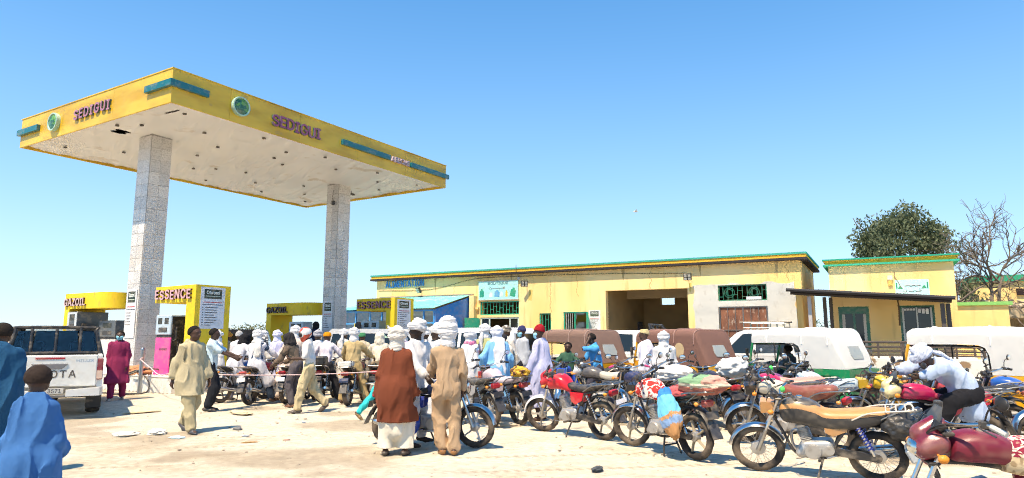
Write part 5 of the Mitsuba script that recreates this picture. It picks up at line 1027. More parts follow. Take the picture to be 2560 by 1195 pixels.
def headgear(kind, J, o):
    F = Field(); F.k = 0.02; sd = o.get('seed', 2); z = o.get('size', 1.0); q = lambda x, y, h: head_pt(J, x, y, h)
    def ringp(h, R, r, tilt=0.0, n=13, fy=1.12):
        for t in np.linspace(0, 2 * np.pi, n)[:-1]: F.ball(q(math.cos(t) * R, math.sin(t) * R * fy - 0.012, h + tilt * math.sin(t) + 0.3 * tilt * math.cos(t)), r)
    if kind in ('turban', 'tall'):
        F.group(0.03).ball(q(0, -0.015, 0.06), 0.098); ringp(0.055, 0.088 * z, 0.036 * z, 0.016); F.group(0.03); ringp(0.098, 0.078 * z, 0.040 * z, -0.020); F.group(0.03).ball(q(0, -0.02, 0.115), 0.075 * z)
        if kind == 'tall':
            F.group(0.03); ringp(0.145, 0.072 * z, 0.046 * z, 0.025); F.group(0.03); ringp(0.195, 0.052 * z, 0.045 * z, -0.02); F.group(0.03).ball(q(0.01, -0.02, 0.225), 0.05 * z); ringp(0.0, 0.088, 0.038, 0.02)
        if o.get('chin'): F.group(0.04).cone(q(0, -0.035, 0.05), q(0, -0.045, -0.13), 0.092, 0.085); F.group(0.03); ringp(-0.085, 0.066, 0.042, 0.02); ringp(-0.13, 0.066, 0.042, 0.0); F.group(0.03).cone(q(0.08, -0.03, 0.03), q(0.075, -0.01, -0.08), 0.03).cone(q(-0.08, -0.03, 0.03), q(-0.075, -0.01, -0.08), 0.03).cone(q(0, -0.08, 0.02), q(0, -0.07, -0.12), 0.05)
        if o.get('tail'): a = q(0.02 * o['tail'], -0.11, 0.03); b = a - J['up2'] * 0.16 - J['fw'] * 0.06; F.group(0.03).cone(a, b, 0.035, 0.045, J['fw'], 2.0).cone(b, b - J['up2'] * o.get('tl', 0.22), 0.045, 0.055, J['fw'], 2.4)
        if o.get('tuft'): F.group(0.02).cone(q(-0.09, -0.03, 0.12), q(-0.14, -0.05, 0.19), 0.03, 0.014)
        c, hu, hr, hf = J['hc'], J['hu'], J['hr'], J['hf']
        def wrap(p):
            x = p - c; hz, hx, hy = x @ hu, x @ hr, x @ hf; n = meshkit.noise(p * 9 + sd, sd); b = np.sin((hz * 95 + hx * 22 * math.sin(sd) + hy * 20 * math.cos(sd * 1.7)) + 7 * n)
            return -0.011 * (1 - np.abs(b)) ** 1.5 + 0.004 + 0.006 * (meshkit.noise(p * 26 + sd, sd + 3) - 0.5)
        F.fold = wrap
    elif kind == 'hood':
        F.group(0.03).ball(q(0, -0.03, 0.03), 0.108).cone(q(0, -0.06, 0), J['neck'] - J['fw'] * 0.03, 0.09, 0.10); ringp(-0.10, 0.075, 0.045, 0.02); F.group(0.02); 
        for t in np.linspace(-0.3, math.pi + 0.3, 9): F.ball(q(math.cos(t) * 0.082, 0.045, 0.0 + math.sin(t) * 0.105), 0.026)
        F.fold = folds(0.016, 16, 7, sd)
    elif kind in ('cap', 'beanie', 'hair'):
        d = dict(cap=0.012, beanie=0.014, hair=0.005)[kind]; F.group(0.02).ball(q(0, -0.018, 0.030), 0.092 + d)
        if kind == 'cap': F.group(0.02).cone(q(0, -0.018, 0.06), q(0, -0.018, 0.085), 0.094, 0.085); F.cut.append((q(0, 0, 0.128), J['hu']))
        if kind == 'beanie': F.group(0.02).ball(q(0, -0.03, 0.075), 0.088)
        if kind == 'hair': F.group(0.02).ball(q(0, -0.032, 0.022), 0.092); F.cut.append((q(0, 0.040, 0.060), J['hf'] * 0.82 - J['hu'] * 0.57)); F.cut.append((q(0, 0.0, -0.030), -J['hu']))
        else: F.cut.append((q(0, 0.06, 0.050), J['hf'] * 0.25 - J['hu'] * 0.97))
        F.fold = folds(dict(cap=0.004, beanie=0.006, hair=0.004)[kind], 40, 40, sd)
    elif kind == 'hat':
        F.group(0.02).ball(q(0, -0.018, 0.05), 0.105); F.group(0.02)
        for t in np.linspace(0, 2 * np.pi, 17)[:-1]: F.cone(q(math.cos(t) * 0.09, math.sin(t) * 0.10 - 0.018, 0.05), q(math.cos(t) * 0.165, math.sin(t) * 0.175 - 0.018, 0.025 + 0.02 * math.cos(2 * t)), 0.016, 0.012)
        F.cut.append((q(0, 0, 0.012), -J['hu'])); F.fold = folds(0.008, 20, 20, sd)
    elif kind == 'helmet':
        F.group(0.03).ball(q(0, -0.012, 0.035), 0.128).cone(q(0, 0.03, -0.02), q(0, 0.06, -0.07), 0.10, 0.07)
    elif kind == 'mask':
        F.group(0.02).cone(q(0.048, 0.050, -0.028), q(-0.048, 0.050, -0.028), 0.036).cone(q(0.026, 0.068, -0.035), q(-0.026, 0.068, -0.035), 0.036).cone(q(0.028, 0.058, -0.075), q(-0.028, 0.058, -0.075), 0.034)
    return F
SK = {}
def person(label, M, P, wear, h=1.75, skin=(0.072, 0.040, 0.028), res=0.012, face=False, group=None, shoe=None, sole=(0.05, 0.04, 0.035)):
    """wear: list of (kind, colour, options); a colour may be a function of the vertices"""
    J = skeleton(P); k = thing('person', label, 'person', M @ scl(h / 1.75), group)
    add(k, 'body', mesh_field(body_field(J, P), min(res, 0.0125)), 'skin', skin, True)
    n = 1
    for kind, col, o in wear:
        n += 1; o = {'seed': len(label) + n * 3 + int(abs(M[0, 3] * 10)), **o}
        if kind in ('turban', 'tall', 'hood', 'cap', 'beanie', 'hair', 'hat', 'helmet', 'mask'): m, part = mesh_field(headgear(kind, J, o), min(res, 0.011)), {'tall': 'turban'}.get(kind, kind)
        else: m, part = mesh_field(garment(kind, J, P, o), res * 1.15), kind
        q = add(k, part, m, 'paint' if kind == 'helmet' else 'cloth' if kind != 'hair' else 'matte', col, True)
        if kind == 'helmet': add(q, 'visor', mesh_field(Field().group(0.03).cone(head_pt(J, 0.05, 0.075, 0.03), head_pt(J, -0.05, 0.075, 0.03), 0.062), 0.012), 'plastic', (0.015, 0.015, 0.02), True)
    if face:
        for s in (1, -1):
            e = add(k, 'eye', trimesh.creation.icosphere(subdivisions=2, radius=0.0105).apply_translation(head_pt(J, s * 0.030, 0.0755, 0.008)), 'plastic', (0.34, 0.31, 0.28), True)
            add(e, 'iris', trimesh.creation.icosphere(subdivisions=1, radius=0.0072).apply_translation(head_pt(J, s * 0.030, 0.0805, 0.008)), 'plastic', (0.02, 0.012, 0.01), True)
    if shoe is not None:
        for n in 'lr':
            to = unit(P.get(n + 'toe', (0.12 * (1 if n == 'r' else -1), 1.0, P.get(n + 'tz', -0.22)))); a = J['an' + n] + np.array([0, 0, -0.052])
            F = Field().group(0.02).cone(a - to * 0.06, a + to * 0.08, 0.043, 0.045).cone(a + to * 0.08, a + to * 0.175, 0.045, 0.030); F.cut.append((a + np.array([0, 0, 0.028]), (0, 0, 1)))
            F.cut.append((a + np.array([0, 0, -0.034]), (0, 0, -1)) if to[2] > -0.4 else (a - np.array([0, 0, 9.0]), (0, 0, -1)))
            add(k, 'shoe', mesh_field(F, 0.011), 'leather', shoe, True)
    return k
def at(x, y, yaw):
    """yaw: direction the person faces, degrees, 90 = away from the road (+y)"""
    return tr(x, y, 0) @ rot('z', yaw - 90)

# ---------------------------------------------------------------- cars: x forward, y to the left, rear bumper near x = 0
WHITE = (0.74, 0.74, 0.72)
def car_wheel(k, x, y, r=0.37, w=0.12, name='wheel'):
    q = add(k, name, once(f'ct{r}{w}', lambda: lathe([(r * 0.62, -w), (r * 0.92, -w), (r, -w * 0.7), (r, w * 0.7), (r * 0.92, w), (r * 0.62, w), (r * 0.62, -w)], 36, 'y')), 'tyre_rubber', None, 30, tr(x, y, r))
    add(q, 'rim', once(f'cr{r}{w}', lambda: cat(lathe([(0, -w * 0.75), (r * 0.2, -w * 0.8), (r * 0.5, -w * 0.55), (r * 0.62, -w * 0.95), (r * 0.63, w * 0.9), (r * 0.5, w * 0.55), (r * 0.2, w * 0.8), (0, w * 0.75)], 28, 'y'))), 'metal', (0.5, 0.5, 0.5))
def shell(profile, y0, taper=None):
    """side profile (x, z) extruded across the car, narrowing upwards: taper(z) gives the half width"""
    m = ext(Polygon(profile), 2.0, -1.0); m.apply_transform(XZ); m = m.subdivide_to_size(0.35); v = m.vertices; v[:, 1] *= np.array([taper(z) for z in v[:, 2]]); m.vertices = v; return m
def tap(w, zb, zt, wt):
    return lambda z: w if z < zb else w + (wt - w) * (z - zb) / (zt - zb)
def arch(x, r, n=9): return [(x + r * math.cos(t), 0.38 + r * math.sin(t)) for t in np.linspace(0, np.pi, n)]
def car(label, M, kind='pickup', paint=WHITE, roof_rack=False, bars=False, cat_='car', name='parked_car'):
    k = thing(name, label, cat_, M); W = 0.87
    if kind == 'pickup':
        L, roof0, roof1, zt, wb0, wb1 = 5.1, 2.02, 3.35, 1.78, 1.15, 4.10
        low = [(0.05, 0.50), (0.70, 0.42)] + arch(wb0, 0.44)[::-1] + [(3.6, 0.40)] + arch(wb1, 0.44)[::-1] + [(5.0, 0.45), (5.1, 0.62), (5.08, 0.95), (4.9, 1.02), (3.92, 1.10), (1.75, 1.10), (1.74, 1.06), (0.02, 1.06)]
        cab = [(1.80, 1.08), (1.92, 1.72), (2.1, zt), (3.05, zt), (3.28, 1.70), (3.95, 1.09)]
        win = [[(2.02, 1.17), (2.05, 1.66), (2.78, 1.68), (2.78, 1.15)], [(2.88, 1.15), (2.88, 1.68), (3.12, 1.66), (3.62, 1.15)]]
    else:
        L, zt, wb0, wb1 = 4.75, 1.85, 0.95, 3.75
        low = [(0.03, 0.50), (0.5, 0.42)] + arch(wb0, 0.44)[::-1] + [(3.25, 0.40)] + arch(wb1, 0.44)[::-1] + [(4.65, 0.45), (4.75, 0.65), (4.72, 0.98), (4.5, 1.06), (3.55, 1.12), (0.05, 1.12)]
        cab = [(0.06, 1.10), (0.16, 1.70), (0.32, zt), (2.75, zt), (3.0, 1.75), (3.58, 1.11)]
        win = [[(0.28, 1.2), (0.36, 1.68), (1.02, 1.70), (1.02, 1.18)], [(1.14, 1.18), (1.14, 1.70), (1.92, 1.70), (1.92, 1.17)], [(2.02, 1.17), (2.02, 1.70), (2.80, 1.67), (3.22, 1.17)]]
    low = [(x, z) for x, z in low]
    T = tap(W, 1.1, zt, 0.70)
    lt = lambda z: W - 0.05 * max(0, 0.7 - z) - 0.04 * max(0, z - 0.9)
    b = add(k, 'body', shell(low, 0, lt), 'paint', paint, 30)
    c = add(k, 'cabin', shell(cab, 0, T), 'paint', paint, 30)
    for w in win:
        for s in (1, -1):
            P = [(x, s * (T(z) + o), z) for o in (-0.004, 0.006) for x, z in w]; add(c, 'window', hull(P), 'tinted_glass', None, False)
    fx = cab[-1][0]; ft = cab[-2][0]
    wsp = lambda t, y: (fx + (ft - fx) * t + 0.012, y, cab[-1][1] + (cab[-2][1] - cab[-1][1]) * t)
    add(c, 'windscreen', hull([(p[0] + o, p[1], p[2] + o) for o in (0, 0.008) for p in (wsp(0.08, -0.76), wsp(0.08, 0.76), wsp(0.93, -0.66), wsp(0.93, 0.66))]), 'tinted_glass', None, False)
    rx, rt = cab[0], cab[1]
    rsp = lambda t, y: (rx[0] + (rt[0] - rx[0]) * t - 0.012, y, rx[1] + (rt[1] - rx[1]) * t)
    add(c, 'rear_window', hull([(p[0] - o, p[1], p[2]) for o in (0, 0.008) for p in (rsp(0.15, -0.72), rsp(0.15, 0.72), rsp(0.95, -0.64), rsp(0.95, 0.64))]), 'tinted_glass', None, False)
    for x in (wb0, wb1):
        for s in (1, -1): car_wheel(k, x, s * 0.76)
    add(k, 'front_bumper', bx(L - 0.12, L + 0.06, -0.85, 0.85, 0.40, 0.62, 0.03), 'plastic', (0.5, 0.5, 0.5)); add(k, 'rear_bumper', bx(-0.10, 0.06, -0.85, 0.85, 0.42, 0.60, 0.03), 'plastic', (0.45, 0.45, 0.45))
    for s in (1, -1):
        add(k, 'headlight', bx(L - 0.06, L + 0.012, s * 0.66 - 0.16, s * 0.66 + 0.16, 0.72, 0.88, 0.02), 'chrome', (0.8, 0.82, 0.84)); add(k, 'tail_light', bx(-0.012, 0.05, s * 0.78 - 0.07, s * 0.78 + 0.07, 0.66, 1.02, 0.01), 'paint', (0.4, 0.01, 0.01))
        add(k, 'side_mirror', bx(fx - 0.42, fx - 0.28, s * 0.94 - 0.11, s * 0.94 + 0.11, 1.12, 1.30, 0.03), 'plastic', (0.04, 0.04, 0.04))
        for i, x in enumerate((2.0, 2.83) if kind == 'pickup' else (1.08, 1.97)): add(b, 'door_handle', bx(x + 0.05, x + 0.2, s * 0.862, s * 0.885, 0.96, 1.0, 0.008), 'plastic', (0.05, 0.05, 0.05))
    if bars:
        t = lambda P: tube(P, 0.035, 8)
        add(k, 'roll_bar', cat(t(curve([(1.5, -0.72, 1.05), (1.55, -0.66, 1.86), (1.6, -0.5, 1.93), (1.6, 0.5, 1.93), (1.55, 0.66, 1.86), (1.5, 0.72, 1.05)], 5)), *[t([(1.58, s * 0.6, 1.9), (0.6, s * 0.74, 1.08)]) for s in (1, -1)], *[t([(1.56, y, 1.06), (1.6, y, 1.92)]) for y in (-0.22, 0.22)]), 'plastic', BLK)
    if roof_rack:
        t = lambda P, r=0.014: tube(P, r, 6); x0, x1 = (2.05, 3.1) if kind == 'pickup' else (0.4, 2.7); z = zt + 0.02
        rr = [t([(x0, s * 0.62, z + h), (x1, s * 0.62, z + h)]) for s in (1, -1) for h in (0.04, 0.17)] + [t([(x, -0.62, z + h), (x, 0.62, z + h)]) for x in (x0, x1) for h in (0.04, 0.17)] + [t([(x, s * 0.62, z - 0.02), (x, s * 0.62, z + 0.17)]) for s in (1, -1) for x in np.linspace(x0, x1, 7)] + [t([(x, -0.62, z + 0.04), (x, 0.62, z + 0.04)]) for x in np.linspace(x0, x1, 8)[1:-1]]
        add(k, 'roof_rack', cat(*rr), 'metal', (0.42, 0.38, 0.30)); add(k, 'spare_bar', tube([(x0 - 0.1, -0.3, z + 0.2), (x1 + 0.25, -0.3, z + 0.2)], 0.03, 6), 'plastic', BLK)
    return k
def hilux(M):
    k = thing('pickup_truck', 'dusty white double cab pickup seen from behind, TOYOTA on its tailgate', 'pickup truck', M); W = 0.90; P = (0.70, 0.70, 0.66)
    T = tap(W, 1.12, 1.80, 0.72)
    low = [(0.25, 0.55), (0.75, 0.45)] + arch(1.2, 0.45)[::-1] + [(3.6, 0.42)] + arch(4.2, 0.45)[::-1] + [(5.1, 0.5), (5.2, 0.95), (4.0, 1.14), (1.78, 1.14), (1.78, 0.62), (0.25, 0.62)]
    b = add(k, 'body', shell(low, 0, lambda z: W - 0.04 * max(0, z - 0.9)), 'paint', P, 30)
    for s in (1, -1): add(k, 'bed_side', hull([(x, s * y, z) for x in (0.06, 1.775) for y, z in ((0.80, 0.60), (0.90, 0.60), (0.90, 0.9), (0.875, 1.22), (0.80, 1.22))]), 'paint', P, 25)
    g = add(k, 'tailgate', bx(0.0, 0.055, -0.795, 0.795, 0.62, 1.235, 0.02), 'paint', P, 30)
    for i, (c, y) in enumerate(zip('TOYOTA', np.linspace(0.38, -0.38, 6))): add(g, 'letter', moved(text3(c, 0.135, 0.004, True), tr(-0.001, y, 0.80) @ rot('z', -90)), 'plastic', (0.03, 0.03, 0.035), False)
    add(g, 'letter', moved(text3('HILUX', 0.05, 0.003, True, 0.30), tr(-0.001, -0.58, 1.10) @ rot('z', -90)), 'plastic', (0.35, 0.42, 0.5), False)
    add(g, 'tailgate_handle', hull([(-0.02, y, z) for y, z in ((-0.30, 1.06), (0.30, 1.06), (-0.20, 0.97), (0.20, 0.97))] + [(-0.001, y, z) for y, z in ((-0.30, 1.07), (0.30, 1.07), (-0.20, 0.96), (0.20, 0.96))]), 'plastic', (0.16, 0.16, 0.17))
    add(g, 'brake_light', bx(-0.012, -0.001, -0.24, 0.24, 1.155, 1.19, 0.004), 'paint', (0.35, 0.01, 0.02))
    add(k, 'bed_floor', bx(0.06, 1.77, -0.79, 0.79, 0.63, 0.68), 'matte', (0.12, 0.12, 0.12), False)
    cab = [(1.80, 1.12), (1.92, 1.74), (2.08, 1.82), (3.1, 1.82), (3.3, 1.74), (4.0, 1.12)]
    # cabin as an open frame: roof, pillars and panes, so that one sees through it
    c = add(k, 'cabin', cat(hull([(x, s * 0.72, z) for s in (1, -1) for x, z in ((1.95, 1.76), (2.08, 1.83), (3.1, 1.83), (3.26, 1.76))]), *[tube([(1.80, s * 0.88, 1.13), (1.96, s * 0.71, 1.77)], 0.05, 8) for s in (1, -1)], *[tube([(3.95, s * 0.84, 1.13), (3.26, s * 0.70, 1.77)], 0.045, 8) for s in (1, -1)], *[tube([(2.75, s * 0.87, 1.13), (2.75, s * 0.71, 1.77)], 0.05, 8) for s in (1, -1)], hull([(x, s * 0.86, z) for s in (1, -1) for x in (1.79, 1.84) for z in (1.10, 1.24)])), 'plastic', (0.025, 0.027, 0.03), 30)
    for y0, y1 in ((-0.84, -0.46), (-0.43, -0.02), (0.02, 0.43), (0.46, 0.84)):
        add(c, 'rear_pane', hull([(x - 0.02, (y0 if q < 0 else y1) * (1 - 0.13 * t), z) for q in (-1, 1) for t, x, z in ((0.2, 1.82, 1.25), (0.95, 1.945, 1.72))] + [(x - 0.026, (y0 if q < 0 else y1) * (1 - 0.13 * t), z) for q in (-1, 1) for t, x, z in ((0.2, 1.82, 1.25), (0.95, 1.945, 1.72))]), 'smoked_glass', None, False)
    for s in (1, -1): add(c, 'side_window', hull([(x, s * (T(z) + o), z) for o in (0, 0.006) for x, z in ((1.98, 1.17), (2.08, 1.72), (3.1, 1.72), (3.62, 1.17))]), 'smoked_glass', None, False)
    add(c, 'windscreen', hull([(x + o, y, z) for o in (0, 0.006) for x, y, z in ((3.95, -0.78, 1.15), (3.95, 0.78, 1.15), (3.32, -0.68, 1.74), (3.32, 0.68, 1.74))]), 'smoked_glass', None, False)
    for s in (1, -1): add(c, 'headrest', bx(2.35, 2.45, s * 0.38 - 0.13, s * 0.38 + 0.13, 1.25, 1.50, 0.04), 'cloth', (0.10, 0.10, 0.11)); add(c, 'headrest', bx(3.0, 3.1, s * 0.38 - 0.13, s * 0.38 + 0.13, 1.22, 1.47, 0.04), 'cloth', (0.10, 0.10, 0.11))
    t = lambda Q, r=0.032: tube(Q, r, 8)
    add(k, 'roll_bar', cat(t(curve([(1.70, -0.84, 1.2), (1.80, -0.74, 1.70), (1.84, -0.66, 1.79), (1.84, 0.66, 1.79), (1.80, 0.74, 1.70), (1.70, 0.84, 1.2)], 5)), *[t([(1.71, y, 1.22), (1.83, y, 1.78)], 0.030) for y in (-0.445, 0.0, 0.445)], t([(1.70, -0.84, 1.24), (1.70, 0.84, 1.24)], 0.035)), 'plastic', BLK)
    for s in (1, -1):
        l = add(k, 'tail_light', bx(0.01, 0.10, s * 0.845 - 0.05, s * 0.845 + 0.062, 0.74, 1.16, 0.015), 'paint', (0.22, 0.015, 0.03)); add(l, 'lens', bx(0.0, 0.009, s * 0.845 - 0.045, s * 0.845 + 0.055, 0.76, 0.92, 0.003), 'plastic', (0.62, 0.45, 0.36))
        add(k, 'rear_bumper', hull([(x, s * y, z) for x, y, z in ((-0.16, 0.30, 0.44), (-0.16, 0.86, 0.44), (-0.14, 0.30, 0.56), (-0.14, 0.86, 0.60), (0.05, 0.92, 0.44), (0.05, 0.92, 0.60), (0.05, 0.3, 0.44), (0.05, 0.3, 0.56))]), 'paint', (0.55, 0.55, 0.53), 25)
        car_wheel(k, 1.2, s * 0.78, 0.38, 0.13); car_wheel(k, 4.2, s * 0.78, 0.38, 0.13)
        add(k, 'mud_flap', bx(0.70, 0.715, s * 0.78 - 0.14, s * 0.78 + 0.14, 0.14, 0.56), 'plastic', (0.02, 0.02, 0.02), False)
    add(k, 'bumper_step', bx(-0.15, 0.04, -0.299, 0.299, 0.42, 0.47, 0.008), 'plastic', (0.12, 0.12, 0.12))
    pl = add(k, 'number_plate', bx(-0.03, -0.022, -0.26, 0.26, 0.49, 0.60, 0.002), 'plastic', (0.55, 0.52, 0.46), False); add(pl, 'plate_number', moved(text3('18 C 3571', 0.07, 0.001, True, 0.44), tr(-0.031, 0, 0.51) @ rot('z', -90)), 'plastic', (0.05, 0.05, 0.06), False)
    add(k, 'rear_axle', cat(tube([(1.2, -0.7, 0.38), (1.2, 0.7, 0.38)], 0.06, 8), bx(1.05, 1.35, -0.15, 0.15, 0.25, 0.5, 0.05)), 'grimy_black')

# ---------------------------------------------------------------- three wheeled taxis: x forward
def hood_mesh(two_tone):
    n = 19; rings = []
    st = [(0.86, 1.69, 0.555, 1.46), (0.78, 1.745, 0.575, 1.45), (0.5, 1.762, 0.60, 1.46), (0.0, 1.772, 0.625, 1.46), (-0.22, 1.775, 0.63, 1.45), (-0.32, 1.775, 0.632, 1.40), (-0.375, 1.775, 0.634, 1.26), (-0.39, 1.775, 0.635, 0.94), (-0.7, 1.768, 0.64, 0.94), (-0.96, 1.752, 0.638, 0.94), (-1.02, 1.72, 0.632, 0.94), (-1.12, 1.48, 0.618, 0.94), (-1.23, 1.22, 0.600, 0.94), (-1.33, 0.975, 0.585, 0.94)]
    S = np.array(st)
    for x, zt, w, zb in S:
        a = np.linspace(0, np.pi, n); y = w * np.sign(np.cos(a)) * np.abs(np.cos(a)) ** 0.34; zz = np.abs(np.sin(a)) ** 0.45
        z = zb + (zt - zb) * zz
        if zt - zb > 0.5: z = np.where(zz < 0.01, zb, np.maximum(zb, zt - 0.34 + 0.34 * zz)); z[0] = z[-1] = zb
        o = np.stack([np.full(n, x), y, z], 1); i = o.copy(); i[:, 1] *= 0.965; i[:, 2] = np.minimum(i[:, 2], zt - 0.02) ; rings.append(np.vstack([o, i[::-1]]))
    return loft(rings)
def tuk(label, M, hood, paint, vinyl_window=True, driver=False):
    k = thing('auto_rickshaw', label, 'auto rickshaw', M, 'three wheeled taxis between the motorbikes and the shop')
    add(k, 'hood', once('hood', lambda: hood_mesh(0)), 'cloth', hood, 38)
    sm = tuple(min(0.8, c * 1.6 + 0.05) for c in hood)
    for i, (x, w, zt, zb) in enumerate(((-0.40, 0.640, 1.780, 0.95), (-0.97, 0.642, 1.752, 0.95), (0.45, 0.606, 1.770, 1.46))):
        a = np.linspace(0, np.pi, 25); y = w * np.sign(np.cos(a)) * np.abs(np.cos(a)) ** 0.34; zz = np.abs(np.sin(a)) ** 0.45
        add(k, 'hood_seam', once(f'seam{i}', lambda: tube(np.stack([np.full(25, x), y, np.maximum(zb, zt - (0.34 if zt - zb > 0.5 else zt - zb) * (1 - zz)) + 0.003], 1), 0.012, 6)), 'cloth', sm, 40)
    add(k, 'body', once('tukbody', lambda: cat(hull([(x, s * y, z) for s in (1, -1) for x, y, z in ((-1.36, 0.60, 0.36), (-1.38, 0.615, 0.935), (-0.36, 0.655, 0.34), (-0.36, 0.655, 0.935))]), hull([(x, s * y, z) for s in (1, -1) for x, y, z in ((-0.36, 0.62, 0.30), (0.75, 0.56, 0.28), (-0.36, 0.62, 0.36), (0.75, 0.56, 0.34))]))), 'paint', paint, 25)
    f = add(k, 'front_cowl', once('cowlT', lambda: hull([(x, s * y, z) for s in (1, -1) for x, y, z in ((0.74, 0.56, 0.30), (0.74, 0.56, 0.98), (0.98, 0.52, 0.98), (1.16, 0.34, 0.86), (1.24, 0.2, 0.62), (1.2, 0.2, 0.36), (0.95, 0.5, 0.34))])), 'paint', paint, 25)
    add(f, 'headlight', once('hlT', lambda: lathe([(0, 0.03), (0.06, 0.025), (0.085, 0), (0.08, -0.06), (0, -0.08)], 18, 'x').apply_translation([1.215, 0, 0.78])), 'chrome', (0.8, 0.82, 0.82))
    wf = once('wfT', lambda: cat(*[tube([(0.96, s * 0.53, 0.97), (0.84, s * 0.545, 1.46)], 0.028, 6) for s in (1, -1)], tube([(0.845, -0.54, 1.455), (0.845, 0.54, 1.455)], 0.022, 6), tube([(0.965, -0.52, 0.985), (0.965, 0.52, 0.985)], 0.022, 6)))
    add(k, 'windscreen_frame', wf, 'paint', paint, 30); add(k, 'windscreen', once('wsT', lambda: hull([(x, s * 0.51, z) for s in (1, -1) for x, z in ((0.955, 1.0), (0.85, 1.44), (0.961, 1.0), (0.856, 1.44))])), 'glass_pane', None, False)
    add(k, 'hood_frame', once('hfT', lambda: cat(tube([(0.27, -0.58, 1.43), (0.27, 0.58, 1.43)], 0.012, 6), tube([(-0.28, -0.6, 1.35), (-0.28, 0.6, 1.35)], 0.012, 6), *[tube(curve([(-0.31, s * 0.60, 0.68), (-0.30, s * 0.605, 1.2), (-0.25, s * 0.60, 1.36), (-0.05, s * 0.59, 1.42), (0.84, s * 0.53, 1.43)], 4), 0.014, 6) for s in (1, -1)], *[tube([(0.25, s * 0.60, 0.33), (0.27, s * 0.58, 1.43)], 0.014, 6) for s in (1, -1)])), 'plastic', BLK)
    add(k, 'rear_seat', once('rsT', lambda: cat(bx(-0.95, -0.40, -0.54, 0.54, 0.936, 1.0, 0.02), bx(-1.12, -0.96, -0.53, 0.53, 0.94, 1.36, 0.05))), 'leather', (0.03, 0.03, 0.035)); add(k, 'driver_seat', once('dsT', lambda: cat(bx(0.05, 0.42, -0.28, 0.28, 0.45, 0.66, 0.03), bx(0.0, 0.06, -0.28, 0.28, 0.62, 1.02, 0.025))), 'leather', (0.03, 0.03, 0.035))
    add(k, 'partition', once('ptT', lambda: cat(*[tube([(-0.28, -0.58, z), (-0.28, 0.58, z)], 0.012, 6) for z in (0.95, 1.08)], tube([(0.62, 0, 0.4), (0.78, 0, 1.02)], 0.03, 8), tube([(0.72, -0.3, 1.0), (0.78, 0, 1.03), (0.72, 0.3, 1.0)], 0.015, 6))), 'plastic', BLK)
    for s in (1, -1):
        add(k, 'side_mirror', once(f'smT{s}', lambda: cat(bx(0.90, 0.93, s * 0.66 - 0.05, s * 0.66 + 0.05, 1.12, 1.34, 0.01), tube([(0.93, s * 0.55, 1.15), (0.92, s * 0.66, 1.2)], 0.008, 5))), 'plastic', BLK)
        car_wheel(k, -0.88, s * 0.56, 0.215, 0.06, 'rear_wheel')
        add(k, 'tail_light', once(f'tlT{s}', lambda: bx(-1.40, -1.37, s * 0.5 - 0.05, s * 0.5 + 0.05, 0.56, 0.64, 0.008)), 'paint', (0.4, 0.01, 0.01)); add(k, 'turn_signal', once(f'tsT{s}', lambda: bx(1.0, 1.06, s * 0.53 - 0.035, s * 0.53 + 0.035, 0.86, 0.93, 0.01)), 'plastic', (0.8, 0.35, 0.02))
        for i in range(4): add(k, 'louvre', once(f'lvT{s}{i}', lambda: bx(-1.16, -0.55, s * 0.652 - 0.012 if s > 0 else -0.664, s * 0.652 + 0.012 if s > 0 else -0.640, 0.55 + 0.08 * i, 0.585 + 0.08 * i, 0.004)), 'paint', tuple(c * 0.55 for c in paint))
        if vinyl_window: add(k, 'side_vinyl', once(f'svT{s}', lambda: moved(cloth_bag(4, 0.14, 0.006, 0.17, 2, 0.0), tr(-0.55, s * 0.637, 1.28))), 'cloth', vinyl_window, True)
    rw = add(k, 'rear_vinyl_window', once('rvT', lambda: hull([(x, y, z) for y, z in ((-0.20, 1.14), (0.20, 1.14), (-0.24, 1.22), (0.24, 1.22), (-0.20, 1.40), (0.20, 1.40)) for x in (-1.278 + (z - 1.14) * 0.42, -1.25 + (z - 1.14) * 0.42)])), 'plastic', (0.32, 0.36, 0.36), False)
    add(k, 'rear_panel', once('rpT', lambda: bx(-1.405, -1.376, -0.40, 0.40, 0.66, 0.84, 0.008)), 'plastic', (0.10, 0.07, 0.04)); add(k, 'front_wheel', once('fwT', lambda: lathe([(0.12, -0.055), (0.2, -0.05), (0.215, 0), (0.2, 0.05), (0.12, 0.055), (0.05, 0.05), (0.05, -0.05), (0.12, -0.055)], 30, 'y')), 'tyre_rubber', None, 30, tr(1.08, 0, 0.215)); add(k, 'front_mudguard', once('fmT', lambda: fender(0.26, 0.08, 0, 170, 0.04)), 'paint', paint, 40, tr(1.08, 0, 0.215))
    return k
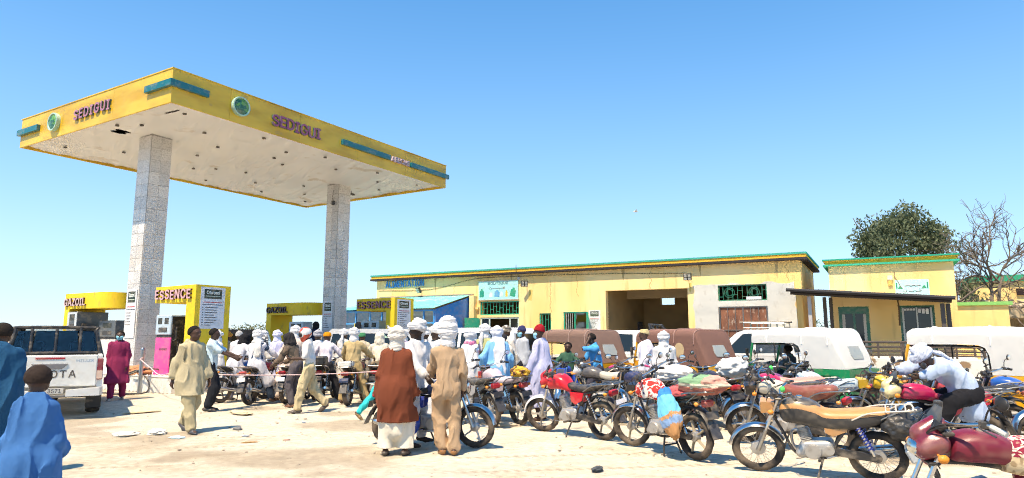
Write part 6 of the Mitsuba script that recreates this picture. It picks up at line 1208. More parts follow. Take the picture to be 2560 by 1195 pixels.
def flatbed(M):
    k = thing('old_truck', 'old rusty white pickup truck with dark railed load bed between two white rickshaws', 'truck', M)
    add(k, 'bed_floor', bx(0, 2.5, -0.8, 0.8, 0.72, 0.80), 'worn_white', None, False)
    for s in (1, -1): add(k, 'bed_side', bx(0.0, 2.5, s * 0.84 - 0.03, s * 0.84 + 0.03, 0.55, 1.12, 0.01), 'worn_white', None, False)
    add(k, 'tailgate', bx(-0.05, -0.002, -0.8, 0.8, 0.60, 1.10, 0.01), 'worn_white', None, False)
    for s in (1, -1):
        for z in (1.18, 1.27, 1.36, 1.47): add(k, 'rail', tube([(0.0, s * 0.84, z), (2.5, s * 0.84, z)], 0.016 if z < 1.4 else 0.024, 6), 'matte', (0.10, 0.08, 0.07), False)
        for x in np.linspace(0.04, 2.46, 6): add(k, 'rail_post', bx(x - 0.02, x + 0.02, s * 0.84 - 0.015, s * 0.84 + 0.015, 1.121, 1.49), 'matte', (0.10, 0.08, 0.07), False)
        for x in (0.6, 3.4): car_wheel(k, x, s * 0.72, 0.36, 0.11)
    for z in (1.18, 1.30, 1.47): add(k, 'rail', tube([(-0.02, -0.84, z), (-0.02, 0.84, z)], 0.018, 6), 'matte', (0.10, 0.08, 0.07), False)
    add(k, 'chassis', bx(-0.1, 4.2, -0.4, 0.4, 0.42, 0.6), 'grimy_black', None, False)
    c = add(k, 'cab', shell([(2.56, 0.5), (3.0, 0.45), (3.02, 0.6), (3.8, 0.6), (3.82, 0.45), (4.25, 0.5), (4.3, 1.0), (3.95, 1.1), (3.5, 1.68), (2.70, 1.72), (2.56, 1.6)], 0, tap(0.82, 1.05, 1.7, 0.66)), 'worn_white', None, 30)
    for s in (1, -1): add(c, 'window', hull([(x, s * (tap(0.82, 1.05, 1.7, 0.66)(z) + o), z) for o in (-0.003, 0.006) for x, z in ((2.75, 1.12), (2.78, 1.6), (3.4, 1.58), (3.75, 1.12))]), 'tinted_glass', None, False)
    add(c, 'windscreen', hull([(x + o, y, z) for o in (0, 0.01) for x, y, z in ((3.93, -0.68, 1.13), (3.93, 0.68, 1.13), (3.55, -0.58, 1.62), (3.55, 0.58, 1.62))]), 'tinted_glass', None, False); add(k, 'rear_bumper', bx(-0.18, -0.06, -0.8, 0.8, 0.44, 0.56, 0.01), 'matte', (0.16, 0.12, 0.10), False)

# ---------------------------------------------------------------- vehicles in their places
hilux(frame(-9.03, 13.25, math.cos(math.radians(122)), math.sin(math.radians(122))))
FD, FN = (-0.8775, 0.4793), (0.4793, 0.8775)
car('white double cab pickup with black roll bar parked before the open garage', frame(5.67, 19.3, *FD), 'pickup', bars=True, cat_='pickup truck', name='pickup_truck')
car('white pickup with roof rack parked before the rusty gate', frame(9.43, 17.67, *FD), 'pickup', roof_rack=True, cat_='pickup truck', name='pickup_truck')
car('white station wagon parked in front of the shop door behind the crowd', frame(0.55, 19.6, *FD), 'wagon')
car('silver station wagon behind the queue of riders, before the blue lean-to', frame(-6.4, 23.2, 1, 0.08), 'wagon', (0.46, 0.47, 0.48))
car('black station wagon seen from behind beyond the queue of riders', frame(-9.7, 23.6, -0.22, 1), 'wagon', (0.03, 0.03, 0.035))
car('silver station wagon standing behind the pink fuel pump', frame(-12.3, 25.2, -0.8558, 0.5174), 'wagon', (0.55, 0.56, 0.57))
flatbed(frame(8.05, 15.95, 0.8775, -0.4793))
YEL, GRN = (0.75, 0.38, 0.01), (0.01, 0.24, 0.09)
yaw = lambda x, y, a: tr(x, y, 0) @ rot('z', a)
tuk('brown hooded yellow rickshaw behind the man in the blue polo shirt', yaw(1.66, 17.8, 130), (0.20, 0.13, 0.105), YEL, False)
tuk('brown hooded yellow rickshaw with beige side patch behind the men in white', yaw(4.08, 16.6, 127), (0.19, 0.105, 0.085), YEL, (0.50, 0.38, 0.22))
t3 = tuk('white hooded green rickshaw with its driver inside', yaw(6.41, 15.0, 126), (0.60, 0.61, 0.60), GRN, False)
tuk('white hooded yellow rickshaw behind the rider in pale blue', yaw(8.33, 12.4, 142), (0.60, 0.60, 0.58), YEL, False)

# ---------------------------------------------------------------- the motorbikes
def flowers(base, ink, k, seed):
    return lambda v: np.where((meshkit.fbm(v * k, 2, seed) > 0.53)[:, None], np.array(ink), np.array(base))
TANB = (0.50, 0.26, 0.10)
b1 = bike('motorbike with fitted tan and black leather cover over tank and seat', by_wheels((2.98, 8.36), (4.12, 7.74)), tank=(0.06, 0.06, 0.06), wheel='wire', lamp='square', lampc=TANB, side=TANB, cover=(0.045, 0.043, 0.042), cover_top=(0.50, 0.255, 0.09), steer=8, zs=0.93, spring=(0.02, 0.04, 0.28), mirrors=False, rack=(0.55, 0.50, 0.42), plate='', lean=-9)
b2 = bike('maroon motorbike with upright mirror and flowered blanket on its seat', by_wheels((2.66, 4.85), (3.96, 4.60)), tank=(0.16, 0.012, 0.03), tank_mat='leather', shape_='round', lamp='cowl', lampc=(0.16, 0.012, 0.03), side=(0.16, 0.012, 0.03), steer=6, mirrors=1, seat=(0.16, 0.012, 0.03), seat_mat='leather', muff=(0.50, 0.50, 0.46), rimc=(0.45, 0.42, 0.38), rack=True, lean=-6)
BS = [(0.02, 0.80, 0.10, 0.10), (-0.10, 0.80, 0.17, 0.12), (-0.35, 0.79, 0.185, 0.13), (-0.62, 0.82, 0.18, 0.12), (-0.78, 0.84, 0.10, 0.05)]
bl = thing('seat_blanket', 'red and cream flowered blanket draped over the seat of the maroon motorbike', 'blanket', place[b2] @ tr(0, 0, 0.015))
add(bl, 'woven_side', body(BS, 2.6, 40, 8), 'woven_blanket', None, 50); add(bl, 'flowered_top', strip(BS, 2.6, 31, 8, 172, 1.02, 8), 'floral_blanket', None, 50)
b3 = bike('motorbike with red and white patterned tank cover, loaded with sacks', by_wheels((1.77, 10.15), (2.43, 9.02)), tank='scroll_cloth', tank_mat='pattern', steer=24, lamp='square', wheel='alloy', rimc=(0.36, 0.30, 0.20), plate='18 9571 A', seat=(0.02, 0.02, 0.02), front_plate=True, stand='centre', lean=-2, mirrors=-1, side=(0.02, 0.02, 0.02))
b4 = bike('bright red sport motorbike with white front mudguard', by_wheels((0.53, 11.68), (1.48, 10.74)), tank=(0.62, 0.012, 0.03), shape_='sport', lamp='cowl', lampc=(0.50, 0.02, 0.03), fend=(0.70, 0.70, 0.70), fend_mat='paint', steer=22, mirrors=False, rimc=(0.30, 0.27, 0.23), side=(0.62, 0.012, 0.03))
b5 = bike('pale lilac seated motorbike with red headlamp, beside the man in blue', by_wheels((-0.55, 13.58), (0.17, 12.47)), tank=(0.52, 0.44, 0.52), tank_mat='leather', shape_='sport', seat=(0.62, 0.55, 0.62), seat_mat='leather', seat_thick=1.25, lamp='square', lampc=(0.50, 0.02, 0.03), side=(0.50, 0.42, 0.48), plate='C 1841 N', mirrors=-1)
b6 = bike('motorbike with chrome front wheel between the men in brown and tan', by_wheels((-0.51, 9.99), (-1.83, 10.20)), tank=(0.03, 0.05, 0.14), steer=-10, rimc=(0.55, 0.54, 0.52), fend=(0.60, 0.60, 0.60), lean=-1, side=(0.02, 0.05, 0.35))
b7 = bike('magenta tank motorbike with cream headlamp, ridden by the man in pale blue', by_wheels((4.90, 9.25), (6.21, 9.05)), tank=(0.40, 0.012, 0.08), lamp='cowl', lampc=(0.62, 0.53, 0.28), steer=4, rimc=(0.05, 0.05, 0.05), lean=-2, seat=(0.30, 0.03, 0.06), side=(0.45, 0.02, 0.05))
b8 = bike('motorbike with padded brown leather seat and cream tank cover', by_wheels((3.55, 10.45), (4.46, 9.45)), tank=(0.58, 0.54, 0.44), tank_mat='leather', seat=(0.24, 0.075, 0.05), seat_thick=2.0, lamp='square', steer=35, plate='18 B 264', mirrors=1)
b9 = bike('motorbike with salmon pink seat and magenta tank', by_wheels((3.92, 11.87), (5.20, 11.60)), tank=(0.45, 0.02, 0.10), seat=(0.62, 0.28, 0.22), seat_thick=1.9, steer=12, mirrors=True)
b10 = bike('motorbike with long pale blue quilted seat cover', by_wheels((5.07, 12.78), (6.05, 11.90)), tank=(0.42, 0.52, 0.60), tank_mat='leather', cover=True, cover_mat='quilted_vinyl', lamp='square', steer=10, mirrors=False)
b12 = bike('motorbike with tall grey and white fairing behind the red one', by_wheels((1.28, 14.5), (2.43, 13.85)), tank=(0.10, 0.10, 0.11), seat=(0.50, 0.46, 0.38), lamp='cowl', lampc=(0.58, 0.60, 0.62), steer=-14, seat_thick=1.5)
b13 = bike('motorbike with white handlebar fairing and gold headlamp', by_wheels((4.16, 16.0), (5.06, 15.0)), tank=(0.72, 0.72, 0.70), lamp='square', lampc=(0.55, 0.42, 0.12), seat=(0.70, 0.69, 0.66), mirrors=True, steer=15)
b15 = bike('black motorbike facing the flatbed beside the green rickshaw', by_wheels((6.24, 13.75), (4.96, 13.45)), tank=(0.02, 0.02, 0.022), seat=(0.02, 0.02, 0.022), steer=-8, mirrors=True)
b16 = bike('motorbike with orange headlamp before the green rickshaw tail', by_wheels((7.2, 13.35), (7.9, 12.3)), tank=(0.35, 0.02, 0.03), lamp='square', lampc=(0.60, 0.33, 0.03), steer=10, mirrors=False)
b17 = bike('motorbike under a white cloth bundle behind the loaded one', by_wheels((2.70, 13.2), (3.35, 12.05)), tank=(0.70, 0.68, 0.64), tank_mat='leather', lamp='round', steer=20, seat=(0.7, 0.68, 0.64), mirrors=True)
b18 = bike('dark motorbike seen from behind between the sacks and the tan one', by_wheels((3.70, 13.1), (3.86, 11.80)), tank=(0.03, 0.03, 0.05), plate='18 374', steer=-10, mirrors=True, fend=(0.7, 0.7, 0.7))
b19 = bike('black motorbike with pink tape, squeezed behind the loaded motorbike', by_wheels((2.05, 12.9), (2.75, 11.75)), tank=(0.02, 0.03, 0.10), lamp='round', steer=-18, muff=(0.6, 0.05, 0.2), mirrors=True)
b20 = bike('dark motorbike beside the bending man in grey', by_wheels((-0.15, 17.4), (0.65, 16.35)), tank=(0.10, 0.11, 0.10), steer=10)
b21 = bike('motorbike under the man in the blue polo shirt', by_wheels((1.15, 15.9), (2.46, 16.1)), tank=(0.05, 0.06, 0.08), seat=(0.05, 0.05, 0.05), lean=-1, mirrors=False)
b22 = bike('motorbike with blue plastic crate, ridden by the boy in green', by_wheels((1.0, 14.3), (1.35, 15.55)), tank=(0.02, 0.07, 0.40), lamp='square', lampc=(0.02, 0.08, 0.5), lean=-1, mirrors=False)
b14 = bike('motorbike with black instruments and red tail at the right rim of the photo', by_wheels((7.05, 9.35), (8.30, 9.85)), tank=(0.45, 0.02, 0.04), steer=-20, seat=(0.5, 0.03, 0.05), mirrors=False)
b23 = bike('red tanked motorbike behind the rider in pale blue', by_wheels((6.3, 10.75), (7.55, 10.4)), tank=(0.55, 0.02, 0.06), seat=(0.02, 0.02, 0.02), steer=10, mirrors=True)
b24 = bike('black motorbike with chrome lamp before the brown rickshaw', by_wheels((3.3, 14.6), (4.3, 13.75)), tank=(0.03, 0.03, 0.03), lamp='round', lampc=CHR, steer=-12, mirrors=True, seat=(0.05, 0.05, 0.05))
for lab, f, r, kw in [
    ('motorbike with scuffed white tank standing before the second brown rickshaw', (4.75, 14.1), (5.3, 12.95), dict(tank=(0.66, 0.66, 0.62), seat=(0.05, 0.05, 0.06), steer=14)),
    ('motorbike with worn purple tank behind the brown seated one', (4.35, 12.35), (5.05, 11.25), dict(tank=(0.16, 0.03, 0.16), seat=(0.06, 0.05, 0.05), steer=-16, lamp='square')),
    ('motorbike with yellow tank beside the rider in pale blue', (5.75, 11.3), (6.75, 10.9), dict(tank=(0.62, 0.40, 0.02), seat=(0.03, 0.03, 0.03), steer=12, lamp='square', lampc=(0.6, 0.38, 0.02))),
    ('blue tanked motorbike pressed against the rear of the white hooded rickshaw', (7.6, 11.2), (8.4, 10.3), dict(tank=(0.02, 0.10, 0.40), seat=(0.05, 0.05, 0.05), steer=-10)),
    ('silver motorbike with red square headlamp behind the tan suit', (-1.05, 13.3), (-0.35, 12.25), dict(tank=(0.40, 0.40, 0.42), lamp='square', lampc=(0.5, 0.02, 0.03), seat=(0.06, 0.06, 0.06), steer=18)),
    ('grey motorbike with bare chrome handlebar before the first brown rickshaw', (2.35, 15.2), (3.1, 14.15), dict(tank=(0.22, 0.23, 0.25), seat=(0.10, 0.07, 0.06), steer=16)),
    ('motorbike with faded green tank before the old flatbed truck', (7.0, 12.2), (7.85, 11.35), dict(tank=(0.06, 0.20, 0.12), seat=(0.30, 0.14, 0.10), steer=-6))]:
    bike(lab, by_wheels(f, r), mirrors=True, **kw)
QG = 'motorbikes queueing at the pumps'
def queue(label, r, a, **kw):
    a = math.radians(a); f = (r[0] + 1.33 * math.cos(a), r[1] + 1.33 * math.sin(a)); kw.setdefault('group', QG); return bike(label, by_wheels(f, r), lean=kw.pop('lean', -1), **kw)
l1 = queue('queueing motorbike under the rider in white with a black cap', (-7.13, 16.64), 58, tank=(0.02, 0.14, 0.45), plate=None, rimc=(0.05, 0.05, 0.05), mirrors=False, steer=-10)
l2 = queue('queueing motorbike with red tail and blue mudguard under the navy vest', (-6.19, 16.06), 80, tank=(0.35, 0.02, 0.03), tail=(0.5, 0.02, 0.03), plate='18 C 2210', platec=(0.62, 0.64, 0.66), mirrors=False, lean=-5)
l3 = queue('queueing motorbike with white number plate under the rider in cream', (-5.43, 16.35), 84, tank=(0.08, 0.08, 0.1), plate='18 D 1096', platec=(0.60, 0.66, 0.72), mirrors=False)
l4 = queue('queueing motorbike with black luggage box under the orange cap', (-4.70, 16.7), 90, tank=(0.04, 0.04, 0.05), box=(0.02, 0.022, 0.025), mirrors=False, plate='18 C 4120')
l5 = queue('queueing motorbike with books strapped on its rack under the khaki jacket', (-3.83, 15.88), 86, tank=(0.25, 0.02, 0.03), plate='18 N 4187', platec=(0.05, 0.07, 0.16), mirrors=False)
l6 = queue('queueing motorbike under the rider with cream headcloth', (-3.32, 16.6), 92, tank=(0.05, 0.05, 0.06), mirrors=False, plate='18 K 5')
pk = thing('book_pack', 'pack of white and blue goods tied on the rack of the khaki rider', 'pack', place[l5] @ tr(-0.78, 0, 0.905))
add(pk, 'bundle', bx(-0.16, 0.16, -0.15, 0.15, 0, 0.12, 0.02), 'cloth', (0.62, 0.62, 0.58)); add(pk, 'strap', cat(*[bx(x - 0.012, x + 0.012, -0.153, 0.153, -0.003, 0.124) for x in (-0.07, 0.07)]), 'plastic', BLK, False); add(pk, 'label_card', bx(-0.02, 0.10, -0.10, 0.04, 0.121, 0.126), 'plastic', (0.05, 0.25, 0.6), False)

# loads on the motorbikes
def sack_col(v):
    z = v[:, 2] / 0.34 + 0.12 * (meshkit.noise(v * 9, 2) - 0.5); c = np.tile([0.16, 0.50, 0.74], (len(v), 1)); c[z < -0.08] = (0.50, 0.27, 0.12); c[z < -0.22] = (0.22, 0.34, 0.55); c[z < -0.5] = (0.46, 0.24, 0.10); c[(z > 0.62)] = (0.05, 0.22, 0.55); return c
single('woven_sack', cloth_bag(11, 0.165, 0.12, 0.33, 4, 0.45, 14), 'cloth', sack_col, True, M=place[b3] @ tr(-0.42, 0.24, 0.60) @ rot('y', 24) @ rot('x', 6), label='bulging blue and brown woven sack hanging from the loaded motorbike', cat='sack')
def bundle_col(v):
    x = v[:, 0] + 0.3 * v[:, 2]; c = np.tile([0.20, 0.34, 0.20], (len(v), 1)); c[x < -0.08] = (0.55, 0.30, 0.24); c[(v[:, 2] < -0.02)] = (0.42, 0.16, 0.12); c[(v[:, 2] > -0.02) & (v[:, 2] < 0.02)] = (0.50, 0.46, 0.36); return c
cb = thing('cloth_bundle', 'green and salmon cloth bundle strapped on the rack of the loaded motorbike', 'bundle', place[b3] @ tr(-0.80, -0.02, 0.98) @ rot('z', 15))
add(cb, 'cloth_roll', cloth_bag(21, 0.34, 0.20, 0.13, 4, 0.5, 13), 'cloth', bundle_col, True); add(cb, 'strap', cat(tube(curve([(0.05, 0.21, -0.05), (0.06, 0.12, 0.10), (0.05, 0, 0.135), (0.04, -0.12, 0.11), (0.05, -0.21, -0.05)], 4), 0.018, 5)), 'plastic', (0.06, 0.07, 0.08))
single('cloth_pad', cloth_bag(23, 0.28, 0.19, 0.07, 4, 0.4, 14), 'cloth', (0.50, 0.10, 0.10), True, M=place[b3] @ tr(-0.42, 0, 0.86), label='faded red cloth pad on the seat of the loaded motorbike', cat='pad')
add(b3, 'rosette', cloth_bag(1, 0.075, 0.012, 0.075, 3, 0.1), 'cloth', lambda v: np.where((np.hypot(v[:, 0], v[:, 2]) < 0.02)[:, None], [[0.04, 0.03, 0.12]], [[0.68, 0.64, 0.58]]), True, tr(0.13, 0.168, 0.82))
single('cloth_bundle', cloth_bag(31, 0.42, 0.24, 0.15, 4, 0.6, 10), 'cloth', (0.72, 0.70, 0.66), True, M=place[b17] @ tr(-0.12, 0, 0.93), label='heap of white cloth thrown over the motorbike behind the loaded one', cat='bundle')
single('grain_sack', cloth_bag(35, 0.34, 0.22, 0.19, 4, 0.5, 9), 'cloth', (0.68, 0.67, 0.64), True, M=tr(4.15, 12.75, 1.02) @ rot('z', 25), label='white grain sack lying across a motorbike rack next to the black bag', cat='sack')
single('black_bag', cloth_bag(37, 0.20, 0.16, 0.17, 4, 0.5, 12), 'leather', (0.03, 0.03, 0.035), True, M=tr(4.55, 12.35, 0.95), label='crumpled black plastic bag behind the white grain sack', cat='bag')
single('black_bag', cloth_bag(39, 0.17, 0.15, 0.16, 4, 0.6, 12), 'leather', (0.03, 0.032, 0.036), True, M=place[b1] @ tr(-0.86, 0.05, 0.70), label='crumpled black plastic bag tied at the tail of the tan covered motorbike', cat='bag')
jc = thing('jerrycan', 'small grey plastic oil can hanging behind the tan covered motorbike', 'jerrycan', place[b1] @ tr(-1.02, 0.08, 0.30) @ rot('y', 25)); add(jc, 'can_body', bx(-0.07, 0.07, -0.045, 0.045, 0, 0.17, 0.02), 'plastic', (0.45, 0.48, 0.50)); add(jc, 'handle', tube(curve([(-0.05, 0, 0.17), (-0.03, 0, 0.215), (0.03, 0, 0.215), (0.05, 0, 0.17)], 4), 0.012, 6), 'plastic', (0.45, 0.48, 0.50))
single('cloth_bundle', cloth_bag(41, 0.22, 0.14, 0.10, 4, 0.6, 12), 'cloth', flowers((0.60, 0.36, 0.05), (0.12, 0.06, 0.04), [14, 14, 14], 5), True, M=place[b5] @ tr(-0.80, 0, 0.97), label='yellow and black cloth bundle on the rack of the lilac seated motorbike', cat='bundle')
cr = thing('plastic_can', 'blue plastic oil can strapped low on the motorbike of the white rider', 'plastic can', place[b6] @ tr(-0.28, -0.24, 0.28)); add(cr, 'can_body', cloth_bag(43, 0.16, 0.09, 0.17, 3, 0.2), 'paint', (0.01, 0.06, 0.42), True, tr(0, 0, 0.08)); add(cr, 'screw_cap', lathe([(0, 0), (0.03, 0), (0.03, 0.03), (0, 0.035)], 12), 'plastic', (0.6, 0.62, 0.64), 35, tr(0.02, 0, 0.24))
for b, y, lab in ((b1, 0.12, 'bright green tape knot on the handlebar of the tan covered motorbike'), (b8, -0.3, 'bright green plastic bottle top on the handlebar of the brown seated motorbike')):
    single('green_tag', cloth_bag(5, 0.028, 0.035, 0.035, 2, 0.4), 'plastic', (0.06, 0.75, 0.10), True, M=place[b] @ tr(0.30, y, 1.10), label=lab, cat='tag')

# ---------------------------------------------------------------- the people
W1, W2, W3 = (0.64, 0.64, 0.65), (0.60, 0.60, 0.65), (0.62, 0.59, 0.54)
G2, G3 = 'riders queueing at the pumps', 'men standing among the motorbikes'
def rider(b, x=-0.28, z=0.88, turn=0): return place[b] @ np.linalg.inv(rot('x', 0)) @ tr(x, 0, 0) @ rot('z', -90 + turn), z
def on(b, label, wear, x=-0.28, lean=12, z=0.92, head=(0, -4), reach=0.46, hands=True, group=None, feet=(0.30, 0.12), h=1.75, res=0.013, face=False, **kw):
    M = place[b] @ tr(x, 0, 0) @ rot('z', -90); u = np.linalg.inv(M)[:3, :3] @ np.array([0, 0, 1.0])
    P = dict(sit=1, hip=(0, 0, z), lean=lean, head=head, lf=(-feet[0], feet[1], 0.10), rf=(feet[0], feet[1], 0.10), curl=0.9)
    if hands: P.update(lh=(-0.36, reach, 1.06), rh=(0.36, reach, 1.06))
    P.update(kw.pop('pose', {})); return person(label, M, P, wear, h, res=res, face=face, group=group, **kw)
def T_(**k): return k
hair = lambda c=(0.012, 0.010, 0.009): ('hair', c, {})
# near figures
person('boy in bright blue shirt seen from behind, in front of the pickup', at(-3.27, 4.68, 103), T_(wide=0.76, lh=(-0.11, 0.25, 1.0), rh=(0.12, 0.26, 0.98), lpole=np.array([-0.4, -0.9, -0.8]), rpole=np.array([0.4, -0.9, -0.8]), head=(4, -3)), [('trousers', (0.04, 0.10, 0.34), dict(r=0.78)), ('robe', (0.05, 0.145, 0.36), dict(hem=0.50, sleeve=1.75, flare=0.95, fold=0.030, r=0.80)), hair((0.03, 0.02, 0.016))], h=1.42, res=0.0085, skin=(0.055, 0.030, 0.022))
person('man in long dark blue robe, cut off by the left edge of the photo', at(-5.98, 7.9, 118), T_(lh=(-0.15, 0.30, 1.0), head=(-10, 0)), [('robe', (0.018, 0.075, 0.16), dict(hem=0.10, shin=0.9, flare=1.1, fold=0.03)), hair((0.02, 0.015, 0.012))], h=1.78, res=0.011)
person('man in long maroon robe with blue face mask walking past the pickup', at(-10.05, 17.3, -68), T_(lf=(-0.12, -0.16, 0.10), rf=(0.10, 0.22, 0.085), head=(0, 0)), [('trousers', (0.20, 0.02, 0.075), {}), ('robe', (0.23, 0.028, 0.085), dict(hem=0.42, shin=0.35, fold=0.026)), hair(), ('mask', (0.25, 0.55, 0.66), {})], h=1.76, face=True, shoe=(0.35, 0.32, 0.30))
person('young man in cream shirt and trousers walking across the sand', at(-5.50, 11.62, -32), T_(wide=0.92, lf=(-0.08, -0.26, 0.14), rf=(0.08, 0.24, 0.085), ltz=-0.75, ltoe=(-0.1, 1, -0.8), head=(14, -2), lh=(-0.25, 0.16, 0.80), rh=(0.25, -0.12, 0.80)), [('trousers', (0.42, 0.36, 0.22), dict(fold=0.03, r=0.94, to=0.97)), ('robe', (0.44, 0.38, 0.245), dict(hem=0.60, shin=0.05, sleeve=1.72, fold=0.030, r=0.92)), hair()], h=1.80, res=0.010, face=True, skin=(0.075, 0.038, 0.026), shoe=(0.06, 0.06, 0.07))
person('man in pale blue short sleeved shirt and black trousers reaching to the riders', at(-6.62, 14.9, 12), T_(lh=(-0.10, 0.52, 1.12), rh=(0.16, 0.50, 1.10), head=(-6, -4), curl=0.8), [('trousers', (0.02, 0.022, 0.028), {}), ('shirt', (0.50, 0.62, 0.68), dict(sleeve=0.80, hem=-0.10)), hair()], h=1.80, face=True, shoe=(0.03, 0.03, 0.03))
person('man in white T-shirt and beige trousers with red and white helmet looking at his phone', at(-4.36, 14.62, 192), T_(lf=(-0.10, 0.20, 0.085), rf=(0.10, -0.34, 0.16), rtoe=(0.1, 0.8, -0.75), lh=(-0.10, 0.34, 1.10), rh=(0.06, 0.34, 1.08), lean=6, head=(0, -25), curl=0.9), [('trousers', (0.52, 0.43, 0.26), dict(fold=0.028)), ('shirt', (0.66, 0.64, 0.62), dict(sleeve=0.85, hem=-0.08)), ('helmet', lambda v: np.where((meshkit.noise(v * [9, 9, 16], 4) > 0.48)[:, None], [[0.66, 0.66, 0.66]], [[0.50, 0.06, 0.03]]), {})], h=1.80, res=0.011, shoe=(0.10, 0.08, 0.07))
ph = thing('mobile_phone', 'black mobile phone held by the man with the helmet', 'phone', at(-4.36, 14.62, 192) @ tr(-0.02, 0.42, 1.15) @ rot('x', -30)); add(ph, 'phone_body', bx(-0.036, 0.036, -0.005, 0.005, -0.07, 0.07, 0.004), 'plastic', BLK)
person('man in long brown coat over a white robe, white turban, seen from behind', at(-1.60, 9.36, 84), T_(wide=0.95, lf=(-0.13, 0.02, 0.085), rf=(0.14, 0.06, 0.085), head=(6, 0), lh=(-0.24, 0.06, 0.84), rh=(0.24, 0.10, 0.84)), [('skirt', (0.68, 0.63, 0.52), dict(hem=0.10, r=0.86, fold=0.024)), ('coat', (0.17, 0.050, 0.026), dict(hem=0.46, r=1.03, sleeve=1.95, shin=0.2, fold=0.024, flare=1.05, cuff=0.07)), ('turban', W3, dict(size=1.15, tuft=1, chin=1))], h=1.70, res=0.0095, shoe=(0.04, 0.035, 0.035))
person('tall man in tan suit with towering white turban, seen from behind', at(-0.90, 9.46, 100), T_(wide=0.94, lf=(-0.05, 0.05, 0.085), rf=(0.10, -0.04, 0.085), lh=(-0.18, 0.40, 1.05), rh=(0.23, 0.12, 0.86), head=(16, 0), tw=6), [('trousers', (0.42, 0.29, 0.18), dict(fold=0.032, r=1.0, to=0.97)), ('shirt', (0.43, 0.30, 0.19), dict(hem=-0.16, r=0.98, fold=0.026)), ('tall', W1, dict(size=1.18, chin=1))], h=1.76, res=0.0095, shoe=(0.30, 0.14, 0.05))
person('bearded man in white turban and white shirt astride the motorbike, facing the others', place[b6] @ tr(-0.30, 0, 0) @ rot('z', -90), T_(sit=1, hip=(0, 0, 0.96), lean=4, head=(-112, -6), tw=-35, lf=(-0.30, 0.05, 0.09), rf=(0.32, 0.05, 0.09), lh=(-0.05, 0.42, 1.05), rh=(0.28, 0.25, 1.0)), [('trousers', (0.60, 0.58, 0.58), {}), ('shirt', W1, dict(r=1.08, low=0.10)), ('turban', W1, dict(size=1.12, tail=-1))], h=1.80, res=0.010, face=True, skin=(0.035, 0.02, 0.015))
person('man with white turban and dark face just behind the tan suit', at(-1.32, 12.2, 170), T_(head=(0, 0)), [('robe', W1, dict(hem=0.2)), ('turban', W1, dict(size=1.15))], h=1.80, res=0.014, face=True, group=G3)
person('bareheaded man in pale blue shirt behind the brown coat', at(-2.32, 13.9, 80), T_(), [('robe', (0.55, 0.64, 0.70), dict(hem=0.3)), hair()], h=1.70, res=0.016, group=G3)
person('man in loose white headcloth with striped collar beyond the brown coat', at(-2.40, 16.6, 70), T_(), [('robe', W1, dict(hem=0.3)), ('turban', W1, dict(size=1.0, chin=1)), ('scarf', (0.45, 0.12, 0.06), {})], h=1.76, res=0.016, group=G3)
# the queue
on(l1, 'rider in white robe with black headcloth leaning over the handlebar', [('trousers', (0.42, 0.40, 0.52), {}), ('robe', W2, dict(shin=0.15, sleeve=1.9)), ('hood', (0.015, 0.015, 0.018), {})], lean=24, group=G2, shoe=(0.25, 0.24, 0.23), res=0.013)
person('man in rounded white turban behind the pale blue shirt', at(-8.1, 18.5, 60), T_(), [('robe', W1, dict(hem=0.3)), ('turban', W1, dict(size=1.12, chin=1))], h=1.74, res=0.016, group=G2)
person('man with grey knitted cap and grey waistcoat in the queue', at(-7.7, 19.0, 88), T_(), [('robe', W2, dict(hem=0.3)), ('jacket', (0.20, 0.20, 0.21), dict(sleeve=0.15, r=1.1)), ('beanie', (0.38, 0.38, 0.38), {})], h=1.74, res=0.016, group=G2)
person('far man in checkered shirt facing the camera beside the portal', at(-9.9, 24.6, -70), T_(), [('trousers', (0.1, 0.1, 0.1), {}), ('shirt', checks((0.60, 0.52, 0.46), (0.25, 0.18, 0.16), [18, 18, 18]), {}), hair()], h=1.75, res=0.018, face=True)
person('rider wrapped in white and black checkered scarf', at(-6.75, 17.9, 40), T_(sit=1, hip=(0, 0, 0.85), lean=14, lf=(-0.28, 0.15, 0.1), rf=(0.28, 0.15, 0.1), lh=(-0.25, 0.5, 1.0), rh=(0.25, 0.5, 1.0)), [('robe', W3, dict(shin=0.5)), ('hood', checks((0.72, 0.72, 0.70), (0.12, 0.12, 0.12), [34, 34, 34], 0.62), {})], h=1.72, res=0.016, group=G2)
on(l2, 'rider in navy waistcoat with white turban and white shawl', [('trousers', (0.02, 0.03, 0.05), {}), ('robe', W2, dict(shin=0.05)), ('jacket', (0.035, 0.060, 0.105), dict(sleeve=0.35, r=1.12, low=0.16)), ('turban', W1, dict(size=1.12, chin=1)), ('scarf', (0.62, 0.62, 0.6), dict(ends=((-1, 0.3, 0.1),)))], lean=8, group=G2, res=0.013)
person('man in lilac turban and robe behind the navy waistcoat', at(-6.8, 19.5, 75), T_(), [('robe', (0.52, 0.52, 0.72), dict(hem=0.3)), ('turban', (0.66, 0.66, 0.80), dict(size=1.15, chin=1))], h=1.74, res=0.016, group=G2)
person('rider in pinkish cream robe standing astride, white turban across his face', place[l3] @ tr(-0.40, 0.0, 0) @ rot('z', -90), T_(sit=1, hip=(0, 0, 0.99), lean=20, head=(10, 4), lf=(-0.34, 0.0, 0.09), rf=(0.30, -0.08, 0.09), lh=(-0.30, 0.48, 1.1), rh=(0.32, 0.40, 1.05)), [('trousers', (0.58, 0.46, 0.38), dict(r=1.1)), ('robe', (0.64, 0.53, 0.46), dict(shin=0.1, r=1.05)), ('turban', W1, dict(size=1.15, chin=1))], h=1.80, res=0.013, group=G2)
person('man in small flat white turban behind the cream rider', at(-6.2, 19.2, 95), T_(), [('robe', W1, dict(hem=0.3)), ('turban', W1, dict(size=0.95))], h=1.70, res=0.016, group=G2)
